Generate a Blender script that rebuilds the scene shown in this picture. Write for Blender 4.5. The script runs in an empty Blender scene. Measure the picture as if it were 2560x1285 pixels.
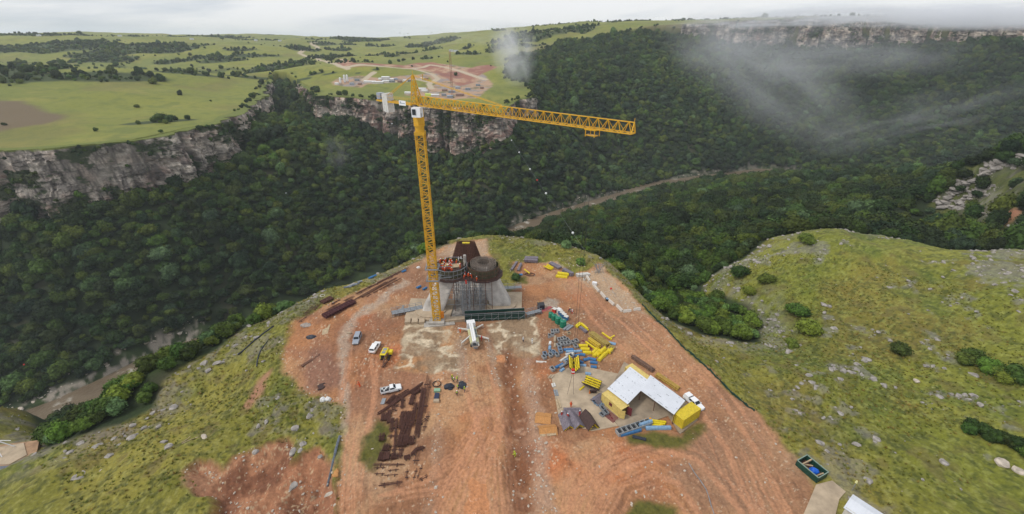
import bpy, bmesh, math, random
import numpy as np
from math import radians, sin, cos, pi, sqrt, atan2
from mathutils import Vector, Matrix
random.seed(7); RNG = np.random.default_rng(11)
SC = bpy.context.scene
COL = SC.collection
# ------------------------------------------------------------------ camera
F = 1084.0; CX, CY = 1280.0, 642.5; CH = 77.0
PITCH = math.atan(542.5 / F)
cd = bpy.data.cameras.new('camera'); cam = bpy.data.objects.new('camera', cd); COL.objects.link(cam)
cam.location = (0, 0, CH); cam.rotation_euler = (pi / 2 - PITCH, 0, 0)
cd.sensor_width = 36; cd.lens = 36 * F / 2560; cd.clip_start = 1; cd.clip_end = 30000
SC.camera = cam
# ------------------------------------------------------------------ light
w = bpy.data.worlds.new('World'); SC.world = w; w.use_nodes = True
SUN_EL, SUN_AZ = radians(52), radians(250)
def build_world():
    nt = w.node_tree; N = nt.nodes; L = nt.links; N.clear()
    out = N.new('ShaderNodeOutputWorld'); bg = N.new('ShaderNodeBackground')
    sky = N.new('ShaderNodeTexSky'); sky.sky_type = 'NISHITA'; sky.sun_disc = False
    sky.sun_elevation = SUN_EL; sky.sun_rotation = SUN_AZ
    sc = N.new('ShaderNodeVectorMath'); sc.operation = 'SCALE'; sc.inputs['Scale'].default_value = 0.09
    L.new(sky.outputs[0], sc.inputs[0])
    tc = N.new('ShaderNodeTexCoord'); mp = N.new('ShaderNodeMapping'); mp.inputs['Scale'].default_value = (1.2, 1.2, 9.0)
    L.new(tc.outputs['Generated'], mp.inputs[0])
    n1 = N.new('ShaderNodeTexNoise'); n1.inputs['Scale'].default_value = 1.3; n1.inputs['Detail'].default_value = 6; n1.inputs['Roughness'].default_value = .55
    n1.inputs['Distortion'].default_value = .4
    L.new(mp.outputs[0], n1.inputs['Vector'])
    cr = N.new('ShaderNodeValToRGB'); e = cr.color_ramp.elements
    e[0].position = .40; e[0].color = (.52, .57, .645, 1); e[1].position = .58; e[1].color = (.84, .84, .855, 1)
    L.new(n1.outputs[0], cr.inputs[0])
    mx = N.new('ShaderNodeMix'); mx.data_type = 'RGBA'; mx.inputs[0].default_value = .93
    L.new(sc.outputs[0], mx.inputs[6]); L.new(cr.outputs[0], mx.inputs[7])
    bg.inputs[1].default_value = 1.0; L.new(mx.outputs[2], bg.inputs[0]); L.new(bg.outputs[0], out.inputs[0])
build_world()
sd = bpy.data.lights.new('sun', 'SUN'); sun = bpy.data.objects.new('sun', sd); COL.objects.link(sun)
sd.energy = 1.5; sd.angle = radians(11); sd.color = (1, .96, .9)
sdir = Vector((cos(SUN_EL) * sin(SUN_AZ), cos(SUN_EL) * cos(SUN_AZ), sin(SUN_EL)))
sun.rotation_euler = sdir.to_track_quat('Z', 'Y').to_euler(); sun.location = (0, 0, 400)
vs = SC.view_settings; vs.view_transform = 'Standard'; vs.look = 'None'; vs.exposure = 0.24; vs.gamma = 1; vs.use_curve_mapping = False
SC.cycles.max_bounces = 5; SC.cycles.diffuse_bounces = 2; SC.cycles.glossy_bounces = 2; SC.cycles.transparent_max_bounces = 8
SC.cycles.volume_bounces = 3; SC.cycles.volume_step_rate = 1.0; SC.cycles.volume_max_steps = 96
# ------------------------------------------------------------------ pixel <-> world
SP, CP = math.sin(PITCH), math.cos(PITCH)
def ray(px, py):
    dx, dy = px - CX, py - CY
    return np.array([dx, F * CP - dy * SP, -(dy * CP + F * SP)]) / F
def P(px, py, z=0.0):
    r = ray(px, py); t = (z - CH) / r[2]; return (r[0] * t, r[1] * t)
def PY(px, py, Y):      # point on the ray at forward distance Y
    r = ray(px, py); t = Y / r[1]; return (r[0] * t, Y, CH + r[2] * t)
# ------------------------------------------------------------------ noise
_TB = RNG.random((512, 512)).astype(np.float32) * 2 - 1
_TF = _TB.ravel()
def vnoise(x, y, s=0):
    x = np.asarray(x, np.float32) + s * 37.37; y = np.asarray(y, np.float32) + s * 91.13
    fx = np.floor(x); fy = np.floor(y); ix = fx.astype(np.int32); iy = fy.astype(np.int32)
    u = x - fx; v = y - fy; u = u * u * (3 - 2 * u); v = v * v * (3 - 2 * v)
    r0 = (ix & 511) << 9; r1 = ((ix + 1) & 511) << 9; c0 = iy & 511; c1 = (iy + 1) & 511
    a = _TF[r0 + c0]; b = _TF[r1 + c0]; c = _TF[r0 + c1]; d = _TF[r1 + c1]
    return a + (b - a) * u + (c - a) * v + (a - b - c + d) * u * v
def fbm(x, y, sc, o=4, s=0, rough=.5):
    t = 0; a = 1; k = 0; x = np.asarray(x, float) / sc; y = np.asarray(y, float) / sc
    for i in range(o):
        t = t + a * vnoise(x + 17.3 * i, y - 9.1 * i, s + i); k += a; a *= rough; x = x * 2.03 + .1 * y; y = y * 2.03 - .1 * x
    return t / k
def sstep(a, b, x):
    t = np.clip((x - a) / (b - a), 0, 1); return t * t * (3 - 2 * t)
# ------------------------------------------------------------------ polygons
def segd(x, y, pts, closed=False):
    pts = list(pts); best = np.full(np.shape(x), 1e18); par = np.zeros(np.shape(x)); acc = 0
    q = pts + [pts[0]] if closed else pts
    for (ax, ay), (bx, by) in zip(q[:-1], q[1:]):
        vx, vy = bx - ax, by - ay; l2 = vx * vx + vy * vy + 1e-9; l = math.sqrt(l2)
        t = np.clip(((x - ax) * vx + (y - ay) * vy) / l2, 0, 1)
        d = (x - ax - t * vx) ** 2 + (y - ay - t * vy) ** 2
        m = d < best; best = np.where(m, d, best); par = np.where(m, acc + t * l, par); acc += l
    return np.sqrt(best), par
def inside(x, y, pts):
    c = np.zeros(np.shape(x), bool); n = len(pts)
    for i in range(n):
        ax, ay = pts[i]; bx, by = pts[(i + 1) % n]
        if ay == by: continue
        c ^= ((ay > y) != (by > y)) & (x < (bx - ax) * (y - ay) / (by - ay) + ax)
    return c
def sdf(x, y, pts):     # negative inside
    x = np.asarray(x, float); y = np.asarray(y, float)
    xs = [p[0] for p in pts]; ys = [p[1] for p in pts]
    d = segd(x, y, pts, True)[0]
    return np.where(inside(x, y, pts), -d, d)
def rough_line(pts, step, amp, seed):
    out = []; acc = 0
    for (ax, ay), (bx, by) in zip(pts[:-1], pts[1:]):
        l = math.hypot(bx - ax, by - ay); n = max(1, int(l / step))
        nx, ny = -(by - ay) / l, (bx - ax) / l
        for i in range(n):
            t = i / n; s = acc + t * l; k = float(fbm(s, seed * 7.7, step * 3, 3, seed)) * amp
            if (i == 0): k *= .5
            out.append((ax + (bx - ax) * t + nx * k, ay + (by - ay) * t + ny * k))
        acc += l
    out.append(pts[-1]); return out
# ------------------------------------------------------------------ terrain control
ZR = -140.0
RIV = [(-900, -250), (-480, 60), P(60, 1052, ZR), P(230, 975, ZR), P(330, 925, ZR), P(430, 880, ZR), (-185, 330), (-118, 385), (-55, 432), (-16, 468), P(1300, 575, ZR), P(1400, 537, ZR),
       P(1500, 508, ZR), P(1600, 478, ZR), P(1690, 455, ZR), P(1775, 444, ZR), (470, 790), (700, 740), (1100, 600), (1800, 500)]
X3 = [PY(1275, 150, 1080), PY(1330, 135, 1180), PY(1400, 110, 1260)]
# upland outline, cliff runs first: left plateau, gorge head, promontory
EL = [(-1500, 60), (-760, 250), P(-180, 385, 0), P(0, 374, 0), P(150, 370, 0), P(330, 348, 0), P(430, 328, 0), P(545, 303, 0), P(600, 272, 1), P(648, 235, 3), P(668, 205, 6)]
EG = [P(672, 192, 14), P(690, 180, 20), P(715, 186, 16)]
EP = [P(752, 208, 6), P(775, 226, 1), P(800, 240, 0), P(860, 242, 0), P(915, 246, 0), P(1000, 262, -8), P(1090, 268, -10), P(1180, 272, -11), P(1246, 281, -13), P(1256, 264, -6), P(1300, 244, -2), P(1338, 236, 0)]
ER = [P(1318, 215, 3), P(1262, 192, 12), (X3[0][0], X3[0][1]), (X3[1][0], X3[1][1]), (X3[2][0], X3[2][1]), (330, 1290), (430, 1230), (520, 1170), (620, 1120), (800, 1060), (1000, 1010), (1300, 960), (2200, 900)]
ELr = rough_line(EL, 14, 7, 3); EPr = rough_line(EP, 14, 8, 5)
UP = ELr + EG + EPr + ER + [(9000, 900), (9000, 9000), (-9000, 9000), (-9000, 60)]
def py_(l): return [(*P(a, b, c), c) for a, b, c in l]
UC = py_([(0, 374, 0), (150, 370, 0), (330, 348, 0), (545, 303, 0), (668, 205, 6), (650, 196, 12), (0, 300, 8), (200, 300, 5), (400, 270, 4), (30, 230, 22), (300, 230, 16), (500, 222, 10),
          (690, 180, 20), (752, 208, 6), (775, 226, 1), (915, 246, 0), (1000, 262, -8), (1180, 272, -11), (1090, 268, -10), (1180, 250, -1), (1080, 250, -1), (1338, 236, 0), (1246, 281, -13), (1000, 225, 2), (860, 200, 10), (1200, 200, 6), (1262, 192, 12), (1040, 170, 22), (1180, 175, 20), (900, 160, 34)]) + X3
UC += [(-698, 700, 41), (-900, 640, 46), (-624, 750, 37), (-540, 830, 25), (-640, 1010, 4), (-860, 980, 12), (-1150, 900, 30), (-1400, 600, 60), (-1500, 100, 40), (-760, 250, 6),
       (-500, 1250, 38), (-900, 1500, 60), (-1300, 1700, 84), (-1900, 1800, 90), (-1500, 1250, 45), (-2400, 2600, 104), (-1100, 2200, 78), (-600, 1700, 46), (-1700, 3400, 104), (-800, 3200, 86), (-300, 1900, 62), (-350, 1500, 42),
       (-100, 1300, 52), (60, 1500, 95), (-100, 2000, 112), (-500, 2600, 84), (0, 3000, 140), (200, 1900, 134), (330, 1290, 100), (430, 1230, 112), (520, 1170, 118), (620, 1120, 121), (800, 1060, 122), (1000, 1010, 124), (1300, 960, 118), (2200, 900, 120), (520, 1800, 140), (900, 1500, 135), (2000, 1500, 130),
       (-3500, 4500, 112), (0, 5200, 120), (3000, 4000, 130), (-5000, 1500, 100), (6000, 3000, 130), (-3000, 500, 70), (-8000, 8000, 105), (8000, 8000, 120), (0, 8500, 105), (-600, 4200, 88), (-1300, 5500, 92)]
LC = py_([  # near plateau and its flanks
    (1280, 1285, 0), (1280, 1100, 0), (1280, 800, 0), (1000, 1285, 0), (900, 900, 0), (1100, 680, 0), (1500, 760, 0), (1500, 1000, 0), (1800, 1200, 0),
    (600, 1200, 0), (300, 1285, -2), (400, 1100, -3), (600, 950, -4), (860, 715, -3), (700, 785, -5), (500, 925, -8), (300, 1070, -10), (112, 1135, -11), (0, 1180, -10), (0, 1060, -17), (60, 1035, -22),
    (1060, 645, -2), (1200, 590, -1), (1330, 597, -2), (1480, 628, -4), (1560, 690, -7), (1610, 760, -9), (1700, 830, -9), (1800, 880, -10), (1890, 880, -12), (1850, 820, -17), (1740, 790, -19), (1690, 740, -23),
    (1640, 720, -25), (1560, 650, -27), (1480, 600, -46), (1660, 640, -45), (1780, 640, -38),
    (2050, 1180, 0), (2200, 1200, 0), (2500, 1200, 1), (2300, 1050, 0), (2000, 1000, -2), (2100, 900, -3), (2300, 850, 0), (2560, 900, 4), (2560, 740, 8), (2300, 720, 3), (2050, 760, -4), (1900, 760, -9), (1780, 690, -12),
    (1790, 790, -14), (1900, 622, -6), (2060, 600, 0), (2200, 595, 1), (2400, 612, 3), (2560, 625, 9),
    (2350, 480, -14), (2360, 520, -18), (2400, 440, 2), (2450, 412, 9), (2500, 396, 13), (2560, 386, 17), (2560, 470, 6), (2450, 470, -4), (2470, 590, -14), (2380, 590, -26), (2300, 585, -30), (2560, 585, -8),
    (1380, 570, -118), (1500, 565, -84), (1500, 600, -62), (1700, 540, -62), (1780, 462, -100), (1900, 448, -76), (1900, 560, -48), (2100, 440, -66), (2200, 450, -52), (2200, 560, -36), (2000, 500, -52), (1700, 600, -54), (1900, 605, -36), (2300, 500, -34), (2050, 585, -30), (2300, 440, -50),
    (1760, 500, -80), (1820, 475, -84),
    # foot of the far cliffs and the far slopes
    (700, 330, -62), (720, 400, -92), (600, 500, -92), (400, 560, -92), (200, 650, -98), (0, 700, -98), (1000, 500, -108), (1300, 450, -100), (1450, 545, -125), (1600, 512, -116), (1700, 485, -108), (1520, 540, -100),
    (1318, 215, 3), (1262, 192, 12), (1400, 250, -20), (1500, 300, -52), (1500, 200, 8), (1600, 380, -112), (1700, 300, -60), (1500, 430, -128), (1800, 400, -120)])
LC += X3 + [(330, 1290, 100), (430, 1230, 84), (520, 1160, 66), (620, 1108, 62), (800, 1048, 64), (1000, 1000, 78), (1300, 960, 84), (2200, 900, 90),
       (500, 860, -110), (700, 810, -100), (900, 760, -90), (1200, 700, -80), (1800, 620, -60), (560, 1000, -18), (720, 950, -8), (950, 880, 0), (1200, 840, 5), (600, 1080, 30), (800, 1010, 34), (1000, 950, 40),
       (450, 640, -118), (700, 560, -90), (900, 420, -40), (1300, 300, 0), (500, 300, 10), (500, 100, 12), (900, -100, 20), (300, 0, 6), (0, -200, 0), (200, -300, 5), (-200, -200, -20),
       (-420, 400, -72), (-700, 330, -60), (-1200, 200, -60), (-500, 250, -130), (-700, 100, -110), (-500, -150, -120)]
FOOT = [(-200, 615), (0, 575), (100, 545), (200, 527), (300, 503), (400, 470), (500, 445), (575, 423), (612, 362), (652, 295), (690, 245), (770, 272), (800, 300), (850, 300), (915, 322), (960, 342), (1010, 360), (1060, 372), (1120, 386), (1190, 392), (1250, 362), (1300, 322), (1342, 302)]
_T = np.arange(300, 1500, 1.0)
for a, b in FOOT:
    r = ray(a, b); r = r / math.hypot(r[0], r[1]); k = int(np.argmax(sdf(r[0] * _T, r[1] * _T, UP) < 15)); t = _T[k] if k else 1499.
    if t < 1400: LC.append((r[0] * t, r[1] * t, CH + r[2] * t - 3)); LC.append((r[0] * (t + 11), r[1] * (t + 11), CH + r[2] * t - 1))
BLO = [(112, 1130), (205, 1091), (296, 1064), (387, 1015), (410, 955), (478, 905), (546, 873), (592, 832), (674, 796), (737, 764), (797, 723)]; BTX = [64, 137, 255, 346, 396, 446, 546, 683, 797]; BTY = [1060, 1037, 991, 937, 896, 873, 818, 755, 705]
for i, (a, b) in enumerate(BLO):
    zb = [-11, -11, -11, -11, -9, -9, -8, -7, -6, -5, -4][i]; q = P(a, b, zb); D = math.hypot(*q); u = (q[0] / D, q[1] / D); r = ray(a, float(np.interp(a, BTX, BTY))); sl = -r[2] / math.hypot(r[0], r[1])
    LC.append((q[0], q[1], zb))
    for d, e in ((D + 13, 7), (D * 1.28, 22), (D * 1.6, 30), (D * 1.95, 30)):
        z = 77 - sl * d - e
        if z > -122: LC.append((u[0] * d, u[1] * d, z))
for k in range(len(RIV)):
    LC.append((RIV[k][0], RIV[k][1], ZR - 1))
for a, b, z in [(-40, 330, -95), (-10, 260, -62), (20, 380, -112), (30, 310, -90)]:
    LC.append((a, b, z))
def dedupe(C):
    out = []
    for c in C:
        if all(math.hypot(c[0] - o[0], c[1] - o[1]) > 3 for o in out): out.append(c)
    return np.array(out, float)
class RBF:
    def __init__(s, C, eps=4.0, lam=.4):
        C = dedupe(C); s.c = C[:, :2]; s.e = eps; n = len(C)
        d = np.sqrt(((s.c[:, None] - s.c[None]) ** 2).sum(-1) + eps * eps)
        A = np.zeros((n + 1, n + 1)); A[:n, :n] = -d + np.eye(n) * lam; A[:n, n] = 1; A[n, :n] = 1
        s.w = np.linalg.solve(A, np.append(C[:, 2], 0))
    def __call__(s, x, y):
        x = np.asarray(x, float); sh = x.shape; x = x.ravel(); y = np.asarray(y, float).ravel(); r = np.empty_like(x)
        for i in range(0, len(x), 60000):
            dx = x[i:i + 60000, None] - s.c[None, :, 0]; dy = y[i:i + 60000, None] - s.c[None, :, 1]
            r[i:i + 60000] = -np.sqrt(dx * dx + dy * dy + s.e ** 2) @ s.w[:-1] + s.w[-1]
        return r.reshape(sh)
class Raster:       # the smooth surfaces sampled once: fine near, coarse far
    def __init__(s, f):
        s.g = []
        for x0, x1, y0, y1, st in ((-900, 1100, -60, 1300, 5.0), (-9500, 9500, -9500, 9500, 60.0)):
            xs = np.arange(x0, x1 + st, st); ys = np.arange(y0, y1 + st, st); X, Y = np.meshgrid(xs, ys, indexing='ij'); s.g.append((x0, y0, st, f(X, Y).astype(np.float32)))
    def one(s, k, x, y):
        x0, y0, st, G = s.g[k]; u = (x - x0) / st; v = (y - y0) / st; i = np.clip(np.floor(u).astype(int), 0, G.shape[0] - 2); j = np.clip(np.floor(v).astype(int), 0, G.shape[1] - 2)
        u = np.clip(u - i, 0, 1); v = np.clip(v - j, 0, 1)
        return (G[i, j] * (1 - u) + G[i + 1, j] * u) * (1 - v) + (G[i, j + 1] * (1 - u) + G[i + 1, j + 1] * u) * v
    def __call__(s, x, y):
        x = np.asarray(x, float); y = np.asarray(y, float)
        e = np.minimum(np.minimum(x + 900, 1100 - x), np.minimum(y + 60, 1300 - y)); w_ = np.clip(e / 60, 0, 1)
        return s.one(0, x, y) * w_ + s.one(1, x, y) * (1 - w_)
RU = Raster(RBF(UC, 12.0, 6)); RL = Raster(RBF(LC, 5.0, .6))
SITE = [P(*p) for p in [(850, 1500), (840, 1285), (868, 1000), (780, 985), (715, 930), (705, 850), (760, 770), (900, 722), (1065, 650), (1125, 606), (1215, 600), (1330, 612), (1480, 645), (1540, 700),
                        (1630, 800), (1760, 915), (1890, 1040), (2030, 1190), (2140, 1285), (2300, 1500)]]
def base_h(x, y, full=False):
    x = np.asarray(x, float); y = np.asarray(y, float)
    lo = RL(x, y); up = RU(x, y); R = np.hypot(x, y)
    ds = sdf(x, y, SITE)
    dr, _ = segd(x, y, RIV)
    k = sstep(10, 60, dr) * sstep(0, 30, ds)
    lo = lo + k * (fbm(x, y, 60, 4, 40) * 7 + fbm(x, y, 14, 3, 50) * 1.5)
    lo = lo * sstep(0, 14, ds) + 0
    lo = np.where((dr < 60), np.minimum(lo, ZR - 1.5 + np.maximum(0, dr - np.where(x < -60, 8, 15)) * .95 + fbm(x, y, 9, 3, 60) * 1.4), lo)
    lo = np.maximum(lo, ZR - 2.2)
    # edge bank: the plateau falls away round the site
    up = up + (fbm(x, y, 300, 3, 70) * 17 + fbm(x, y, 110, 3, 71) * 5) * sstep(700, 1300, R) * sstep(1300, 900, y * .0 + np.maximum(x, 0) * 3) + fbm(x, y, 90, 3, 80) * 2.5 * sstep(350, 700, R)
    du = sdf(x, y, UP)
    m = sstep(1.5, -1.5, du)
    z = lo * (1 - m) + up * m
    return (z, du, ds, dr) if full else z
def hit(px, py):        # pixels -> points on the terrain
    px = np.atleast_1d(np.asarray(px, float)); py = np.atleast_1d(np.asarray(py, float))
    r = np.stack([px - CX, F * CP - (py - CY) * SP, -((py - CY) * CP + F * SP)], -1) / F
    r = r / np.linalg.norm(r[:, :2], axis=1)[:, None]
    T = np.geomspace(30, 5000, 420)
    X = r[:, None, 0] * T; Y = r[:, None, 1] * T; Z = CH + r[:, None, 2] * T
    below = Z < base_h(X, Y)
    i = np.argmax(below, 1); i = np.where(below.any(1), np.maximum(i, 1), len(T) - 1)
    a = T[i - 1]; b = T[i]
    for _ in range(12):
        m = (a + b) / 2; zz = base_h(r[:, 0] * m, r[:, 1] * m); lo = CH + r[:, 2] * m < zz
        b = np.where(lo, m, b); a = np.where(lo, a, m)
    m = (a + b) / 2
    return np.stack([r[:, 0] * m, r[:, 1] * m, CH + r[:, 2] * m], -1)
def H1(x, y): return float(base_h(np.array([x]), np.array([y]))[0])
def poly(pts):
    h = hit([p[0] for p in pts], [p[1] for p in pts]); return [(a, b) for a, b, _ in h]
NG = [P(-900, 1500, 0), P(-600, 1120, -15)] + poly([(-150, 1035), (0, 1018), (60, 1010), (100, 1040), (112, 1125), (205, 1091), (296, 1064), (387, 1019), (410, 955), (478, 905), (546, 873), (592, 832), (674, 796), (737, 764), (797, 723), (870, 694), (960, 660), (1060, 642)]) \
    + [P(1130, 594, 0), P(1215, 586, -1), P(1240, 586, -1), P(1330, 592, -2), P(1420, 604, -3), P(1500, 630, -5), P(1533, 680, -7), P(1592, 748, -9), P(1675, 816, -10), P(1745, 856, -11), P(1895, 880, -12), P(1898, 840, -13), P(1868, 788, -14),
       P(1815, 752, -14), P(1765, 718, -13), P(1765, 688, -12), P(1850, 648, -8), P(1905, 620, -6), P(1960, 606, -4), P(2060, 593, 0), P(2200, 588, 1), P(2330, 598, 2), P(2560, 618, 9), P(3200, 640, 12), P(3600, 1500, 0)]
RH = poly([(2345, 505), (2400, 450), (2480, 405), (2560, 392)]) + [(700, 330), (520, 200)] + poly([(2555, 580), (2480, 585), (2400, 570), (2360, 545)])
SO = hit(2470, 572)[0]
CORNER = [P(*p) for p in [(1975, 1350), (2030, 1210), (1990, 1150), (2030, 1125), (2085, 1180), (2125, 1225), (2250, 1300), (2250, 1400)]]
# ---------------------------------------------------------------- ground colour classes (world regions, px outlines dropped on the terrain)
def lerp(c, m, k): return c + (np.array(k) - c) * m[..., None]
ELL = [  # bush patches on the far uplands: px, py, half width, half height (picture units at their distance)
    (60, 122, 110, 18), (200, 118, 70, 14), (150, 190, 110, 22), (30, 175, 60, 16), (268, 190, 24, 14), (340, 125, 80, 22), (420, 128, 60, 14), (470, 150, 60, 8), (260, 150, 60, 10), (560, 150, 40, 10), (640, 140, 50, 6), (690, 170, 60, 16),
    (480, 185, 60, 5), (620, 193, 60, 4), (755, 122, 34, 10), (810, 108, 28, 6), (845, 125, 26, 12), (868, 112, 20, 6), (730, 160, 30, 12), (745, 200, 40, 14), (790, 185, 24, 6), (940, 100, 34, 6), (985, 90, 24, 5), (1065, 110, 50, 14), (1110, 100, 40, 8), (978, 140, 20, 8),
    (1068, 147, 20, 7), (820, 185, 24, 5), (895, 182, 10, 4), (940, 174, 10, 5), (1170, 136, 40, 5), (1260, 112, 30, 7), (400, 304, 60, 7), (1020, 82, 60, 4), (1230, 72, 120, 4), (900, 98, 60, 4), (110, 88, 60, 3), (70, 118, 90, 14), (600, 125, 40, 6), (1320, 90, 60, 6)]
_ep = hit([e[0] for e in ELL], [e[1] for e in ELL])
_ex = hit([e[0] + e[2] for e in ELL], [e[1] for e in ELL])
_ey = hit([e[0] for e in ELL], [e[1] - e[3] * .7 for e in ELL]); _ey2 = hit([e[0] for e in ELL], [e[1] + e[3] * .7 for e in ELL])
ELW = []
for e, p, q, r1, r2 in zip(ELL, _ep, _ex, _ey, _ey2):
    R = math.hypot(p[0], p[1]); a = e[2] / F * R * math.hypot(1, (e[0] - CX) / F) * .8
    b = min(math.hypot(r1[0] - r2[0], r1[1] - r2[1]) / 2, a * 2.2, 260)
    ELW.append((p[0], p[1], a, max(b * .75, a * .22), math.atan2(p[1], p[0])))
def bushmask(x, y):
    R = np.hypot(x, y); m = np.zeros(np.shape(x)); n = fbm(x, y, 55, 4, 90) * .8
    for (cx_, cy_, a, b, t) in ELW:
        u = (x - cx_) * math.cos(t) + (y - cy_) * math.sin(t); v = -(x - cx_) * math.sin(t) + (y - cy_) * math.cos(t)
        m = np.maximum(m, sstep(1.15, .85, np.sqrt((u / b) ** 2 + (v / a) ** 2) + n * .7))
    g = fbm(x, y, 230, 4, 95) + .35 * fbm(x, y, 40, 3, 96)
    far2 = sstep(1000, 1400, R) * sstep(.36, .46, g) * .9
    return np.clip(np.maximum(m, far2), 0, 1)
def pts3(l): return poly(l)
FARSITE = pts3([(1060, 222), (1090, 212), (1075, 192), (1060, 196), (960, 208), (920, 210), (905, 220), (832, 212), (828, 205), (850, 196), (900, 190), (960, 196), (1040, 188), (1080, 180), (1035, 168), (1045, 158), (1080, 157), (1130, 162), (1180, 170), (1215, 190), (1230, 210), (1222, 225), (1190, 245), (1130, 250), (1080, 245), (1040, 240), (1010, 238)])
FARRED = pts3([(832, 158), (845, 147), (870, 150), (890, 158), (960, 160), (1010, 164), (1050, 157), (1080, 156), (1120, 165), (1160, 176), (1185, 190), (1190, 205), (1150, 215), (1130, 205), (1105, 190), (1085, 180), (1040, 176), (1000, 168), (930, 166), (880, 168), (850, 166)])
FARRED2 = pts3([(1168, 172), (1195, 164), (1225, 162), (1245, 167), (1215, 180), (1185, 192), (1170, 186)])
ROADS = [pts3([(788, 106), (778, 108), (795, 117), (790, 122)]), pts3([(758, 126), (748, 133), (775, 143), (800, 151), (825, 158), (850, 166), (870, 172)]), pts3([(830, 160), (862, 147)]), pts3([(862, 168), (920, 163), (975, 168), (1030, 172), (1080, 185), (1095, 197), (1072, 210), (1080, 222)]), pts3([(935, 181), (922, 190), (910, 200), (935, 208), (990, 205), (1040, 198), (1075, 206)]), pts3([(1030, 172), (1075, 162), (1130, 172), (1180, 188), (1215, 199)])]
BROWN = pts3([(0, 250), (60, 252), (110, 275), (155, 298), (120, 312), (40, 322), (0, 330), (-200, 330), (-200, 240)])
BARE = [P(*p) for p in [(850, 1500), (840, 1285), (865, 1000), (862, 1010), (780, 990), (715, 935), (700, 870), (735, 800), (800, 770), (905, 722), (975, 690), (1050, 648), (1125, 606), (1215, 598), (1232, 640), (1240, 690), (1262, 745), (1290, 720), (1275, 650), (1330, 655), (1392, 655), (1430, 690), (1500, 660), (1545, 700),
        (1625, 790), (1760, 915), (1890, 1035), (2020, 1170), (2035, 1250), (2060, 1285), (2200, 1500)]]
PIT = [P(*p) for p in [(450, 1155), (500, 1135), (560, 1150), (620, 1110), (735, 1095), (738, 1140), (790, 1130), (830, 1165), (850, 1285), (800, 1500), (560, 1500), (530, 1285), (480, 1200), (452, 1175)]]
STRIPL = [P(*p) for p in [(600, 1000), (640, 940), (672, 925), (660, 960), (615, 1010)]]
GISL = [[P(*p) for p in [(905, 1150), (915, 1090), (945, 1050), (975, 1060), (965, 1120), (935, 1175)]],
        [P(*p) for p in [(1255, 705), (1255, 690), (1312, 692), (1316, 706)]], [P(*p) for p in [(1560, 1085), (1640, 1075), (1700, 1085), (1755, 1040), (1765, 1065), (1720, 1110), (1640, 1122), (1570, 1112)]],
        [P(*p) for p in [(1565, 1285), (1600, 1262), (1640, 1258), (1690, 1275), (1700, 1400), (1560, 1400)]], [P(*p) for p in [(1255, 690), (1250, 655), (1275, 650), (1290, 690)]],
        [P(*p) for p in [(1432, 655), (1445, 650), (1470, 662), (1455, 672), (1435, 668)]]]
PALE = [([P(*p) for p in [(1385, 650), (1400, 640), (1440, 640), (1468, 650), (1465, 665), (1430, 670), (1400, 668)]], (.46, .40, .37)),
        ([P(*p) for p in [(1440, 690), (1510, 665), (1545, 710), (1620, 785), (1560, 780), (1500, 730), (1460, 720)]], (.46, .36, .27)),
        ([P(*p) for p in [(860, 815), (880, 790), (940, 750), (1010, 700), (1020, 706), (950, 762), (890, 800), (870, 850), (862, 930), (870, 1000), (862, 1090), (852, 1060), (855, 930), (845, 860)]], (.42, .34, .29)),
        ([P(*p) for p in [(1145, 850), (1160, 840), (1170, 900), (1175, 960), (1160, 975), (1140, 940), (1130, 890)]], (.33, .25, .20)),
        ([P(*p) for p in [(1210, 845), (1222, 840), (1240, 900), (1250, 960), (1235, 960), (1222, 900)]], (.33, .25, .20)),
        ([P(*p) for p in [(1085, 1030), (1110, 1030), (1090, 1285), (1060, 1285)]], (.36, .22, .15)),
        ([P(*p) for p in [(1300, 900), (1325, 890), (1345, 1000), (1400, 1285), (1330, 1285), (1310, 1050)]], (.38, .25, .19)),
        ([P(*p) for p in [(1125, 608), (1215, 600), (1222, 640), (1180, 650), (1080, 640), (1070, 650)]], (.40, .30, .23)),
        ([P(*p) for p in [(1345, 770), (1370, 748), (1395, 752), (1392, 770), (1350, 782)]], (.40, .37, .34))]
ROCKBED = [[P(*p) for p in [(1012, 815), (1060, 812), (1135, 812), (1140, 860), (1150, 925), (1100, 935), (1010, 925), (985, 925), (1000, 870)]],
           [P(*p) for p in [(1215, 812), (1270, 795), (1330, 782), (1350, 800), (1352, 860), (1345, 888), (1290, 892), (1240, 905), (1225, 860)]]]
TRENCH = [P(*p) for p in [(1255, 870), (1285, 870), (1300, 960), (1330, 1100), (1345, 1285), (1280, 1285), (1272, 1100), (1262, 960)]]
MUD_RILL_SHADE = [([P(*p) for p in [(1340, 800), (1450, 790), (1545, 860), (1530, 900), (1590, 900), (1500, 1000), (1370, 930)]], (.27, .15, .09)),
       ([P(*p) for p in [(730, 880), (790, 850), (850, 860), (858, 960), (800, 985), (745, 950)]], (.24, .13, .10)),
       ([P(*p) for p in [(1730, 1040), (1800, 1080), (1950, 1285), (1750, 1285), (1700, 1180)]], (.30, .18, .12)),
       ([P(*p) for p in [(890, 920), (1000, 920), (1060, 960), (960, 1050), (880, 1020)]], (.29, .155, .10)),
       ([P(*p) for p in [(1335, 925), (1378, 938), (1408, 1060), (1400, 1100), (1345, 1080)]], (.24, .12, .07)),  # embankment strip: its rill shadows are painted in as brown
       ([P(*p) for p in [(1225, 1150), (1330, 1130), (1345, 1285), (1250, 1285)]], (.20, .095, .055))]
PUD = [[P(*p) for p in [(1165, 1285), (1172, 1210), (1182, 1195), (1225, 1205), (1228, 1285)]], [P(*p) for p in [(1240, 893), (1262, 890), (1260, 903), (1243, 904)]], [P(*p) for p in [(1093, 1035), (1102, 1033), (1104, 1056), (1096, 1057)]]]
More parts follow.
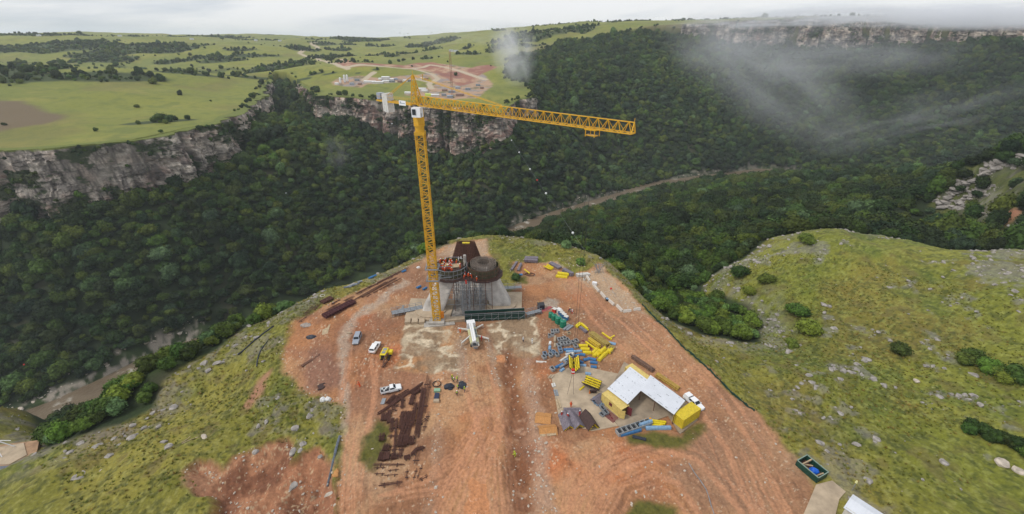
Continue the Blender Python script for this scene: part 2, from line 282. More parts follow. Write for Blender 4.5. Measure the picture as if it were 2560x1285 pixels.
ARCS = [(P(1640, 1330), 7, 30), (P(1250, 1200), 0, 0)]
def pm(x, y, pl, edge=2.0, amp=2.5, sc=9, sd=5):
    return sstep(edge, -edge, sdf(x, y, pl) + fbm(x, y, sc, 4, sd) * amp)
def site_relief(x, y, ds):
    h = fbm(x, y, 5, 4, 31) * .16 + fbm(x, y, 18, 2, 32) * .25
    m = pm(x, y, PIT, 3, 3, 9, 6); h = h - m * (3.0 + 3.2 * fbm(x, y, 11, 4, 33)) + m * fbm(x, y, 2.5, 3, 34) * .9
    m = pm(x, y, TRENCH, 1.6, 1.5, 7, 7); h = h - m * (1.1 + .4 * fbm(x, y, 4, 3, 35))
    for pl in ROCKBED:
        m = pm(x, y, pl, 1.0, 1.5, 6, 8); r = 1 - np.abs(fbm(x * 1.0, y * 1.4, 9, 4, 36)) * 2; h = h * (1 - .5 * m) + m * (r * .5 - .35)
    m = pm(x, y, [P(*p) for p in [(1500, 1285), (1520, 1180), (1600, 1140), (1700, 1180), (1800, 1285), (1800, 1500), (1500, 1500)]], 5, 3, 9, 9)
    return h
def terrain(x, y):
    sh = x.shape; x = x.ravel(); y = y.ravel(); x64 = x; y64 = y
    z, du, ds, dr = base_h(x, y, True); R = np.hypot(x, y); mu = sstep(2, -2, du)
    c = np.empty(x.shape + (3,)); c[...] = (.022, .034, .012)
    i = np.nonzero(du > -3)[0]; X, Y = x[i], y[i]; c[i], z[i] = t_low(X, Y, z[i], dr[i], c[i])
    i = np.nonzero(du < 3)[0]; X, Y = x[i], y[i]; g, dz = t_up(X, Y, R[i]); m = mu[i]; c[i] = c[i] * (1 - m[:, None]) + g * m[:, None]; z[i] += dz * m
    i = np.nonzero((R < 1000) & (du > -2))[0]; X, Y = x[i], y[i]
    ng = sstep(1.5, -1.5, sdf(X, Y, NG)) * (R[i] < 380); rh = sstep(4, -4, sdf(X, Y, RH) + fbm(X, Y, 15, 3, 16) * 8); k = np.nonzero(ng + rh > 0)[0]; i = i[k]; X, Y = x[i], y[i]
    ng, rh = ng[k], rh[k]; q, zz = t_grass(X, Y); m = np.maximum(ng, rh) * (1 - mu[i]); q = lerp(q, rh * .75, (.07, .085, .03)); q = lerp(q, rh * sstep(.05, .25, fbm(X, Y, 14, 3, 132) * .5 + .8 * fbm(X, Y, 4, 4, 133)) * .5, (.25, .23, .20)); q = lerp(q, rh * sstep(.0, .4, fbm(X, Y, 4, 4, 134)) * .7, (.09, .08, .07)); zz = zz + rh * (1 - np.abs(fbm(X, Y, 11, 4, 135)) * 2) * 5; i_so = rh * sstep(9, 5, np.hypot(X - SO[0], Y - SO[1]) + fbm(X, Y, 5, 3, 138) * 4); q = lerp(q, i_so, (.36, .17, .10))
    c[i] = c[i] * (1 - m[:, None]) + q * m[:, None]; z[i] += m * zz * np.where(rh > 0, 1, sstep(450, 200, R[i]))
    W = np.zeros_like(x)
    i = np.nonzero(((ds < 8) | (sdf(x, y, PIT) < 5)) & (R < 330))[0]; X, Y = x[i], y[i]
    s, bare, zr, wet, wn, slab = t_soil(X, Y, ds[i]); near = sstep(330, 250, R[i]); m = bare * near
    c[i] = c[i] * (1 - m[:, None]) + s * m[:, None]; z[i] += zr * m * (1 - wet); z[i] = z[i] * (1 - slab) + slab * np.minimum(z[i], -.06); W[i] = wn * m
    return z.reshape(sh), np.clip(c, .003, 1).reshape(sh + (3,)), W.reshape(sh)
def t_low(x, y, z, dr, c):
    fl = fbm(x, y, 12, 4, 100)
    c = lerp(c, sstep(.0, .5, fl), (.035, .055, .015)); c = lerp(c, sstep(.35, .6, fbm(x, y, 35, 3, 101)) * .6, (.07, .06, .035))
    # river banks: pale boulders
    rb = sstep(27, 18, dr + np.where(x < -60, 4, 0) + fbm(x, y, 14, 4, 102) * 10) * sstep(-.2, .2, fbm(x, y, 4, 3, 103)) * np.where(x < -60, .8, .45) * np.where((x > -255) & (x < -25) & (dr < 60), 0, 1); c = lerp(c, rb, (.33, .28, .23))
    z = z + rb * np.maximum(0, fbm(x, y, 3.2, 2, 104)) * 2.2
    return c, z
def t_up(x, y, R):
    c = np.zeros(x.shape + (3,))
    g = np.empty_like(c); g[...] = (.215, .222, .036)
    g = lerp(g, sstep(-.5, .5, fbm(x, y, 160, 4, 110)), (.165, .185, .036)); g = lerp(g, sstep(.1, .6, fbm(x, y, 45, 4, 111)) * .6, (.27, .25, .055))
    g = lerp(g, sstep(.1, .5, fbm(x, y, 14, 4, 112)) * .5, (.11, .14, .03)); g = lerp(g, sstep(.15, .5, fbm(x, y, 70, 4, 170)) * .45, (.17, .14, .045)); g = lerp(g, sstep(.0, .5, fbm(x, y, 5, 3, 171)) * .3, (.10, .12, .03))
    g = lerp(g, sstep(300, -300, x + 600) * sstep(600, 1200, y) * .0, (.1, .1, .05))
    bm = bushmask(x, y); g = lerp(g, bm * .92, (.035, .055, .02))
    g = lerp(g, pm(x, y, BROWN, 8, 10, 30, 12), (.15, .11, .06))
    rt = sstep(-40, 60, x - 20 + .0 * y) * sstep(850, 1000, y) * sstep(1400, 1250, y)
    g = lerp(g, rt * sstep(-.4, .4, fbm(x, y, 60, 4, 113)) * .8, (.16, .13, .07))
    far = sstep(600, 700, y)
    fsn = fbm(x, y, 10, 4, 114)
    m = pm(x, y, FARSITE, 3, 5, 20, 13) * sstep(-.7, -.25, fsn + .25 * sstep(700, 1000, y)); g = lerp(g, m, (.40, .26, .17)); g = lerp(g, m * sstep(.1, .3, fbm(x, y, 16, 3, 115)), (.28, .24, .22)); g = lerp(g, m * sstep(.2, .4, fbm(x, y, 13, 3, 116)) * .7, (.10, .11, .05))
    m = pm(x, y, FARRED, 4, 6, 25, 14); g = lerp(g, m, (.30, .13, .085)); g = lerp(g, m * sstep(0, .3, fbm(x, y * .6, 25, 4, 117)), (.44, .28, .18)); g = lerp(g, m * sstep(.1, .4, fbm(x * .8, y, 18, 4, 118)) * .7, (.23, .11, .09))
    m = pm(x, y, FARRED2, 4, 5, 25, 15); g = lerp(g, m, (.27, .12, .085)); g = lerp(g, m * sstep(.1, .3, fbm(x, y, 12, 3, 119)) * .5, (.42, .25, .18))
    for rd in ROADS:
        d, _ = segd(x, y, rd); wd = 2.6 + R * .0022; g = lerp(g, sstep(wd + 1.5, wd, d), (.46, .38, .27))
    return g, bm * fbm(x, y, 7, 3, 120) * 2.0 * sstep(700, 1200, R)
def t_grass(x, y):
    c = np.zeros(x.shape + (3,))
    q = np.empty_like(c); q[...] = (.165, .158, .022)
    right = sstep(60, 95, x)
    q = lerp(q, sstep(-.3, .5, fbm(x, y, 20, 5, 121)), (.235, .205, .035)); q = lerp(q, sstep(.0, .5, fbm(x, y, 11, 5, 122)) * .7, (.10, .125, .022))
    q = lerp(q, sstep(.12, .5, fbm(x, y, 26, 5, 123)) * (.35 + .25 * right), (.19, .12, .035))
    q = lerp(q, sstep(-.15, .4, fbm(x, y, 1.5, 4, 124, .7)) * .72, (.05, .058, .014)); q = lerp(q, sstep(.05, .5, fbm(x * 1.3, y, .9, 3, 125)) * .55, (.30, .28, .08)); q = lerp(q, sstep(.2, .5, fbm(x, y, 4.5, 4, 136)) * .5, (.14, .10, .04))
    rk = sstep(.20, .40, fbm(x, y, 16, 3, 126) + .6 * fbm(x, y, 3.2, 3, 127)) * (.35 + .25 * right + .1)
    edge = sstep(13, 2, np.abs(sdf(x, y, NG))) * sstep(-.2, .2, fbm(x, y, 3, 3, 128)) * .55
    rk = np.clip(np.maximum(rk, edge), 0, 1); q = lerp(q, rk * .8, (.24, .21, .19)); q = lerp(q, rk * sstep(0, .4, fbm(x, y, 1.1, 3, 129)) * .8, (.11, .09, .085))
    zz = rk * np.abs(fbm(x, y, 1.7, 3, 130)) * 1.0 + fbm(x, y, 1.4, 4, 131, .6) * .42 + fbm(x, y, 6, 3, 137) * .4
    q = lerp(q, pm(x, y, STRIPL, 1, 2, 5, 17), (.33, .17, .10))
    return q * (1 + right[..., None] * np.array([-.06, .05, -.1])), zz
def t_soil(x, y, ds):
    c = np.zeros(x.shape + (3,))
    s = np.empty_like(c); s[...] = (.40, .195, .098)
    s = lerp(s, sstep(-.35, .45, fbm(x, y, 22, 5, 140)), (.45, .265, .15)); s = lerp(s, sstep(.0, .5, fbm(x, y, 14, 5, 141)) * .8, (.30, .15, .09))
    s = lerp(s, sstep(.2, .55, fbm(x, y, 17, 4, 142)) * .75, (.47, .165, .07)); s = lerp(s, sstep(.05, .45, fbm(x, y, 7, 5, 143)) * .5, (.21, .10, .06))
    s = lerp(s, sstep(0, 40, x + .3 * y - 40) * sstep(40, 90, y) * .35, (.48, .30, .19))
    s = lerp(s, sstep(.1, .4, fbm(x, y, 30, 4, 165)) * .55, (.22, .125, .085)); s = lerp(s, sstep(.15, .45, fbm(x, y, 11, 4, 166)) * .5, (.48, .33, .21)); s = lerp(s, sstep(.15, .45, fbm(x, y, 2.2, 5, 167, .65)) * .45, (.24, .12, .07))
    for pl, k in MUD_RILL_SHADE: s = lerp(s, pm(x, y, pl, 3, 6, 10, 18) * .85, k)
    for i, (pl, k) in enumerate(PALE): s = lerp(s, pm(x, y, pl, 1.0, 2.0, 5, 20 + i) * (.75 + .25 * fbm(x, y, 1.2, 3, 144)), k)
    # pebbly grain
    gp = vnoise(x * 2.1, y * 2.1, 145) * .5 + vnoise(x * 4.3, y * 4.3, 146) * .5
    s = lerp(s, sstep(.45, .8, gp + .35 * fbm(x, y, 6, 3, 147)) * .8, (.58, .47, .37)); s = lerp(s, sstep(-.4, -.8, gp) * .45, (.17, .08, .05))
    # wheel tracks: along the haul roads (bands follow the road lines)
    for ln, wd in TRK:
        d, par = segd(x, y, ln); d = d + fbm(x, y, 25, 2, 149) * 1.5
        st = fbm(par * .035, d * 1.1 + .15 * fbm(x, y, 9, 3, 148), 1.0, 3, 150) + .5; st2 = fbm(par * .10, d * 2.1, 1.0, 4, 151)
        m = sstep(wd, wd * .6, d); s = lerp(s, m * sstep(.0, .7, st2) * .5 * sstep(-.4, .3, fbm(x, y, 16, 3, 172)), (.19, .095, .062)); s = lerp(s, m * sstep(.55, .9, st) * .6, (.50, .26, .16)); s = lerp(s, m * sstep(-.1, -.7, st2) * .3, (.52, .29, .19))
    for j, pl in enumerate(ROCKBED):
        m = pm(x, y, pl, .8, 2, 6, 8); r = 1 - np.abs(fbm(x * 1.0 + 3 * fbm(x, y, 6, 2, 152), y * 1.5, 8, 5, 153)) * 2
        s = lerp(s, m * .95, (.29, .215, .15)); s = lerp(s, m * sstep(.0, .4, fbm(x, y, 9, 4, 154)) * (.8 if j == 0 else .35), (.44, .23, .11)); s = lerp(s, m * sstep(.72, .93, r), (.60, .53, .43)); s = lerp(s, m * sstep(.15, .5, fbm(x, y, 2.6, 4, 155)) * .6, (.17, .12, .08))
        s = lerp(s, m * sstep(.15, .5, fbm(x, y, 5, 4, 156) + .25 * fbm(x, y, 1.1, 3, 158)) * (.75), (.50, .44, .35))
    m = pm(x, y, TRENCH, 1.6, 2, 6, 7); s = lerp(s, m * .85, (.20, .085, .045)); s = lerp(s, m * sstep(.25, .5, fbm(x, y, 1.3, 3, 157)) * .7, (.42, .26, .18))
    bare = sstep(1.2, -1.2, sdf(x, y, BARE) + fbm(x, y, 6, 4, 158) * 2.2)
    pit = pm(x, y, PIT, .8, 2.5, 5, 6); sp = lerp(s, np.ones_like(x) * .6, (.36, .17, .11)); sp = lerp(sp, sstep(-.05, .4, fbm(x, y, 7, 4, 159)), (.20, .09, .055)); sp = lerp(sp, sstep(.3, .55, gp + .5 * fbm(x, y, 4, 3, 160)) * .8, (.52, .40, .28)); sp = lerp(sp, sstep(.25, .5, fbm(x, y, 13, 3, 161)) * .7, (.28, .235, .17))  # darker patches put the pit's shading into the soil colour
    s = s * (1 - pit[..., None]) + sp * pit[..., None]; bare = np.maximum(bare, pit)
    for i, pl in enumerate(GISL):
        m = pm(x, y, pl, 1.0, 1.5, 4, 60 + i); s = lerp(s, m, (.115, .115, .025)); s = lerp(s, m * sstep(0, .5, fbm(x, y, 1.2, 3, 162)) * .6, (.06, .07, .015)); s = lerp(s, m * sstep(.1, .5, fbm(x, y, 5, 3, 163)) * .8, (.20, .12, .07))
    wet = np.zeros_like(x)
    for i, pl in enumerate(PUD):
        m = pm(x, y, pl, .25, 1.3, 3, 70 + i); s = lerp(s, m, (.50, .235, .115)); wet = np.maximum(wet, m)
    s = s * np.array([.97, .90, .78])
    zr = site_relief(x, y, ds); slab = np.zeros_like(x)
    for pl in FLAT: slab = np.maximum(slab, sstep(1.2, 0, sdf(x, y, pl)))
    wn = np.clip(wet + sstep(.05, .5, fbm(x, y, 9, 4, 164)) * .35, 0, 1)
    return s, bare, zr, wet, wn, slab
TRK = [([P(850, 1400), P(868, 1150), P(892, 1000), P(905, 860)], 6.5), ([P(1252, 1500), P(1250, 1285), P(1238, 1100), P(1200, 960), P(1186, 880)], 5.5), ([P(1120, 1500), P(1130, 1285), P(1190, 1150), P(1230, 1050)], 6),
       ([P(950, 1240), P(1080, 1210), P(1160, 1150), P(1215, 1060)], 4.5), ([P(2000, 1500), P(1930, 1285), P(1850, 1120), P(1760, 990), P(1640, 870), P(1560, 800)], 11), ([P(1480, 1400), P(1485, 1285), P(1530, 1190), P(1620, 1150), P(1720, 1180), P(1800, 1285), P(1830, 1400)], 9),
       ([P(1430, 1400), P(1425, 1285), P(1440, 1210), P(1520, 1145), P(1640, 1120)], 4), ([P(1420, 680), P(1500, 790), P(1600, 880)], 5)]
FLAT = [CORNER, [P(1015, 815), P(1010, 760), P(1000, 745), P(1310, 720), P(1330, 790), P(1180, 815)],
        [P(1375, 940), P(1440, 905), P(1600, 930), P(1620, 1100), P(1560, 1100), P(1470, 1070), P(1400, 1050)], [P(1500, 1000), P(1560, 910), P(1600, 910), P(1760, 1050), P(1700, 1100), P(1560, 1060)],
        [P(950, 1080), P(960, 960), P(1085, 945), P(1065, 1180), P(940, 1175)]]
def mat(name, rough=.8): 
    m = bpy.data.materials.new(name); m.use_nodes = True; b = m.node_tree.nodes['Principled BSDF']; b.inputs['Roughness'].default_value = rough
    b.inputs['Specular IOR Level'].default_value = .3
    return m, m.node_tree, b
def ground_mat():
    m, nt, b = mat('ground'); N = nt.nodes; L = nt.links
    a = N.new('ShaderNodeAttribute'); a.attribute_name = 'Col'; wv = N.new('ShaderNodeAttribute'); wv.attribute_name = 'Wet'
    tc = N.new('ShaderNodeTexCoord'); n = N.new('ShaderNodeTexNoise'); n.inputs['Scale'].default_value = 1.7; n.inputs['Detail'].default_value = 8; n.inputs['Roughness'].default_value = .7
    L.new(tc.outputs['Object'], n.inputs['Vector'])
    mr = N.new('ShaderNodeMapRange'); mr.inputs[1].default_value = .3; mr.inputs[2].default_value = .7; mr.inputs[3].default_value = .68; mr.inputs[4].default_value = 1.3
    L.new(n.outputs[0], mr.inputs[0])
    vm = N.new('ShaderNodeVectorMath'); vm.operation = 'SCALE'; L.new(a.outputs['Color'], vm.inputs[0]); L.new(mr.outputs[0], vm.inputs['Scale'])
    L.new(vm.outputs[0], b.inputs['Base Color'])
    r = N.new('ShaderNodeMapRange'); r.inputs[3].default_value = .92; r.inputs[4].default_value = .12; L.new(wv.outputs['Fac'], r.inputs[0]); L.new(r.outputs[0], b.inputs['Roughness'])
    bp = N.new('ShaderNodeBump'); bp.inputs['Strength'].default_value = .5; bp.inputs['Distance'].default_value = .25; L.new(n.outputs[0], bp.inputs['Height']); L.new(bp.outputs[0], b.inputs['Normal'])
    return m
def mesh_np(name, V, Fc, m=None, smooth=False, parent=None, link=True):
    V = np.ascontiguousarray(V, np.float32).reshape(-1, 3); Fc = np.ascontiguousarray(Fc, np.int32); k = Fc.shape[1]
    me = bpy.data.meshes.new(name); me.vertices.add(len(V)); me.vertices.foreach_set('co', V.ravel())
    me.loops.add(Fc.size); me.loops.foreach_set('vertex_index', Fc.ravel()); me.polygons.add(len(Fc))
    me.polygons.foreach_set('loop_start', np.arange(0, Fc.size, k, dtype=np.int32))
    try: me.polygons.foreach_set('loop_total', np.full(len(Fc), k, np.int32))
    except Exception: pass
    me.update(calc_edges=True); me.validate()
    me.polygons.foreach_set('use_smooth', np.full(len(me.polygons), smooth)); 
    if m: me.materials.append(m)
    o = bpy.data.objects.new(name, me)
    if link: COL.objects.link(o)
    if parent: o.parent = parent
    return o
def gridfaces(n, m):    # n rows, m cols
    i = np.arange(n * m).reshape(n, m); return np.stack([i[:-1, :-1], i[:-1, 1:], i[1:, 1:], i[1:, :-1]], -1).reshape(-1, 4)
def setattr_col(o, name, c):
    a = o.data.color_attributes.new(name, 'FLOAT_COLOR', 'POINT'); d = np.ones((len(o.data.vertices), 4), np.float32); d[:, :3] = c.reshape(-1, 3); a.data.foreach_set('color', d.ravel())
def build_ground():
    rs = [24.0]
    while rs[-1] < 9000:
        r = rs[-1]; rs.append(r + min((r * r + CH * CH) / CH * .0021 * GQ, max(.0042 * r * GQ, 0) if r < 1400 else .009 * r * GQ, ))
    rs = np.array(rs); az = np.radians(np.arange(-66, 66.01, .115 * GQ))
    R, A = np.meshgrid(rs, az, indexing='ij'); X = R * np.sin(A); Y = R * np.cos(A)
    Z, C, W = terrain(X, Y)
    print('ground grid', X.shape)
    o = mesh_np('ground', np.stack([X, Y, Z], -1), gridfaces(*X.shape), ground_mat(), True)
    setattr_col(o, 'Col', C); a = o.data.attributes.new('Wet', 'FLOAT', 'POINT'); a.data.foreach_set('value', W.ravel().astype(np.float32))
    o['kind'] = 'structure'; return o
GQ = 1.0
build_ground()
# ---------------------------------------------------------------- river
def build_river():
    pts = rough_line(RIV, 12, 0, 1); V = []; 
    for i, p in enumerate(pts):
        a = pts[max(0, i - 1)]; b = pts[min(len(pts) - 1, i + 1)]; l = math.hypot(b[0] - a[0], b[1] - a[1]) + 1e-9; nx, ny = -(b[1] - a[1]) / l, (b[0] - a[0]) / l
        for t in (-26, -13, 0, 13, 26): V.append((p[0] + nx * t, p[1] + ny * t, ZR))
    m, nt, b = mat('river water', .1); N = nt.nodes; L = nt.links
    tc = N.new('ShaderNodeTexCoord'); n = N.new('ShaderNodeTexNoise'); n.inputs['Scale'].default_value = .06; n.inputs['Detail'].default_value = 8; n.inputs['Roughness'].default_value = .62; L.new(tc.outputs['Object'], n.inputs['Vector'])
    cr = N.new('ShaderNodeValToRGB'); e = cr.color_ramp.elements; e[0].position = .35; e[0].color = (.125, .09, .055, 1); e[1].position = .60; e[1].color = (.165, .125, .08, 1); k = cr.color_ramp.elements.new(.69); k.color = (.45, .42, .36, 1)
    L.new(n.outputs[0], cr.inputs[0]); L.new(cr.outputs[0], b.inputs['Base Color']); b.inputs['Roughness'].default_value = .35
    n2 = N.new('ShaderNodeTexNoise'); n2.inputs['Scale'].default_value = .5; n2.inputs['Detail'].default_value = 4; L.new(tc.outputs['Object'], n2.inputs['Vector'])
    bp = N.new('ShaderNodeBump'); bp.inputs['Strength'].default_value = .6; bp.inputs['Distance'].default_value = .8; L.new(n2.outputs[0], bp.inputs['Height']); L.new(bp.outputs[0], b.inputs['Normal'])
    o = mesh_np('river', np.array(V), gridfaces(len(pts), 5), m, True); o['kind'] = 'structure'
build_river()
# ---------------------------------------------------------------- cliffs
def cell(a, b, s):
    ia = np.floor(a).astype(int) + s * 53; ib = np.floor(b).astype(int) + s * 29; return _TB[ia & 511, ib & 511]
def rock_mat():
    m, nt, b = mat('cliff rock', .9); N = nt.nodes; L = nt.links
    a = N.new('ShaderNodeAttribute'); a.attribute_name = 'Col'
    tc = N.new('ShaderNodeTexCoord'); mp = N.new('ShaderNodeMapping'); mp.inputs['Scale'].default_value = (1.1, 1.1, 1.8); L.new(tc.outputs['Object'], mp.inputs[0])
    n = N.new('ShaderNodeTexNoise'); n.inputs['Scale'].default_value = .9; n.inputs['Detail'].default_value = 8; n.inputs['Roughness'].default_value = .7; L.new(mp.outputs[0], n.inputs['Vector'])
    mr = N.new('ShaderNodeMapRange'); mr.inputs[1].default_value = .3; mr.inputs[2].default_value = .7; mr.inputs[3].default_value = .6; mr.inputs[4].default_value = 1.35; L.new(n.outputs[0], mr.inputs[0])
    vm = N.new('ShaderNodeVectorMath'); vm.operation = 'SCALE'; L.new(a.outputs['Color'], vm.inputs[0]); L.new(mr.outputs[0], vm.inputs['Scale']); L.new(vm.outputs[0], b.inputs['Base Color'])
    bp = N.new('ShaderNodeBump'); bp.inputs['Strength'].default_value = .7; bp.inputs['Distance'].default_value = 1.2; L.new(n.outputs[0], bp.inputs['Height']); L.new(bp.outputs[0], b.inputs['Normal'])
    return m
ROCK = rock_mat(); CLIFFVEG = []
def build_cliff(name, pts, seed, step=.9, veg=.1, red=.0, lean=1.0, foot=6, ztop=None, zfoot=None, pale=1.0):
    P_ = np.array(pts); seg = np.hypot(*np.diff(P_, axis=0).T); S = np.r_[0, np.cumsum(seg)]
    s = np.arange(0, S[-1], step); X = np.interp(s, S, P_[:, 0]); Y = np.interp(s, S, P_[:, 1])
    k = max(3, int(26 / step)); ker = np.hanning(k); ker /= ker.sum()
    Xs = np.convolve(np.pad(X, k, mode='edge'), ker, 'same')[k:-k]; Ys = np.convolve(np.pad(Y, k, mode='edge'), ker, 'same')[k:-k]
    dx = np.gradient(Xs); dy = np.gradient(Ys); l = np.hypot(dx, dy) + 1e-9; nx, ny = dy / l, -dx / l
    zt = RU(X - nx * 4, Y - ny * 4) + (fbm(X, Y, 90, 3, 80) * 2.5); zf = RL(X + nx * 14, Y + ny * 14) - foot
    zt = np.maximum(zt, zf + 2)
    n = 84; T = np.linspace(0, 1, n)[:, None]; Z = zt * (1 - T) + zf * T; h = zt[None] - Z
    SS = np.broadcast_to(s, Z.shape); W1 = fbm(SS, Z, 12, 3, seed + 1) * 2.5; Hh = np.maximum(zt - zf, 1)[None]
    off = 1.6 + 6.5 * (fbm(SS, Z * .25, 42, 3, seed) + .3) + 4.0 * fbm(SS + 7, Z * .3, 15, 3, seed + 2)
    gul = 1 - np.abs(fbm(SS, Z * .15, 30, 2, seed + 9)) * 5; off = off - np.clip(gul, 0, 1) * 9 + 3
    bl = np.zeros_like(Z); crack = np.zeros(Z.shape)
    for th, w_, q in ((9.5, 11, 2.6), (4.2, 5.5, 1.6), (1.7, 2.6, .8)):
        lay = np.floor((Z + W1 * .4) / th); stg = cell(lay, lay * 0 + 3, seed) * w_
        fs_ = np.abs(((SS + stg + W1) / w_) % 1 - .5) * w_; fz_ = np.abs(((Z + W1 * .4) / th) % 1 - .5) * th; crack = np.maximum(crack, sstep(1.5 * step, 0, (w_ / 2 - fs_)) * (q / 2.6) ** .5); crack = np.maximum(crack, sstep(.8, 0, (th / 2 - fz_)) * .7 * (q / 2.6) ** .5)
        bl += cell((SS + stg + W1) / w_, (Z + W1 * .4) / th, seed + int(th)) * q
    bl = bl * sstep(0, .14, T + .02)
    off = off + bl + lean * h * .07 + 2.0 * sstep(.45, .6, T + .05 * fbm(SS, Z, 20, 2, seed + 3)) + fbm(SS, Z, 2.2, 3, seed + 4) * .5
    off = np.maximum(off, 1.2 + .02 * h); off[0] = -5; Z = Z.copy(); Z[0] = zt + .05; Z[1] = zt - .4
    Z[2:] += fbm(SS, Z, 6, 2, seed + 5)[2:] * .8
    XX = X + nx * off; YY = Y + ny * off
    V = np.stack([XX, YY, Z], -1)
    c = np.empty(Z.shape + (3,)); c[...] = (.37 * pale, .32 * pale, .27 * pale)
    c = lerp(c, sstep(-.2, .5, fbm(SS, Z * 1.5, 16, 4, seed + 11)) * .7, (.44 * pale, .33 * pale, .26 * pale)); c = lerp(c, sstep(.1 - red, .5 - red, fbm(SS, Z * 1.6, 24, 4, seed + 12)) * .8, (.27, .155, .12))
    c = lerp(c, sstep(.1, .5, cell((SS + W1) / 5.5, Z / 4.2, seed + 13)) * .6, (.52 * pale, .45 * pale, .37 * pale)); c = lerp(c, sstep(.08, .45, fbm(SS, Z * .22, 4, 4, seed + 14)) * .75, (.12, .105, .09))
    bw = 1 + .38 * cell((SS + W1) / 7.3 + 3, (Z + W1 * .5) / 5.1, seed + 31) + .28 * cell((SS + W1) / 3.1, (Z + W1 * .5) / 2.3, seed + 32) + .25 * fbm(SS, Z * .5, 30, 2, seed + 33); c = c * np.clip(bw, .35, 1.5)[..., None] * 1.22  # block tones paint the facets' light and dark contrast into the rock
    c = lerp(c, np.clip(gul - .2, 0, 1) * .8, (.06, .055, .04))  # gullies painted dark: recess shade put into the rock colour
    c = lerp(c, crack * .95 * sstep(-.4, .3, fbm(SS, Z, 10, 3, seed + 18)), (.06, .05, .045))
    vg = fbm(SS, Z * 1.4, 15, 4, seed + 15) + .35 * fbm(SS, Z * 2.5, 4, 3, seed + 16) + .35 * np.clip(gul, 0, 1) + veg - .12; ledge = np.gradient(off, axis=0) / (np.abs(np.gradient(Z, axis=0)) + .05)
    vg = vg + .28 * sstep(.6, 2.0, ledge) + .5 * sstep(.10, .0, T) * fbm(SS, Z, 9, 2, seed + 17); m = sstep(.12, .3, vg); c = lerp(c, m * .92, (.04, .058, .02))
    gt = sstep(.3, -.1, fbm(SS, Z * 0, 9, 3, seed + 19)); gt[3:] = 0; gt[0:2] = 1; c = lerp(c, gt, (.15, .175, .035))
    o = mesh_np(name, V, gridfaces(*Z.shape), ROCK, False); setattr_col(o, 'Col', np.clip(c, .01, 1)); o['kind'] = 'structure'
    idx = np.argwhere(m[2:-1] > .8); idx = idx[RNG.random(len(idx)) < min(1, .035 * step * step / .81)]
    for i, j in idx: CLIFFVEG.append((XX[i + 2, j], YY[i + 2, j], Z[i + 2, j]))
    return o
EL2 = [p for p in ELr if p[0] > -700]
build_cliff('cliff', EL2 + EG[:1], 200, veg=.10, pale=1.12)
build_cliff('cliff', EPr, 300, veg=.08, red=.3)
ERr = rough_line([(430, 1230), (520, 1170), (620, 1120), (800, 1060), (1000, 1010), (1300, 960)], 20, 12, 9)
build_cliff('cliff', ERr, 400, step=1.6, veg=-.05, foot=16)
# ---------------------------------------------------------------- trees
def leaf_mat(name, base, var, patch=70.0):
    m, nt, b = mat(name, .75); N = nt.nodes; L = nt.links; b.inputs['Specular IOR Level'].default_value = .15
    oi = N.new('ShaderNodeObjectInfo'); ge = N.new('ShaderNodeNewGeometry'); n = N.new('ShaderNodeTexNoise'); n.inputs['Scale'].default_value = 1 / patch; n.inputs['Detail'].default_value = 3; L.new(ge.outputs['Position'], n.inputs['Vector'])
    cr = N.new('ShaderNodeValToRGB'); e = cr.color_ramp.elements; e[0].position = 0; e[0].color = (*base[0], 1); e[1].position = 1; e[1].color = (*base[-1], 1)
    for i, k in enumerate(base[1:-1]): q = e.new((i + 1) / (len(base) - 1)); q.color = (*k, 1)
    ad = N.new('ShaderNodeMath'); ad.operation = 'MULTIPLY_ADD'; L.new(n.outputs[0], ad.inputs[0]); ad.inputs[1].default_value = 1.5; 
    r2 = N.new('ShaderNodeMath'); r2.operation = 'MULTIPLY_ADD'; L.new(oi.outputs['Random'], r2.inputs[0]); r2.inputs[1].default_value = var; r2.inputs[2].default_value = -var / 2 - .25; L.new(r2.outputs[0], ad.inputs[2])
    L.new(ad.outputs[0], cr.inputs[0])
    r3 = N.new('ShaderNodeMath'); r3.operation = 'MULTIPLY'; r3.inputs[1].default_value = 7.31; L.new(oi.outputs['Random'], r3.inputs[0]); r4 = N.new('ShaderNodeMath'); r4.operation = 'FRACT'; L.new(r3.outputs[0], r4.inputs[0])
    hs = N.new('ShaderNodeHueSaturation'); hm = N.new('ShaderNodeMapRange'); hm.inputs[3].default_value = .462; hm.inputs[4].default_value = .53; L.new(r4.outputs[0], hm.inputs[0]); L.new(hm.outputs[0], hs.inputs['Hue'])
    sm = N.new('ShaderNodeMapRange'); sm.inputs[1].default_value = .86; sm.inputs[2].default_value = 1; sm.inputs[3].default_value = 1.05; sm.inputs[4].default_value = .7; L.new(r4.outputs[0], sm.inputs[0]); L.new(sm.outputs[0], hs.inputs['Saturation'])
    vv = N.new('ShaderNodeMapRange'); vv.inputs[1].default_value = .88; vv.inputs[2].default_value = 1; vv.inputs[3].default_value = 1.0; vv.inputs[4].default_value = 1.5; L.new(r4.outputs[0], vv.inputs[0]); L.new(vv.outputs[0], hs.inputs['Value']); L.new(cr.outputs[0], hs.inputs['Color'])
    n2 = N.new('ShaderNodeTexNoise'); n2.inputs['Scale'].default_value = .9; n2.inputs['Detail'].default_value = 3; L.new(ge.outputs['Position'], n2.inputs['Vector'])
    mr = N.new('ShaderNodeMapRange'); mr.inputs[1].default_value = .3; mr.inputs[2].default_value = .7; mr.inputs[3].default_value = .55; mr.inputs[4].default_value = 1.55; L.new(n2.outputs[0], mr.inputs[0])
    vm = N.new('ShaderNodeVectorMath'); vm.operation = 'SCALE'; L.new(hs.outputs[0], vm.inputs[0]); L.new(mr.outputs[0], vm.inputs['Scale']); L.new(vm.outputs[0], b.inputs['Base Color'])
    return m
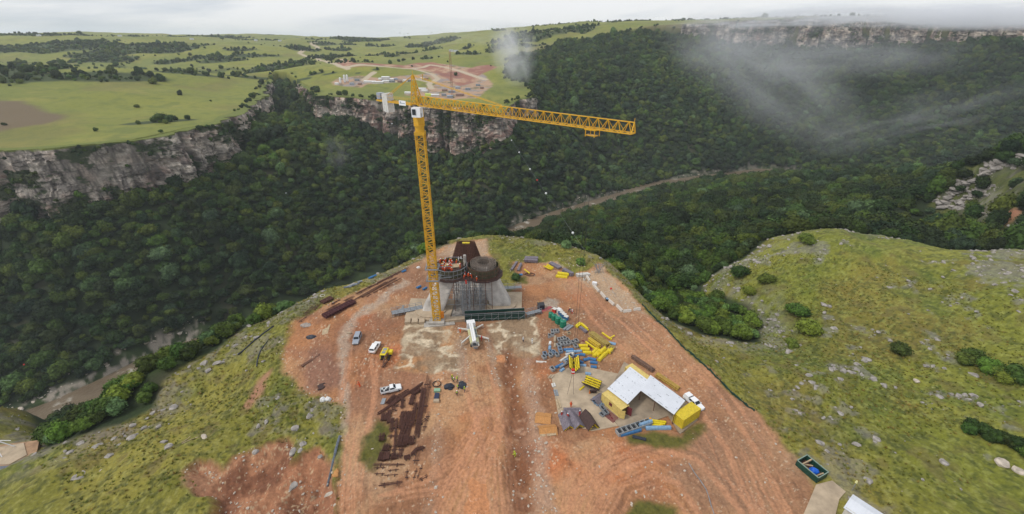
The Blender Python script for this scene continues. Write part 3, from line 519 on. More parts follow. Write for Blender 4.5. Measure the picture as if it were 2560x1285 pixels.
LEAF = leaf_mat('foliage', [(.013, .024, .010), (.023, .041, .013), (.042, .068, .016), (.072, .112, .02)], .8)
LEAFN = leaf_mat('bright foliage', [(.028, .05, .012), (.05, .085, .018), (.08, .13, .025), (.12, .18, .03)], .9, 25)
BARK = mat('bark', .9)[0]; BARK.node_tree.nodes['Principled BSDF'].inputs['Base Color'].default_value = (.16, .13, .10, 1)
def ico(sub):
    bm = bmesh.new(); bmesh.ops.create_icosphere(bm, subdivisions=sub, radius=1); V = np.array([v.co[:] for v in bm.verts]); Fc = np.array([[v.index for v in f.verts] for f in bm.faces]); bm.free(); return V, Fc
ICO = {k: ico(k) for k in (1, 2, 3, 4)}
def crown_mesh(name, seed, blobs, sub, leaves, flat=.75, rb=(.26, .46)):
    r = np.random.default_rng(seed); VV = []; FF = []; n0 = 0; V0, F0 = ICO[sub]; C = []
    for i in range(blobs):
        q = r.uniform(0, 2 * pi); h = r.uniform(-.25, 1) ** 1; rr = sqrt(max(0, 1 - max(h, 0) ** 2)) * (.45 + .4 * r.random()) * (1 if i else 0); rad = r.uniform(*rb)
        c = np.array([rr * cos(q), rr * sin(q), h * .72]) * r.uniform(.8, 1.08); C.append((c, rad))
    C.append((np.array([0, 0, .1]), .62))
    for c, rad in C:
        V = V0 * (1 + .30 * fbm(V0[:, 0] + c[0] * 9 + V0[:, 2], V0[:, 1] + c[1] * 9 - V0[:, 2], .7, 3, seed)[:, None]) * rad * r.uniform(.8, 1.2, 3) + c; VV.append(V); FF.append(F0 + n0); n0 += len(V)
    A = np.concatenate(VV); i = r.integers(0, len(A), leaves); cen = np.concatenate([np.repeat(c[None], len(V0), 0) for c, _ in C])[i]; nn = A[i] - cen; nn /= np.linalg.norm(nn, axis=1)[:, None] + 1e-6; p = A[i] + nn * r.uniform(-.02, .2, leaves)[:, None]
    a = r.normal(size=(leaves, 3)); a /= np.linalg.norm(a, axis=1)[:, None]; t = np.cross(nn, a); t /= np.linalg.norm(t, axis=1)[:, None] + 1e-6; u = np.cross(nn + .7 * a, t); u /= np.linalg.norm(u, axis=1)[:, None] + 1e-6; sz = r.uniform(.05, .15, leaves)[:, None]
    VV.append(np.stack([p - t * sz, p + u * sz * 1.3, p + t * sz], 1).reshape(-1, 3)); FF.append(np.arange(leaves * 3).reshape(-1, 3) + n0); V = np.concatenate(VV); V[:, 2] = np.where(V[:, 2] < 0, V[:, 2] * .8, V[:, 2]) * flat
    o = mesh_np(name, V, np.concatenate(FF), None, False, link=False); me = o.data; bpy.data.objects.remove(o); return me
NEARC = [crown_mesh('crown', 10 + i, [20, 26, 16, 22, 30, 24][i], 2, 1800, [.9, 1.1, .8, 1.0, 1.15, .9][i]) for i in range(6)]
FARC = [crown_mesh('crown', 30 + i, [8, 11, 6, 9, 13][i], 2, 500, [.95, 1.1, .85, 1.0, 1.2][i], (.34, .62)) for i in range(5)]
for me in NEARC: me.materials.append(LEAFN)
for me in FARC: me.materials.append(LEAF)
def trunk_mesh(seed):
    r = random.Random(seed); bm = bmesh.new()
    def limb(a, b, r0, r1, n=6):
        a = Vector(a); b = Vector(b); d = (b - a).normalized(); t = d.orthogonal().normalized(); u = d.cross(t); A = []; B = []
        for k in range(n): 
            q = 2 * pi * k / n; A.append(bm.verts.new(a + (t * cos(q) + u * sin(q)) * r0)); B.append(bm.verts.new(b + (t * cos(q) + u * sin(q)) * r1))
        for k in range(n): bm.faces.new((A[k], A[(k + 1) % n], B[(k + 1) % n], B[k]))
    limb((0, 0, -.9), (.03, .02, -.2), .075, .055)
    for k in range(5):
        q = 2 * pi * k / 5 + r.random(); limb((.03, .02, -.25), (cos(q) * .5, sin(q) * .5, .3 + .2 * r.random()), .045, .015, 5)
    me = bpy.data.meshes.new('trunk'); bm.to_mesh(me); bm.free(); me.materials.append(BARK); return me
TRUNKS = [trunk_mesh(i) for i in range(3)]
def scatter(x0, x1, y0, y1, sp, f, rmin=0, rmax=1e9):
    xs = np.arange(x0, x1, sp); ys = np.arange(y0, y1, sp); X, Y = np.meshgrid(xs, ys, indexing='ij'); X = X.ravel(); Y = Y.ravel()
    X = X + RNG.uniform(-.48, .48, len(X)) * sp; Y = Y + RNG.uniform(-.48, .48, len(Y)) * sp; R = np.hypot(X, Y)
    k = (R > rmin) & (R < rmax) & (np.abs(np.arctan2(X, Y)) < radians(58)); X, Y, R = X[k], Y[k], R[k]
    z, du, ds, dr = base_h(X, Y, True); p = f(X, Y, z, du, ds, dr, R); k = RNG.random(len(X)) < p; return np.stack([X[k], Y[k], z[k], R[k]], -1)
def f_low(x, y, z, du, ds, dr, R):
    p = (du > 2) * sstep(13, 19, dr - np.where(x < -60, 0, 4) + fbm(x, y, 14, 3, 102) * 5)
    ng = sdf(x, y, NG); p = p * (ng > 1.5); rh = inside(x, y, RH); p = p * np.where(rh, .62 * (fbm(x, y, 18, 3, 301) > -.22), 1)
    return p * np.where(fbm(x, y, 22, 3, 302) < -.52, .4, 1)
T1 = np.concatenate([scatter(-260, 330, -60, 300, 3.7, f_low, 40, 235), scatter(-1100, 1500, -60, 1350, 5.2, f_low, 235, 520)]); T2 = scatter(-1300, 1800, -60, 1400, 6.6, f_low, 520, 1500)
def f_up(x, y, z, du, ds, dr, R): return (du < -8) * bushmask(x, y) * .62 * (1 - (sdf(x, y, FARSITE) < 4) * 1.0)
T3 = scatter(-1800, 900, 250, 2600, 9, f_up, 300, 3000); 
def f_rim(x, y, z, du, ds, dr, R): return (np.abs(du + 3) < 5) * .33 * (fbm(x, y, 30, 3, 303) > -.05) + (du < -5) * .0009 * (R < 1500) + sstep(1150, 1500, R) * (fbm(x, y, 300, 3, 304) > .1) * (du < 0) * .012
T4 = scatter(-1500, 1300, 150, 1900, 5, f_rim, 200, 1900)
print('trees', len(T1), len(T2), len(T3), len(T4), 'cliff bushes', len(CLIFFVEG))
T5 = np.array([(a, b, c, math.hypot(a, b)) for a, b, c in CLIFFVEG]); T5 = T5[np.abs(np.arctan2(T5[:, 0], T5[:, 1])) < radians(58)]
def gn_instancer(name, pts, scl, rot, idx, protos):
    col = bpy.data.collections.new(name + ' kinds')
    for i, me in enumerate(protos): o = bpy.data.objects.new('%s_kind_%02d' % (name, i), me); col.objects.link(o)
    me = bpy.data.meshes.new(name); me.vertices.add(len(pts)); me.vertices.foreach_set('co', np.ascontiguousarray(pts, np.float32).ravel())
    for nm, ty, d in (('scl', 'FLOAT_VECTOR', scl), ('rot', 'FLOAT_VECTOR', rot)): a = me.attributes.new(nm, ty, 'POINT'); a.data.foreach_set('vector', np.ascontiguousarray(d, np.float32).ravel())
    a = me.attributes.new('idx', 'INT', 'POINT'); a.data.foreach_set('value', np.ascontiguousarray(idx, np.int32))
    o = bpy.data.objects.new(name, me); COL.objects.link(o)
    g = bpy.data.node_groups.new(name, 'GeometryNodeTree'); g.interface.new_socket('Geometry', in_out='INPUT', socket_type='NodeSocketGeometry'); g.interface.new_socket('Geometry', in_out='OUTPUT', socket_type='NodeSocketGeometry')
    N = g.nodes; L = g.links; gi = N.new('NodeGroupInput'); go = N.new('NodeGroupOutput'); ip = N.new('GeometryNodeInstanceOnPoints'); ci = N.new('GeometryNodeCollectionInfo'); ci.inputs[0].default_value = col; ci.inputs['Separate Children'].default_value = True; ci.inputs['Reset Children'].default_value = True
    mp = N.new('GeometryNodeMeshToPoints'); L.new(gi.outputs[0], mp.inputs[0]); L.new(mp.outputs[0], ip.inputs['Points']); L.new(ci.outputs[0], ip.inputs['Instance']); ip.inputs['Pick Instance'].default_value = True
    def na(nm, ty): q = N.new('GeometryNodeInputNamedAttribute'); q.data_type = ty; q.inputs[0].default_value = nm; return q.outputs[0]
    L.new(na('idx', 'INT'), ip.inputs['Instance Index']); er = N.new('FunctionNodeEulerToRotation'); L.new(na('rot', 'FLOAT_VECTOR'), er.inputs[0]); L.new(er.outputs[0], ip.inputs['Rotation']); L.new(na('scl', 'FLOAT_VECTOR'), ip.inputs['Scale']); L.new(ip.outputs[0], go.inputs[0])
    md = o.modifiers.new('instances', 'NODES'); md.node_group = g; return o
def tag(o, label=None, cat=None, group=None, kind=None):
    if label: o['label'] = label
    if cat: o['category'] = cat
    if group: o['group'] = group
    if kind: o['kind'] = kind
    return o
def empty(name, loc, rz=0.0, label=None, cat=None, group=None):
    o = bpy.data.objects.new(name, None); COL.objects.link(o); o.location = loc; o.rotation_euler = (0, 0, rz); o.empty_display_size = .3; return tag(o, label, cat, group)
def vis_px(p):
    x, y, z = p; dx, dy, dz = x, y, z - CH; d = dy * CP - dz * SP; return CX + F * dx / d, CY + F * (-(dz * CP) - dy * SP) / d
# --- nearest trees, one object each
Tn = T1[np.argsort(T1[:, 3])]
vis = np.array([(-60 < q[0] < 2620 and q[1] < 1330) for q in (vis_px(t[:3]) for t in Tn)])
def los(T):     # can the camera see this crown over the ground between
    k = np.linspace(.25, .97, 40)[None]; X = T[:, 0:1] * k; Y = T[:, 1:2] * k; Zr = CH + (T[:, 2:3] + 7 - CH) * k; return (base_h(X, Y) < Zr).all(1)
vis &= los(Tn); own = np.zeros(len(Tn), bool); own[np.nonzero(vis)[0][:235]] = True
def place_tree(x, y, z, r, kind=None, small=False, label=None, cat='tree', name='tree', group=None):
    k = random.randrange(6) if kind is None else kind; e = empty(name, (x, y, z), random.uniform(0, 6.28), label, cat, group)
    zc = r * (.55 if small else .9)
    c = bpy.data.objects.new('crown', NEARC[k]); COL.objects.link(c); c.parent = e; c.location = (0, 0, zc); c.scale = (r * random.uniform(.9, 1.15), r * random.uniform(.9, 1.15), r * random.uniform(.8, 1.1)); c.rotation_euler = (random.uniform(-.12, .12), random.uniform(-.12, .12), 0)
    t = bpy.data.objects.new('trunk', TRUNKS[k % 3]); COL.objects.link(t); t.parent = e; t.location = (0, 0, zc); t.scale = (r, r, r * (.75 if small else 1.1)); return e
for t in Tn[own]:
    px = vis_px(t[:3]); r = random.uniform(1.5, 3.0)
    if px[0] < 900: lb, g = 'bushy green tree in the band of trees below the left edge of the grass slope', 'trees below the left grass slope'
    else: lb, g = 'bushy green tree in the gully between the fenced site and the rocky hill', 'trees in the gully right of the site'
    place_tree(t[0], t[1], t[2] - .3, r, label=lb, group=g)
rest = Tn[~own]
def forest(name, A, rlo, rhi, protos, label, cat, lift=.55, sq=(.8, 1.25)):
    n = len(A); r = RNG.uniform(rlo * .75, rhi, n) * np.clip(A[:, 3] / 290, .62, 1) if name == 'forest' else RNG.uniform(rlo * .75, rhi, n); r = r * RNG.choice([1, 1.1, .7, .85, 1.55], n); pts = A[:, :3].copy(); pts[:, 2] += r * lift
    scl = np.stack([r * RNG.uniform(.85, 1.2, n), r * RNG.uniform(.85, 1.2, n), r * RNG.uniform(*sq, n)], -1); rot = np.stack([RNG.uniform(-.15, .15, n), RNG.uniform(-.15, .15, n), RNG.uniform(0, 6.28, n)], -1)
    o = gn_instancer(name, pts, scl, rot, RNG.integers(0, len(protos), n), protos); tag(o, label, cat, kind='stuff'); return o
MIDC = []
for me in NEARC: q = me.copy(); q.materials.clear(); q.materials.append(LEAF); MIDC.append(q)
forest('forest', rest, 2.9, 4.6, MIDC, 'dense dark green forest filling the gorge around the site', 'forest')
forest('forest', T2, 3.2, 5.4, FARC, 'distant forest covering the far slopes of the gorge', 'forest')
forest('bushes', np.concatenate([T3, T4]), 1.7, 3.8, FARC, 'dark bushes and thickets scattered over the grassy uplands', 'bushes')
forest('cliff_bushes', T5, .8, 2.2, FARC, 'small bushes growing on the ledges of the cliffs', 'bushes', .1)
# bushes standing alone on the near grass
for px, py, r, lb in [(1180 + 40, 0, 0, None), (1990, 790, 3.6, 'round dark bush standing alone in the middle of the rocky hillside'), (2020, 835, 3.2, 'loose bush just right of the round dark bush on the rocky hillside'), (1978, 865, 2.0, 'small bright green bush below the round dark bush on the hillside'), (1915, 705, 2.6, 'dark bush on the upper left of the rocky hillside'), (1845, 690, 3.4, 'spreading bush at the upper left rim of the rocky hillside'),
                      (1870, 735, 2.4, 'low dark bush below the spreading bush on the hillside rim'), (1740, 712, 2.8, 'pale green bush at the left rim of the rocky hill'), (2015, 608, 3.0, 'bright lime green small tree on the skyline of the rocky hill'), (1345, 597, 2.3, 'dark bush on the grassy nose behind the grey formwork beams'), (1414, 618, 2.1, 'round dark bush on the grass between nose and forest'), (1452, 660, 1.6, 'dark shrub growing in the pale gravel patch'),
                      (1244, 586, 2.0, 'dark bush at the tip of the site beside the river view'), (1290, 697, 1.5, 'low green shrub beside the right concrete leg'), (2420, 610, 4.2, 'dark green tree below the far rocky hill'), (2330, 605, 3.6, 'broad dark tree at the far right end of the hill skyline'), (1560, 668, 2.6, 'dark bush beside the pale gravel at the site corner'), (820, 705, 1.8, 'bright green bush by the rocks at the left rim'), (2250, 880, 2.2, 'low dark bush among pale rocks on the right hillside')]:
    if lb:
        h = hit(px, py)[0]; place_tree(h[0], h[1], h[2] - .3, r, small=True, label=lb, cat='bush', name='bush')
for px, py, n, rr, lb in [(2480, 925, 9, 2.3, 'dark green bush in the long thicket on the right hillside'), (2500, 1105, 9, 2.0, 'grey brown bare bush in the thicket at the lower right'), (1235, 640, 0, 0, '')]:
    for i in range(n):
        h = hit(px + (i - n / 2) * 17 + random.uniform(-8, 8), py + (i - n / 2) * 7 + random.uniform(-14, 14))[0]; place_tree(h[0], h[1], h[2] - .3, rr * random.uniform(.6, 1), small=True, label=lb, cat='bush', name='bush', group=lb.split(' in the ')[1])
# ---------------------------------------------------------------- loose rocks
def rock_mesh(seed, sub=2):
    V, Fc = ICO[sub]; r = np.random.default_rng(seed); V = V.copy()
    for _ in range(9):
        n = r.normal(size=3); n /= np.linalg.norm(n); d = r.uniform(.45, .8); k = V @ n; V = V - np.outer(np.maximum(k - d, 0), n)
    V *= r.uniform(.6, 1.1, 3); V[:, 2] *= .7; o = mesh_np('rock', V, Fc, None, False, link=False); me = o.data; bpy.data.objects.remove(o); return me
def simple(name, col, rough=.8, var=.0, metal=0.0, nscale=3.0):
    m, nt, b = mat(name, rough); b.inputs['Metallic'].default_value = metal
    if var <= 0: b.inputs['Base Color'].default_value = (*col, 1); return m
    N = nt.nodes; L = nt.links; tc = N.new('ShaderNodeTexCoord'); n = N.new('ShaderNodeTexNoise'); n.inputs['Scale'].default_value = nscale; n.inputs['Detail'].default_value = 6; n.inputs['Roughness'].default_value = .65; L.new(tc.outputs['Object'], n.inputs['Vector'])
    cr = N.new('ShaderNodeValToRGB'); e = cr.color_ramp.elements; e[0].position = .35; e[1].position = .65; e[0].color = (*[c * (1 - var) for c in col], 1); e[1].color = (*[min(.95, c * (1 + var * .5)) for c in col], 1); L.new(n.outputs[0], cr.inputs[0]); L.new(cr.outputs[0], b.inputs['Base Color']); return m
STONE = simple('grey stone', (.33, .30, .27), .9, .45, nscale=1.2); PSTONE = simple('pale stone', (.50, .43, .35), .9, .4, nscale=1.2)
ROCKS = [rock_mesh(i) for i in range(6)]; PROCKS = [me.copy() for me in ROCKS]
for a, b in zip(ROCKS, PROCKS): a.materials.append(STONE); b.materials.append(PSTONE)
def f_rock(x, y, z, du, ds, dr, R):
    i = inside(x, y, NG) | inside(x, y, RH); right = sstep(60, 95, x); e = np.abs(sdf(x, y, NG)) < 10
    k = (fbm(x, y, 16, 3, 126) + .55 * fbm(x, y, 3.2, 3, 127)); return i * (ds > 2) * (du > 0) * np.clip((k > .17) * (.12 + .30 * right) + e * (.18 + .22 * right) * (fbm(x, y, 14, 2, 305) > -.1) + .004, 0, 1)
K1 = np.concatenate([scatter(-220, 420, 10, 340, 1.15, f_rock, 25, 420), scatter(200, 620, 180, 420, 2.0, lambda x, y, z, du, ds, dr, R: inside(x, y, RH) * (fbm(x, y, 14, 3, 132) * .5 + .8 * fbm(x, y, 4, 4, 133) > .02) * .5, 300, 620)]); print('rocks', len(K1))
def rocks(name, A, lo, hi, protos, label):
    n = len(A); r = lo + (hi - lo) * RNG.random(n) ** 3; scl = np.stack([r * RNG.uniform(.8, 1.3, n), r * RNG.uniform(.8, 1.3, n), r], -1)
    o = gn_instancer(name, A[:, :3], scl, np.stack([RNG.uniform(-.3, .3, n), RNG.uniform(-.3, .3, n), RNG.uniform(0, 6.28, n)], -1), RNG.integers(0, len(protos), n), protos); tag(o, label, 'rocks', kind='stuff')
rocks('rocks', K1, .16, 1.35, ROCKS, 'pale grey rocks scattered over the grassy hillsides')
_o = []
for (a, b), (c, d), k in (((2350, 505), (2405, 445), 26), ((2405, 445), (2482, 402), 30), ((2482, 402), (2575, 388), 22), ((2380, 520), (2440, 470), 14), ((2440, 480), (2560, 440), 20), ((2420, 560), (2490, 590), 12), ((2500, 520), (2575, 560), 14)):
    _o.append(hit(np.linspace(a, c, k * 3) + RNG.uniform(-13, 13, k * 3), np.linspace(b, d, k * 3) + RNG.uniform(-4, 24, k * 3)))
_o = np.concatenate(_o); _o[:, 2] -= .6; rocks('outcrop_rocks', _o, 1.2, 4.2, ROCKS, 'big grey blocks of the rocky outcrop at the right edge')
def f_bank(x, y, z, du, ds, dr, R): return (dr > 14) * (dr < 24) * np.where(x < -60, .35, .12) * np.where((x > -255) & (x < -25), 0, 1)
K2 = scatter(-480, 500, 150, 820, 2.6, f_bank, 100, 900); rocks('river_rocks', K2, .7, 2.4, PROCKS, 'pale boulders along the river banks')
def f_rub(x, y, z, du, ds, dr, R):
    p = inside(x, y, PIT) * .35 * (fbm(x, y, 5, 3, 306) > 0) + inside(x, y, TRENCH) * .18
    for pl, _ in PALE: p = np.maximum(p, inside(x, y, pl) * .42)
    fl = np.zeros(x.shape, bool)
    for pl in FLAT: fl |= inside(x, y, pl)
    return np.where(fl, 0, np.maximum(p, (inside(x, y, BARE)) * .02 + .25 * (np.abs(sdf(x, y, BARE)) < 1.2) * (x < 20)))
K3 = scatter(-75, 95, 15, 165, .62, f_rub, 20, 200); K3[:, 2] = terrain(K3[:, 0], K3[:, 1])[0]; rocks('rubble', K3, .06, .42, PROCKS, 'broken pale stones and rubble lying on the red earth')

def tuft_mesh(seed):
    r = np.random.default_rng(seed); V = []; 
    for i in range(26):
        a = r.uniform(0, 2 * pi); d = r.uniform(0, .35); h = r.uniform(.35, 1); c = np.array([d * cos(a), d * sin(a), -.05]); l = np.array([cos(a), sin(a), 0]) * r.uniform(.1, .6); t = np.array([-sin(a), cos(a), 0]) * .07; V += [c - t, c + t, c + l + np.array([0, 0, h])]
    o = mesh_np('tuft', np.array(V), np.arange(len(V)).reshape(-1, 3), None, False, link=False); me = o.data; bpy.data.objects.remove(o); return me
TUFT = [tuft_mesh(i) for i in range(4)]; GRM = leaf_mat('grass blades', [(.09, .11, .018), (.13, .15, .02), (.17, .16, .03), (.24, .20, .05)], 1.0, 9)
for me in TUFT: me.materials.append(GRM)
def f_tuft(x, y, z, du, ds, dr, R): return inside(x, y, NG) * (ds > -6) * (sdf(x, y, BARE) > 0) * (sdf(x, y, PIT) > 0) * (sdf(x, y, CORNER) > 1) * np.clip(.55 + fbm(x, y, 8, 3, 307), 0, .9)
K4 = scatter(-200, 260, 10, 200, .95, f_tuft, 20, 190); print('tufts', len(K4))
K4[:, 2] = terrain(K4[:, 0], K4[:, 1])[0]; n = len(K4); r_ = RNG.uniform(.22, .62, n)
tag(gn_instancer('grass', K4[:, :3], np.stack([r_ * 1.3, r_ * 1.3, r_ * .8], -1), np.stack([RNG.uniform(-.2, .2, n), RNG.uniform(-.2, .2, n), RNG.uniform(0, 6.28, n)], -1), RNG.integers(0, 4, n), TUFT), 'tufts of green and straw coloured grass on the near slopes', 'grass', kind='stuff')
# ================================================================ objects
def M(name, c, r=.6, var=.12, metal=0.0, ns=2.0): return simple(name, c, r, var, metal, ns)
YEL = M('crane yellow', (.62, .34, .02), .45); FYEL = M('formwork yellow', (.72, .56, .02), .5, .2); WHITE = M('white paint', (.80, .80, .80), .35, .05); DWHITE = M('dirty white', (.62, .60, .55), .6, .2)
CONC = M('concrete', (.40, .37, .33), .85, .28, ns=.5); WCONC = M('wet concrete floor', (.33, .30, .265), .6, .45, ns=.9); PCONC = M('sandy concrete', (.44, .345, .24), .85, .25, ns=.35); STEEL = M('galvanised steel', (.30, .32, .34), .5, .2, .3); GREY = M('grey steel', (.25, .27, .29), .6, .3)
DARK = M('dark steel', (.035, .035, .04), .5, .2); GLASS = M('glass', (.02, .025, .03), .1, 0); RUST = M('rusty steel', (.10, .042, .030), .8, .4, ns=3); RUST2 = M('brown rusty steel', (.15, .075, .05), .85, .4, ns=3); BLUE = M('blue formwork paint', (.05, .17, .36), .5, .25); LBLUE = M('pale blue paint', (.22, .36, .52), .5, .25)
GREENT = M('green tank plastic', (.015, .19, .11), .35, .1); DGREEN = M('dark green net', (.012, .055, .040), .7, .4, ns=2.5); SKIPG = M('dark green paint', (.012, .06, .042), .45, .25); ORANGE = M('orange fabric', (.75, .10, .02), .7, .1); RED = M('red paint', (.60, .04, .03), .5, .1); LIME = M('yellow green fabric', (.50, .62, .05), .7, .1); NAVY = M('dark blue fabric', (.03, .04, .08), .7, .1); SKIN = M('skin', (.12, .06, .035), .6, 0); WFAB = M('white fabric', (.7, .7, .68), .7, .1)
CYEL = M('container pale yellow', (.66, .50, .16), .55, .18); BYEL = M('container yellow', (.62, .47, .03), .5, .22); MAROON = M('maroon steel', (.16, .03, .035), .7, .3); ROOFW = M('white roof sheet', (.66, .68, .72), .45, .07, ns=.4); TIMBER = M('orange timber', (.50, .24, .08), .8, .25, ns=3); PLY = M('pale timber', (.46, .35, .22), .85, .3, ns=2); BROWNP = M('brown plywood', (.075, .045, .04), .7, .3, ns=3); PURP = M('grey plywood', (.19, .165, .19), .7, .35, ns=2); TYRE = M('rubber', (.02, .02, .02), .8, 0); SILVER = M('silver paint', (.36, .39, .44), .3, .05, .4); TARP = M('black plastic', (.03, .035, .05), .35, .4, ns=4); BTARP = M('bright blue plastic', (.01, .12, .60), .4, .3); ORAN = M('faded orange paint', (.42, .17, .08), .6, .1)
def gz(x, y): return float(terrain(np.array([[float(x)]]), np.array([[float(y)]]))[0][0, 0])
def W(px, py): p = P(px, py, 0); return Vector((p[0], p[1], gz(*p)))
class MB:
    def __init__(s): s.v = []; s.f = []
    def add(s, vs, fs): n = len(s.v); s.v += [tuple(q) for q in vs]; s.f += [tuple(n + i for i in f) for f in fs]; return s
    def box(s, c, d, rz=0.0, tap=1.0, rx=0.0, ry=0.0):
        m = Matrix.Translation(c) @ Matrix.Rotation(rz, 4, 'Z') @ Matrix.Rotation(ry, 4, 'Y') @ Matrix.Rotation(rx, 4, 'X'); x, y, z = d[0] / 2, d[1] / 2, d[2] / 2; vs = []
        for k, t in ((-z, 1), (z, tap)):
            for a, b in ((-x, -y), (x, -y), (x, y), (-x, y)): vs.append(m @ Vector((a * t, b * t, k)))
        return s.add(vs, [(3, 2, 1, 0), (4, 5, 6, 7), (0, 1, 5, 4), (1, 2, 6, 5), (2, 3, 7, 6), (3, 0, 4, 7)])
    def bar(s, a, b, w, n=4, w2=None):
        a = Vector(a); b = Vector(b); d = b - a
        if d.length < 1e-6: return s
        d.normalize(); t = d.cross(Vector((0, 0, 1))) if abs(d.z) < .98 else Vector((1, 0, 0)); t.normalize(); u = d.cross(t); vs = []; w2 = w if w2 is None else w2
        for p, ww in ((a, w), (b, w2)):
            for k in range(n): q = 2 * pi * (k + .5) / n; vs.append(p + (t * cos(q) + u * sin(q)) * ww * (.7071 if n == 4 else .5))
        return s.add(vs, [tuple(range(n))[::-1], tuple(range(n, 2 * n))] + [(k, (k + 1) % n, n + (k + 1) % n, n + k) for k in range(n)])
    def loft(s, rings, cap=True):     # rings of equal count
        n = len(rings[0]); vs = [p for r in rings for p in r]; fs = []
        for i in range(len(rings) - 1): fs += [(i * n + k, i * n + (k + 1) % n, (i + 1) * n + (k + 1) % n, (i + 1) * n + k) for k in range(n)]
        if cap: fs += [tuple(range(n))[::-1], tuple(range((len(rings) - 1) * n, len(rings) * n))]
        return s.add(vs, fs)
    def cyl(s, c, r, h, n=16, r2=None, axis='Z', cap=True):
        r2 = r if r2 is None else r2; A = []
        for k, rr in ((0, r), (h, r2)):
            g = []
            for i in range(n):
                q = 2 * pi * i / n; a, b = rr * cos(q), rr * sin(q)
                g.append((c[0] + a, c[1] + b, c[2] + k) if axis == 'Z' else ((c[0] + a, c[1] + k - h / 2, c[2] + b) if axis == 'Y' else (c[0] + k - h / 2, c[1] + a, c[2] + b)))
            A.append(g)
        return s.loft(A, cap)
    def prism(s, pts, z0, z1):
        n = len(pts); return s.loft([[(a, b, z0) for a, b in pts], [(a, b, z1) for a, b in pts]])
    def sheet(s, pts, z): return s.add([(a, b, z) for a, b in pts], [tuple(range(len(pts)))])
    def build(s, name, m, parent=None, smooth=False):
        me = bpy.data.meshes.new(name); me.from_pydata(s.v, [], s.f); me.materials.append(m); bm = bmesh.new(); bm.from_mesh(me); bmesh.ops.recalc_face_normals(bm, faces=bm.faces); bm.to_mesh(me); bm.free()
        if smooth:
            for p in me.polygons: p.use_smooth = True
        o = bpy.data.objects.new(name, me); COL.objects.link(o)
        if parent: o.parent = parent
        return o
def copy_tree(o, parent=None):
    c = o.copy(); COL.objects.link(c)
    if parent: c.parent = parent
    for ch in list(o.children): copy_tree(ch, c)
    return c
ORD = ['first', 'second', 'third', 'fourth', 'fifth', 'sixth', 'seventh', 'eighth', 'ninth', 'tenth', 'eleventh', 'twelfth', 'thirteenth', 'fourteenth', 'fifteenth', 'sixteenth', 'seventeenth', 'eighteenth', 'nineteenth', 'twentieth']
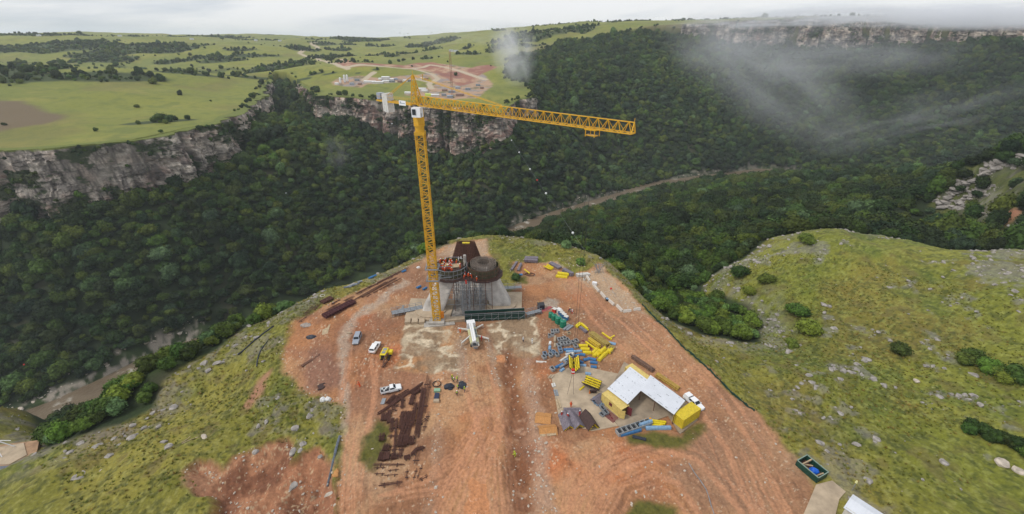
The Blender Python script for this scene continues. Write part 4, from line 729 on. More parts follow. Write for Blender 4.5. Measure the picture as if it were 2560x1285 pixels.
# ---------------------------------------------------------------- tower crane
def lattice(b, A, B, w, h, n, th, xb=False, faces=4, bth=None):     # square truss between A and B, w and h vectors spanning the section
    A = Vector(A); B = Vector(B); bth = bth or th * .6; cor = [(-1, -1), (1, -1), (1, 1), (-1, 1)]
    C = [[A.lerp(B, i / n) + w * (a / 2) + h * (c / 2) for a, c in cor] for i in range(n + 1)]
    for k in range(4): b.bar(C[0][k], C[n][k], th)
    for i in range(n + 1):
        for k in range(4): b.bar(C[i][k], C[i][(k + 1) % 4], bth)
        if i < n:
            for k in range(4):
                j = (k + 1) % 4
                if xb: b.bar(C[i][k], C[i + 1][j], bth); b.bar(C[i][j], C[i + 1][k], bth)
                elif i % 2: b.bar(C[i][k], C[i + 1][j], bth)
                else: b.bar(C[i][j], C[i + 1][k], bth)
    return b
def tower_crane():
    cx_, cy_ = -22.8, 109.9; e = empty('tower_crane', (cx_, cy_, .0), 0, 'tall yellow lattice tower crane standing at the tip of the red site', 'tower crane')
    b = MB(); lattice(b, (0, 0, .9), (0, 0, 56), Vector((2.1, 0, 0)), Vector((0, 2.1, 0)), 36, .26, False, bth=.15); b.build('mast', YEL, e)
    b = MB()
    for i in range(18): b.bar((.75, -.3, 1 + i * 3), (.75, .3, 1 + i * 3), .06)
    b.bar((.75, -.25, 1), (.75, -.25, 55), .08); b.bar((.75, .25, 1), (.75, .25, 55), .08); b.build('ladder', STEEL, e)
    for z in (15.1, 18.8):
        b = MB(); q = 1.75
        for (a, c) in (((-q, -q), (q, -q)), ((q, -q), (q, q)), ((q, q), (-q, q)), ((-q, q), (-q, -q))): b.bar((a[0], a[1], z), (c[0], c[1], z), .32); b.bar((a[0], a[1], z + 1), (c[0], c[1], z + 1), .06)
        b.bar((q, 0, z), (4.3, 6, z - 3), .2); b.bar((q, q, z), (2.2, 7, z - 3), .2); b.build('tie_collar', GREY, e)
    b = MB(); b.box((0, 0, 56.4), (2.5, 2.5, .8)); b.cyl((0, 0, 56.8), 1.15, 1.3, 20); b.cyl((0, 0, 58.1), 1.35, .35, 20); b.box((0, 0, 60.2), (1.9, 1.9, 3.6), radians(-40)); b.build('slewing_unit', YEL, e)
    d = Vector((.77, -.64, 0)).normalized(); n = Vector((d.y, -d.x, 0)); up = Vector((0, 0, 1)); z0 = 63.0
    def J(t, s=0, h=0): return d * t + n * s + up * (z0 + h)
    b = MB(); th = .17; bt = .10; N_ = 28; L_ = 56.0; t0 = 1.3
    st = (L_ - t0) / N_
    b.bar(J(t0, -.75), J(L_, -.75), th); b.bar(J(t0, .75), J(L_, .75), th); b.bar(J(t0, 0, 2.1), J(L_, 0, 1.8), th)
    for i in range(N_):
        ta, tb = t0 + i * st, t0 + (i + 1) * st; tm = (ta + tb) / 2; h = 2.1 - .3 * i / N_
        b.bar(J(ta, -.75), J(ta, .75), bt); b.bar(J(ta, -.75), J(tb, .75), bt * .8)
        for s in (-.75, .75):
            if i < 14: b.bar(J(ta, s), J(tb, 0, h), bt); b.bar(J(tb, s), J(ta, 0, h), bt); b.bar(J(ta, s), J(ta, 0, h), bt)
            else: b.bar(J(ta, s), J(tm, 0, h), bt); b.bar(J(tb, s), J(tm, 0, h), bt)
    b.bar(J(L_, -.75), J(L_, 0, 1.8), th); b.bar(J(L_, .75), J(L_, 0, 1.8), th); b.bar(J(L_, 0, 1.8), J(L_, 0, 2.5), .08); b.bar(J(L_, -.75), J(L_, .75), th); b.build('jib', YEL, e)
    b = MB(); ct = J(0, 0, 6.6) + Vector((-.5, 0, 0)); base = [J(1.3, .85), J(1.3, -.85), J(-1.3, -.85), J(-1.3, .85)]; K = 5; prev = base
    tops = [ct + (q - J(0)) * .16 for q in base]
    for k in range(4): b.bar(base[k], tops[k], .2)
    for i in range(1, K + 1):
        cur = [base[k].lerp(tops[k], i / K) for k in range(4)]
        for k in range(4): b.bar(cur[k], cur[(k + 1) % 4], .1); b.bar(prev[k], cur[(k + 1) % 4], .1); b.bar(prev[(k + 1) % 4], cur[k], .1)
        prev = cur
    b.bar(tops[0], tops[0] + up * 1.0, .08); b.build('tower_head', YEL, e)
    b = MB(); b.bar(ct, J(27, 0, 2.0), .11); b.bar(ct + up * .25, J(27, 0, 2.2), .06); b.build('jib_tie_bar', YEL, e)
    b = MB(); b.bar(ct, J(-13.4, .6, .3), .09); b.bar(ct, J(-13.4, -.6, .3), .09); b.build('counter_tie_bar', YEL, e)
    b = MB()
    for s in (-.7, .7): b.bar(J(-1.3, s), J(-15.5, s), .38)
    for i in range(10): b.bar(J(-1.4 - i * 1.5, -.7), J(-1.4 - i * 1.5, .7), .16)
    b.build('counter_jib', YEL, e)
    b = MB()
    for s in (-.85, .85): b.bar(J(-1.4, s, 1.1), J(-15.3, s, 1.1), .05)
    for i in range(9):
        for s in (-.85, .85): b.bar(J(-1.6 - i * 1.6, s, 0), J(-1.6 - i * 1.6, s, 1.1), .04)
    b.build('handrail', YEL, e)
    rz = math.atan2(d.y, d.x)
    for i in range(3):
        b = MB(); c = J(-11.0 - i * .72, 0, -.35); b.box(c, (.66, 2.0, 4.6 - .3 * (i == 2)), rz); b.build('counterweight', DWHITE, e)
    b = MB(); b.box(J(-14.6, 0, 1.1), (1.5, 1.5, 1.5), rz); b.build('winch_cabinet', SILVER, e)
    b = MB(); b.box(J(-4.6, .92, .15), (2.6, .06, 1.15), rz); sg = b.build('sign_panel', WHITE, e); b = MB(); b.box(J(-4.6, .96, .1), (2.0, .03, .2), rz); b.box(J(-5.3, .96, .35), (.5, .03, .3), rz); b.build('sign_marking', SILVER, sg)
    b = MB(); c = Vector((.2, -1.9, 61.6)); b.box(c, (2.2, 1.9, 2.2), radians(-12)); cb = b.build('cab', WHITE, e); b = MB(); b.box(c + Vector((-.62, -.95, .12)), (.9, .06, 1.3), radians(-12)); b.box(c + Vector((.62, -.68, -.55)), (.95, .06, .8), radians(-12)); b.build('cab_window', GLASS, cb)
    b = MB(); t = 48.3
    for s in (-.9, .9): b.bar(J(t - 1.1, s, -.15), J(t + 1.1, s, -.15), .2)
    for q in (-1.1, 1.1): b.bar(J(t + q, -.9, -.15), J(t + q, .9, -.15), .2)
    for q in (-.9, .9): b.bar(J(t + q, .9, -.15), J(t + q, .9, -1.4), .14); b.bar(J(t + q, -.9, -.15), J(t + q, -.9, -1.4), .14)
    b.box(J(t, .2, -1.2), (2.0, 1.0, .16), rz); b.build('trolley', YEL, e)
    hk = J(t, 0, 0); b = MB()
    for s in (-.45, .45): b.bar((hk.x + s, hk.y, z0 - .3), (hk.x + s * .5, hk.y, 8.2), .05)
    b.build('hoist_rope', DARK, e); b = MB(); b.box((hk.x, hk.y, 7.5), (.75, .5, 1.3)); h_ = b.build('hook_block', RED, e); b = MB(); b.box((hk.x, hk.y, 7.45), (.79, .54, .35)); b.build('hook_stripe', WHITE, h_)
    b = MB()
    for s in (-.25, .25): b.bar((hk.x + s * .4, hk.y, 6.9), (hk.x + s * 3 - .4, hk.y - 1.2, 1.4), .05)
    b.build('sling', DARK, e)
    b = MB(); b.box((1.5, .7, 1.9), (.9, .9, 2.0)); b.build('base_cabinet', M('orange paint', (.75, .25, .02)), e)
    b = MB(); b.box((0, 0, .45), (4.6, 4.6, .9)); b.build('base_block', CONC, e)
tower_crane()
# ---------------------------------------------------------------- concrete pier with formwork
def build_pier():
    e = empty('concrete_pier', (-14, 117, 0), 0, 'unfinished grey concrete pier on splayed legs, scaffold and formwork collar on top', 'bridge pier'); O = Vector((-14, 117, 0))
    def rel(p): return tuple(Vector(p) - O)
    def ell(cx_, cy_, z, rx, ry, n=20, sq=2.6):
        out = []
        for i in range(n):
            q = 2 * pi * i / n; c, s_ = cos(q), sin(q); out.append(rel((cx_ + rx * math.copysign(abs(c) ** (2 / sq), c), cy_ + ry * math.copysign(abs(s_) ** (2 / sq), s_), z)))
        return out
    for (bx, by, r0), (tx, ty, r1) in (((-25.0, 116.5, 3.5), (-19.6, 119.5, 2.7)), ((-3.6, 119.5, 3.4), (-8.4, 120.5, 2.7))):
        b = MB(); rings = []
        for i in range(9):
            t = i / 8; rings.append(ell(bx + (tx - bx) * t, by + (ty - by) * t, .6 + 11.6 * t, r0 + (r1 - r0) * t, (r0 + (r1 - r0) * t) * .8, 20, 7))
        b.loft(rings); b.build('leg', M('pale leg concrete', (.50, .47, .43), .85, .3, ns=.35), e, False)
    for pts, d in (([(-33, 110.6), (-19.2, 109.0), (-18.6, 121), (-33.4, 122)], (-25.6, 115.5)), ([(-8.6, 114.8), (3.0, 113.6), (3.4, 126), (-8.2, 126)], (-3.4, 119))):
        b = MB(); b.prism([rel((x, y, 0))[:2] for x, y in pts], -.2, .75); b.cyl(rel((d[0], d[1], .7)), 5.0, .35, 32); b.build('pile_cap', PCONC, e)
    b = MB(); b.prism([rel((x, y, 0))[:2] for x, y in [(-18.7, 111.2), (-8.4, 112.2), (-8.1, 137), (-21, 136)]], -.2, .35); b.build('floor_slab', WCONC, e)
    b = MB(); b.prism([rel((x, y, 0))[:2] for x, y in [(-20.2, 109.0), (-8.4, 110.6), (-8.4, 112.1), (-19.8, 111.0)]], -.2, .9); b.build('edge_beam', PCONC, e)
    # two joined collars
    for cx_, kind in ((-19.2, 0), (-9.0, 1)):
        cy_ = 120.6; R0 = 4.7; b = MB(); n = 12
        ring = lambda r, z: [rel((cx_ + r * cos(2 * pi * (i + .5) / n), cy_ + r * sin(2 * pi * (i + .5) / n), z)) for i in range(n)]
        b.loft([ring(R0, 11.2), ring(R0 * 1.04, 14.0)], False); b.loft([ring(R0 - .25, 11.2), ring(R0 * 1.04 - .25, 14.0)], False); b.build('formwork_shell', M('olive formwork', (.09, .085, .05), .7, .5, ns=1.4), e)
        b = MB()
        for i in range(24):
            q = 2 * pi * i / 24; c, s_ = cos(q), sin(q); b.bar(rel((cx_ + c * R0 * 1.06, cy_ + s_ * R0 * 1.06, 11)), rel((cx_ + c * R0 * 1.1, cy_ + s_ * R0 * 1.1, 14.1)), .10)
        for z, r in ((14.1, 1.1), (12.6, 1.08), (11.2, 1.06)):
            rr = ring(R0 * r, z)
            for i in range(n): b.bar(rr[i], rr[(i + 1) % n], .12)
        b.build('formwork_ribs', RUST2 if kind else GREY, e)
        b = MB(); b.loft([ring(R0 * (1.26 + .07 * kind), 10.7), ring(R0 * (1.26 + .07 * kind), 10.85)]); b.build('working_deck', BROWNP, e)
        b = MB(); rr = ring(R0 * (1.25 + .07 * kind), 11.9); r2 = ring(R0 * (1.25 + .07 * kind), 10.8)
        for i in range(n): b.bar(rr[i], rr[(i + 1) % n], .09); b.bar(rr[i], r2[i], .09); b.bar((Vector(rr[i]) + Vector(r2[i])) / 2, (Vector(rr[(i + 1) % n]) + Vector(r2[(i + 1) % n])) / 2, .07)
        b.build('guard_rail', RUST2, e)
        b = MB()
        if kind == 0:
            b.loft([ring(R0 - .3, 12.9), ring(R0 - .3, 13.0)]); b.build('inner_deck', BROWNP, e); b = MB(); b.box(rel((cx_ + 1.3, cy_ + .6, 13.25)), (3.4, 2.6, .35), .3); b.box(rel((cx_ - 1.6, cy_ + 1.6, 13.2)), (2.4, 1.8, .25), -.2); b.build('timber_shutter', PLY, e)
            b = MB()
            for i in range(34): q = 2 * pi * i / 34; b.bar(rel((cx_ + 3.9 * cos(q), cy_ + 3.9 * sin(q), 12.9)), rel((cx_ + 4.0 * cos(q), cy_ + 4.0 * sin(q), 14.6)), .06)
            b.build('starter_bars', RUST, e)
        else:
            for i in range(170):
                q = 2 * pi * i / 72; r = 2.2 + 2.0 * ((i * 7) % 11) / 11; b.bar(rel((cx_ + r * cos(q), cy_ + r * sin(q), 12)), rel((cx_ + (r - .1) * cos(q + .12), cy_ + (r - .1) * sin(q + .12), 15.0 + .4 * sin(i))), .085)
            for r in (2.1, 2.5, 3.0, 3.5, 4.0):
                for z in (13.4, 14.2, 15.0):
                    for i in range(28): q = 2 * pi * i / 28; q2 = 2 * pi * (i + 1) / 28; b.bar(rel((cx_ + r * cos(q), cy_ + r * sin(q), z)), rel((cx_ + r * cos(q2), cy_ + r * sin(q2), z)), .08)
            b.build('rebar_basket', M('grey brown rebar', (.27, .22, .18), .8, .4), e)
            b = MB(); b.loft([ring(R0 - .3, 11.9), ring(R0 - .3, 12.0)]); b.build('inner_deck', DARK, e)
    b = MB(); b.box(rel((-14.1, 118, 11.0)), (3.4, 5, .2)); 
    for x in (-15.6, -12.6):
        b.bar(rel((x, 115.6, 11)), rel((x, 115.6, 12.2)), .1)
    b.bar(rel((-15.6, 115.6, 12.2)), rel((-12.6, 115.6, 12.2)), .1); b.build('link_deck', BROWNP, e)
    for k, (x, y) in enumerate([(-21.8 + i * 1.95, 115.2 + j * 5.2) for j in range(3) for i in range(9)]):
        if x < -19.5 and y < 122: continue
        b = MB(); b.bar(rel((x, y, .3)), rel((x, y, 10.8)), .17)
        b.build('scaffold_post', RUST2 if k % 3 else GREY, e)
    b = MB()
    for z in (2.6, 4.6, 6.6, 8.6, 10.4):
        for j in range(3): b.bar(rel((-20.5, 115.2 + j * 5.2, z)), rel((-6.4, 115.2 + j * 5.2, z)), .09)
        for i in range(7): b.bar(rel((-19.8 + i * 1.95, 115.2, z)), rel((-19.8 + i * 1.95, 125.6, z)), .09)
    b.build('scaffold_ledgers', GREY, e)
    b = MB(); lattice(b, rel((-14.2, 113.6, .3)), rel((-14.2, 115.0, 10.6)), Vector((2.2, 0, 0)), Vector((0, 2.0, 0)), 6, .1, True, bth=.08); b.build('stair_tower', STEEL, e)
    b = MB(); b.bar(rel((-14.9, 122, 10.7)), rel((-14.9, 122, 16.6)), 1.0, 8); b.build('concrete_column', CONC, e)
    b = MB(); b.box(rel((-13.9, 113.8, 11.6)), (.5, .1, 1.8), 0, rx=.4); b.build('red_ladder', RED, e)
    # far rebar cage with waisted top
    b = MB(); Y = 138.5; X0 = -16.2
    def eight(z, k):
        out = []; n = 40
        for i in range(n):
            q = 2 * pi * i / n; wx = (3.1 + 2.9 * k) * cos(q); wy = (1.8 + 1.0 * k) * sin(q) * (1 - (.28 * (1 - k)) * math.exp(-(wx / 1.2) ** 2)); out.append(rel((X0 + wx, Y + wy, z)))
        return out
    b.loft([eight(4.4, 1), eight(9, .45), eight(13.2, .0)], False); b.loft([eight(13.2, 0), eight(10.2, -.06)], False); b.build('rebar_cage', RUST, e)
    b = MB()
    for i in range(40):
        b.bar(eight(4.4, 1.03)[i], eight(13.9, -.02)[i], .12)
    for z, k in ((6, .84), (8, .6), (10, .36), (12, .13), (13.3, .01)):
        rr = eight(z, k)
        for i in range(40): b.bar(rr[i], rr[(i + 1) % 40], .09)
    b.build('cage_bars', RUST2, e)
    b = MB(); b.box(rel((X0, Y + .2, 13.1)), (2.6, 1.0, .3)); b.build('cage_clamp', FYEL, e)
    b = MB(); b.loft([ell(X0, Y, .2, 6.6, 4, 24, 2), ell(X0, Y, 4.5, 6.2, 3.6, 24, 2)]); b.build('rear_leg', CONC, e, True)
    return e
build_pier()
def sc_walk(a, b_, w_, h, label, mat_, name='scaffold_walkway', screen=None):
    a = Vector(a); b_ = Vector(b_); d = b_ - a; L_ = d.length; d.normalize(); n = Vector((-d.y, d.x, 0)); rz = atan2(d.y, d.x); e = empty(name, a, 0, label, 'scaffold'); k = int(L_ / 1.9)
    b = MB(); b.box((d * L_ / 2) + Vector((0, 0, h)), (L_, w_, .12), rz); b.build('deck', mat_, e)
    b = MB()
    for i in range(k + 1):
        for s in (-w_ / 2, w_ / 2): p = d * (L_ * i / k) + n * s; b.bar(p, p + Vector((0, 0, h + 1.2)), .1)
        if i < k and i % 2 == 0: b.bar(d * (L_ * i / k) - n * w_ / 2, d * (L_ * (i + 1) / k) - n * w_ / 2 + Vector((0, 0, h)), .08)
    for s in (-w_ / 2, w_ / 2):
        for z in (h * .5, h + .6, h + 1.15): b.bar(n * s + Vector((0, 0, z)), n * s + d * L_ + Vector((0, 0, z)), .08)
    b.build('frame', STEEL, e)
    if screen:
        b = MB(); b2 = MB()
        for i in range(k): b.box(d * (L_ * (i + .5) / k) - n * (w_ / 2 - .08) + Vector((0, 0, h * .55 + .5)), (L_ / k * 1.01, .05, h * .9 + .9), rz); b2.box(d * (L_ * (i + .5) / k) + n * (w_ / 2 - .08) + Vector((0, 0, h + .65)), (L_ / k * 1.01, .05, .9), rz)
        b2.build('screen', screen, e)
        b.build('screen', screen, e)
    return e
sc_walk((-14.4, 110.3, 0), (3.9, 112.0, 0), 2.0, 1.7, 'long scaffold walkway with dark green screens along the front of the pier', DARK, screen=DGREEN)
sc_walk((4.4, 112.6, 0), (9.0, 114.6, 0), 1.5, .9, 'short grey scaffold ramp leading to the black cabin', GREY)
sc_walk((-37.5, 113.0, 0), (-28.6, 116.4, 0), 2.2, 1.0, 'grey scaffold ramp on the left side of the pier', GREY)
sc_walk((-6.0, 127.0, .7), (3.2, 128.0, .7), 1.6, .8, 'pale scaffold walkway behind the right leg of the pier', STEEL)
e = empty('cabin', W(1352, 772), 0, 'small black cabin with a white door at the end of the scaffold ramp', 'cabin'); MB().box((0, 0, 1.0), (2.1, 1.9, 2.0), .1).build('body', TARP, e); MB().box((1.09, .35, 1.1), (.06, .6, 1.7), .1).build('door', WHITE, e); MB().box((0, 0, 2.06), (2.2, 2.0, .1), .1).build('roof', DARK, e)
def slab(name, pts, z0, z1, m, label, cat='slab', kind=None):
    o = MB().prism(pts, z0, z1).build(name, m); tag(o, None if kind else label, None if kind else cat, kind=kind); return o
slab('concrete_slab', [P(*p) for p in [(1378, 940), (1440, 910), (1500, 925), (1598, 945), (1540, 1002), (1500, 1010), (1545, 1065), (1480, 1078), (1400, 1062)]], -.3, .05, PCONC, 'sandy concrete working slab under the yellow formwork and lifted panels')
slab('concrete_slab', [P(*p) for p in [(1506, 1010), (1560, 905), (1720, 1000), (1745, 1050), (1700, 1085), (1670, 1040), (1560, 1080), (1545, 1065)]], -.3, .11, M('brown concrete', (.33, .26, .185), .85, .3, ns=.3), 'brown concrete floor under the white roofed container shelter')
slab('concrete_pad', [P(*p) for p in [(1060, 820), (1060, 806), (1135, 802), (1138, 812)]], -.2, .3, CONC, 'grey concrete pad in front of the tower crane base')
for i, (a, b_) in enumerate([(1012, 1027), (1029, 1045), (1047, 1062)]): slab('concrete_block', [P(*p) for p in [(a, 812), (a + 2, 801), (b_, 799), (b_, 810)]], -.2, .9, PCONC, 'pale concrete block left of the crane base, %s from the left' % ORD[i], 'block')
slab('gravel_pad', [P(*p) for p in [(982, 778), (990, 768), (1010, 763), (1010, 780), (985, 782)]], -.2, .1, M('grey gravel', (.27, .27, .27), .9, .3, ns=6), 'small grey gravel pad at the foot of the left scaffold ramp')
slab('timber_board', [P(*p) for p in [(805, 838), (808, 808), (828, 806), (818, 838)]], .0, .12, PLY, 'pale rectangular board lying on the red earth beside the stone strip', 'board')
slab('concrete_slab', [P(*p) for p in [(2040, 1212), (2080, 1202), (2114, 1230), (2098, 1248), (2078, 1330), (1990, 1330)]], -.3, .12, PCONC, 'pale concrete slab between the green skip and the bottom right corner')
# ---------------------------------------------------------------- people
def skin_mesh(name, pts, edges, rad, m, sub=1):
    me = bpy.data.meshes.new(name); me.from_pydata(pts, edges, []); o = bpy.data.objects.new(name, me); COL.objects.link(o); md = o.modifiers.new('s', 'SKIN'); md.use_smooth_shade = True
    sv = me.skin_vertices[0].data
    for i, r in enumerate(rad): sv[i].radius = (r, r)
    sv[0].use_root = True; s2 = o.modifiers.new('u', 'SUBSURF'); s2.levels = s2.render_levels = sub
    dg = bpy.context.evaluated_depsgraph_get(); dg.update(); out = bpy.data.meshes.new_from_object(o.evaluated_get(dg)); bpy.data.objects.remove(o); out.name = name; out.materials.clear(); out.materials.append(m); return out
def figure(pose):
    a, l, bend = pose   # arm swing, leg spread, torso lean
    hip = (0, 0, .95); ch = (bend * .35, 0, 1.30); nk = (bend * .5, 0, 1.50); hd = (bend * .58, 0, 1.62); tp = (bend * .6 + .01, 0, 1.74)
    pts = [hip, ch, nk, hd, tp]; rad = [.15, .17, .065, .10, .075]; ed = [(0, 1), (1, 2), (2, 3), (3, 4)]
    for s in (-1, 1):
        n = len(pts); pts += [(ch[0], s * .19, 1.40), (ch[0] + a * .25 * (1 if s > 0 else .4), s * .27, 1.13), (ch[0] + a * .55 * (1 if s > 0 else .4), s * .24, .92 + a * .25), (ch[0] + a * .62 * (1 if s > 0 else .4), s * .23, .84 + a * .28)]; rad += [.07, .05, .038, .035]; ed += [(1, n), (n, n + 1), (n + 1, n + 2), (n + 2, n + 3)]
        n = len(pts); q = s * l; pts += [(0, s * .10, .86), (q * .35, s * .12, .48), (q * .8 - .02, s * .12, .10), (q * .8 + .13, s * .13, .04)]; rad += [.095, .065, .05, .04]; ed += [(0, n), (n, n + 1), (n + 1, n + 2), (n + 2, n + 3)]
    return pts, ed, rad
POSES = [(.2, .08, .05), (.9, .2, .3), (.5, .3, .1), (1.1, .12, .55)]; BODY = []; SUIT = {}
for i, p in enumerate(POSES):
    pts, ed, rad = figure(p); BODY.append(skin_mesh('body', pts, ed, rad, SKIN, 2))
    keep = [k for k in range(len(pts)) if k not in (2, 3, 4) and k not in (8, 16) and k not in (12, 20)]; mp = {k: j for j, k in enumerate(keep)}
    SUIT[i] = skin_mesh('coverall', [pts[k] for k in keep], [(mp[a], mp[b]) for a, b in ed if a in mp and b in mp], [rad[k] * 1.22 + .008 for k in keep], ORANGE, 1)
SUITC = {}
def suit(i, m):
    k = (i, m.name)
    if k not in SUITC: q = SUIT[i].copy(); q.materials.clear(); q.materials.append(m); SUITC[k] = q
    return SUITC[k]
HATS = {}
def hat(m):
    if m.name not in HATS:
        b = MB(); b.loft([[(r * cos(t), r * sin(t) * .85, z) for t in [2 * pi * k / 12 for k in range(12)]] for z, r in ((0, .17), (.02, .135), (.08, .125), (.13, .085), (.155, .02))]); o = b.build('hard_hat', m, None, True); HATS[m.name] = o.data; bpy.data.objects.remove(o)
    return HATS[m.name]
YHAT = M('yellow plastic', (.8, .6, .04), .4, 0)
def person(x, y, z, rz, su, ht, lb, group=None, pose=None, vest=None, sc=1.0):
    i = random.randrange(4) if pose is None else pose; e = empty('person', (x, y, z), rz, lb, 'person', group); e.scale = (sc,) * 3
    for nm, me in (('body', BODY[i]), ('coverall', suit(i, su))): c = bpy.data.objects.new(nm, me); COL.objects.link(c); c.parent = e
    h = bpy.data.objects.new('hard_hat', hat(ht)); COL.objects.link(h); h.parent = e; b = POSES[i][2]; h.location = (b * .6, 0, 1.68)
    if vest:
        v = MB(); v.loft([[(cx_ + r * cos(t), r2 * sin(t), z_) for t in [2 * pi * k / 10 for k in range(10)]] for z_, r, r2, cx_ in ((.98, .20, .22, .05 * b), (1.2, .21, .24, .25 * b), (1.44, .15, .23, .42 * b))]).build('vest', vest, e)
    return e
# crew on the pier: crowded on the left collar
rr = random.Random(5)
for i in range(42):
    q = rr.uniform(0, 2 * pi); r = 3.9 * sqrt(rr.random()); x, y = -19.2 + r * cos(q), 120.6 + r * sin(q)
    if i < 26: x, y = -20.6 + rr.uniform(-2.4, 1.6), 121.4 + rr.uniform(-2.8, 2.0)
    person(x, y, 13.05, rr.uniform(0, 6.28), ORANGE, WHITE if i % 3 else YHAT, 'worker in orange overalls in the crowd on the left formwork collar', 'workers crowded on the left formwork collar')
for i, (x, y, z) in enumerate([(-14.8, 116.6, 11.1), (-13.6, 117.4, 11.1), (-14.6, 118.8, 11.1), (-12.4, 116.8, 11.1)]): person(x, y, z, i, ORANGE, WHITE, 'worker in orange on the link deck between the two collars', 'workers between the collars')
for i, (x, y) in enumerate([(-17.2, 124.3), (-16.4, 124.6), (-14.2, 122.9)]): person(x, y, 13.05 if x < -15 else 11.1, i, WFAB, WHITE, 'person in white clothing standing in front of the dark rebar cage', 'people in white behind the crew')
person(-22.2, 115.0, 10.9, 0, ORANGE, YHAT, 'worker in orange alone at the left outer edge of the formwork collar'); person(-10.8, 115.3, 10.9, 1, ORANGE, WHITE, 'worker in orange below the right formwork collar')
for px, py, su, ht, vs_, lb in [(1151, 833, ORANGE, WHITE, None, 'worker in orange beside the left front leg of the white pump truck'), (1204, 853, RED, RED, None, 'worker in red beside the right rear leg of the white pump truck'), (900, 968, ORANGE, ORANGE, None, 'worker in orange walking alone across the red earth at left'), (1422, 780, NAVY, WHITE, RED, 'left of the three people standing on the open red ground'),
                                (1427, 782, NAVY, YHAT, WFAB, 'middle of the three people standing on the open red ground'), (1430, 786, RED, WHITE, WFAB, 'right of the three people standing on the open red ground'), (1308, 856, NAVY, WHITE, WFAB, 'person in blue walking on the pale rock floor'), (1330, 858, WFAB, WHITE, None, 'person in pale clothing on the rock floor right of the walker in blue'),
                                (1131, 949, NAVY, YHAT, LIME, 'worker in a yellow green vest above the black tarpaulin heap'), (1134, 956, NAVY, WHITE, LIME, 'worker bending just above the left black tarpaulin heap'), (1143, 952, NAVY, LIME, LIME, 'worker in dark trousers between the two tarpaulin heaps'), (1146, 974, NAVY, LIME, LIME, 'worker with a green helmet in front of the right tarpaulin heap'), (1162, 978, NAVY, LIME, LIME, 'worker in lime vest at the right end of the tarpaulin heaps'), (1142, 988, NAVY, WHITE, LIME, 'worker in white helmet nearest the camera by the tarpaulin heaps'),
                                (1288, 1135, LIME, LIME, LIME, 'lone worker in yellow green clothing in the dark trench'), (1404, 1042, RED, WHITE, None, 'worker in red left of the lifted grey panels'), (1419, 1047, RED, WHITE, None, 'worker in red between the two grey panels'), (1449, 1040, RED, WHITE, None, 'worker in red right of the lifted grey panels'), (1427, 1018, ORANGE, ORANGE, None, 'worker in orange behind the lifted grey panels'), (1346, 765, ORANGE, YHAT, None, 'worker in orange by the black cabin')]:
    p = W(px, py); person(p.x, p.y, p.z + (.06 if 1375 < px < 1500 else 0), random.uniform(0, 6.28), su, ht, lb, vest=vs_)
def span(a, b):     # two picture points on the ground -> mid, length, heading
    A, B = W(*a), W(*b); d = B - A; m = (A + B) / 2; return m, d.length, atan2(d.y, d.x)
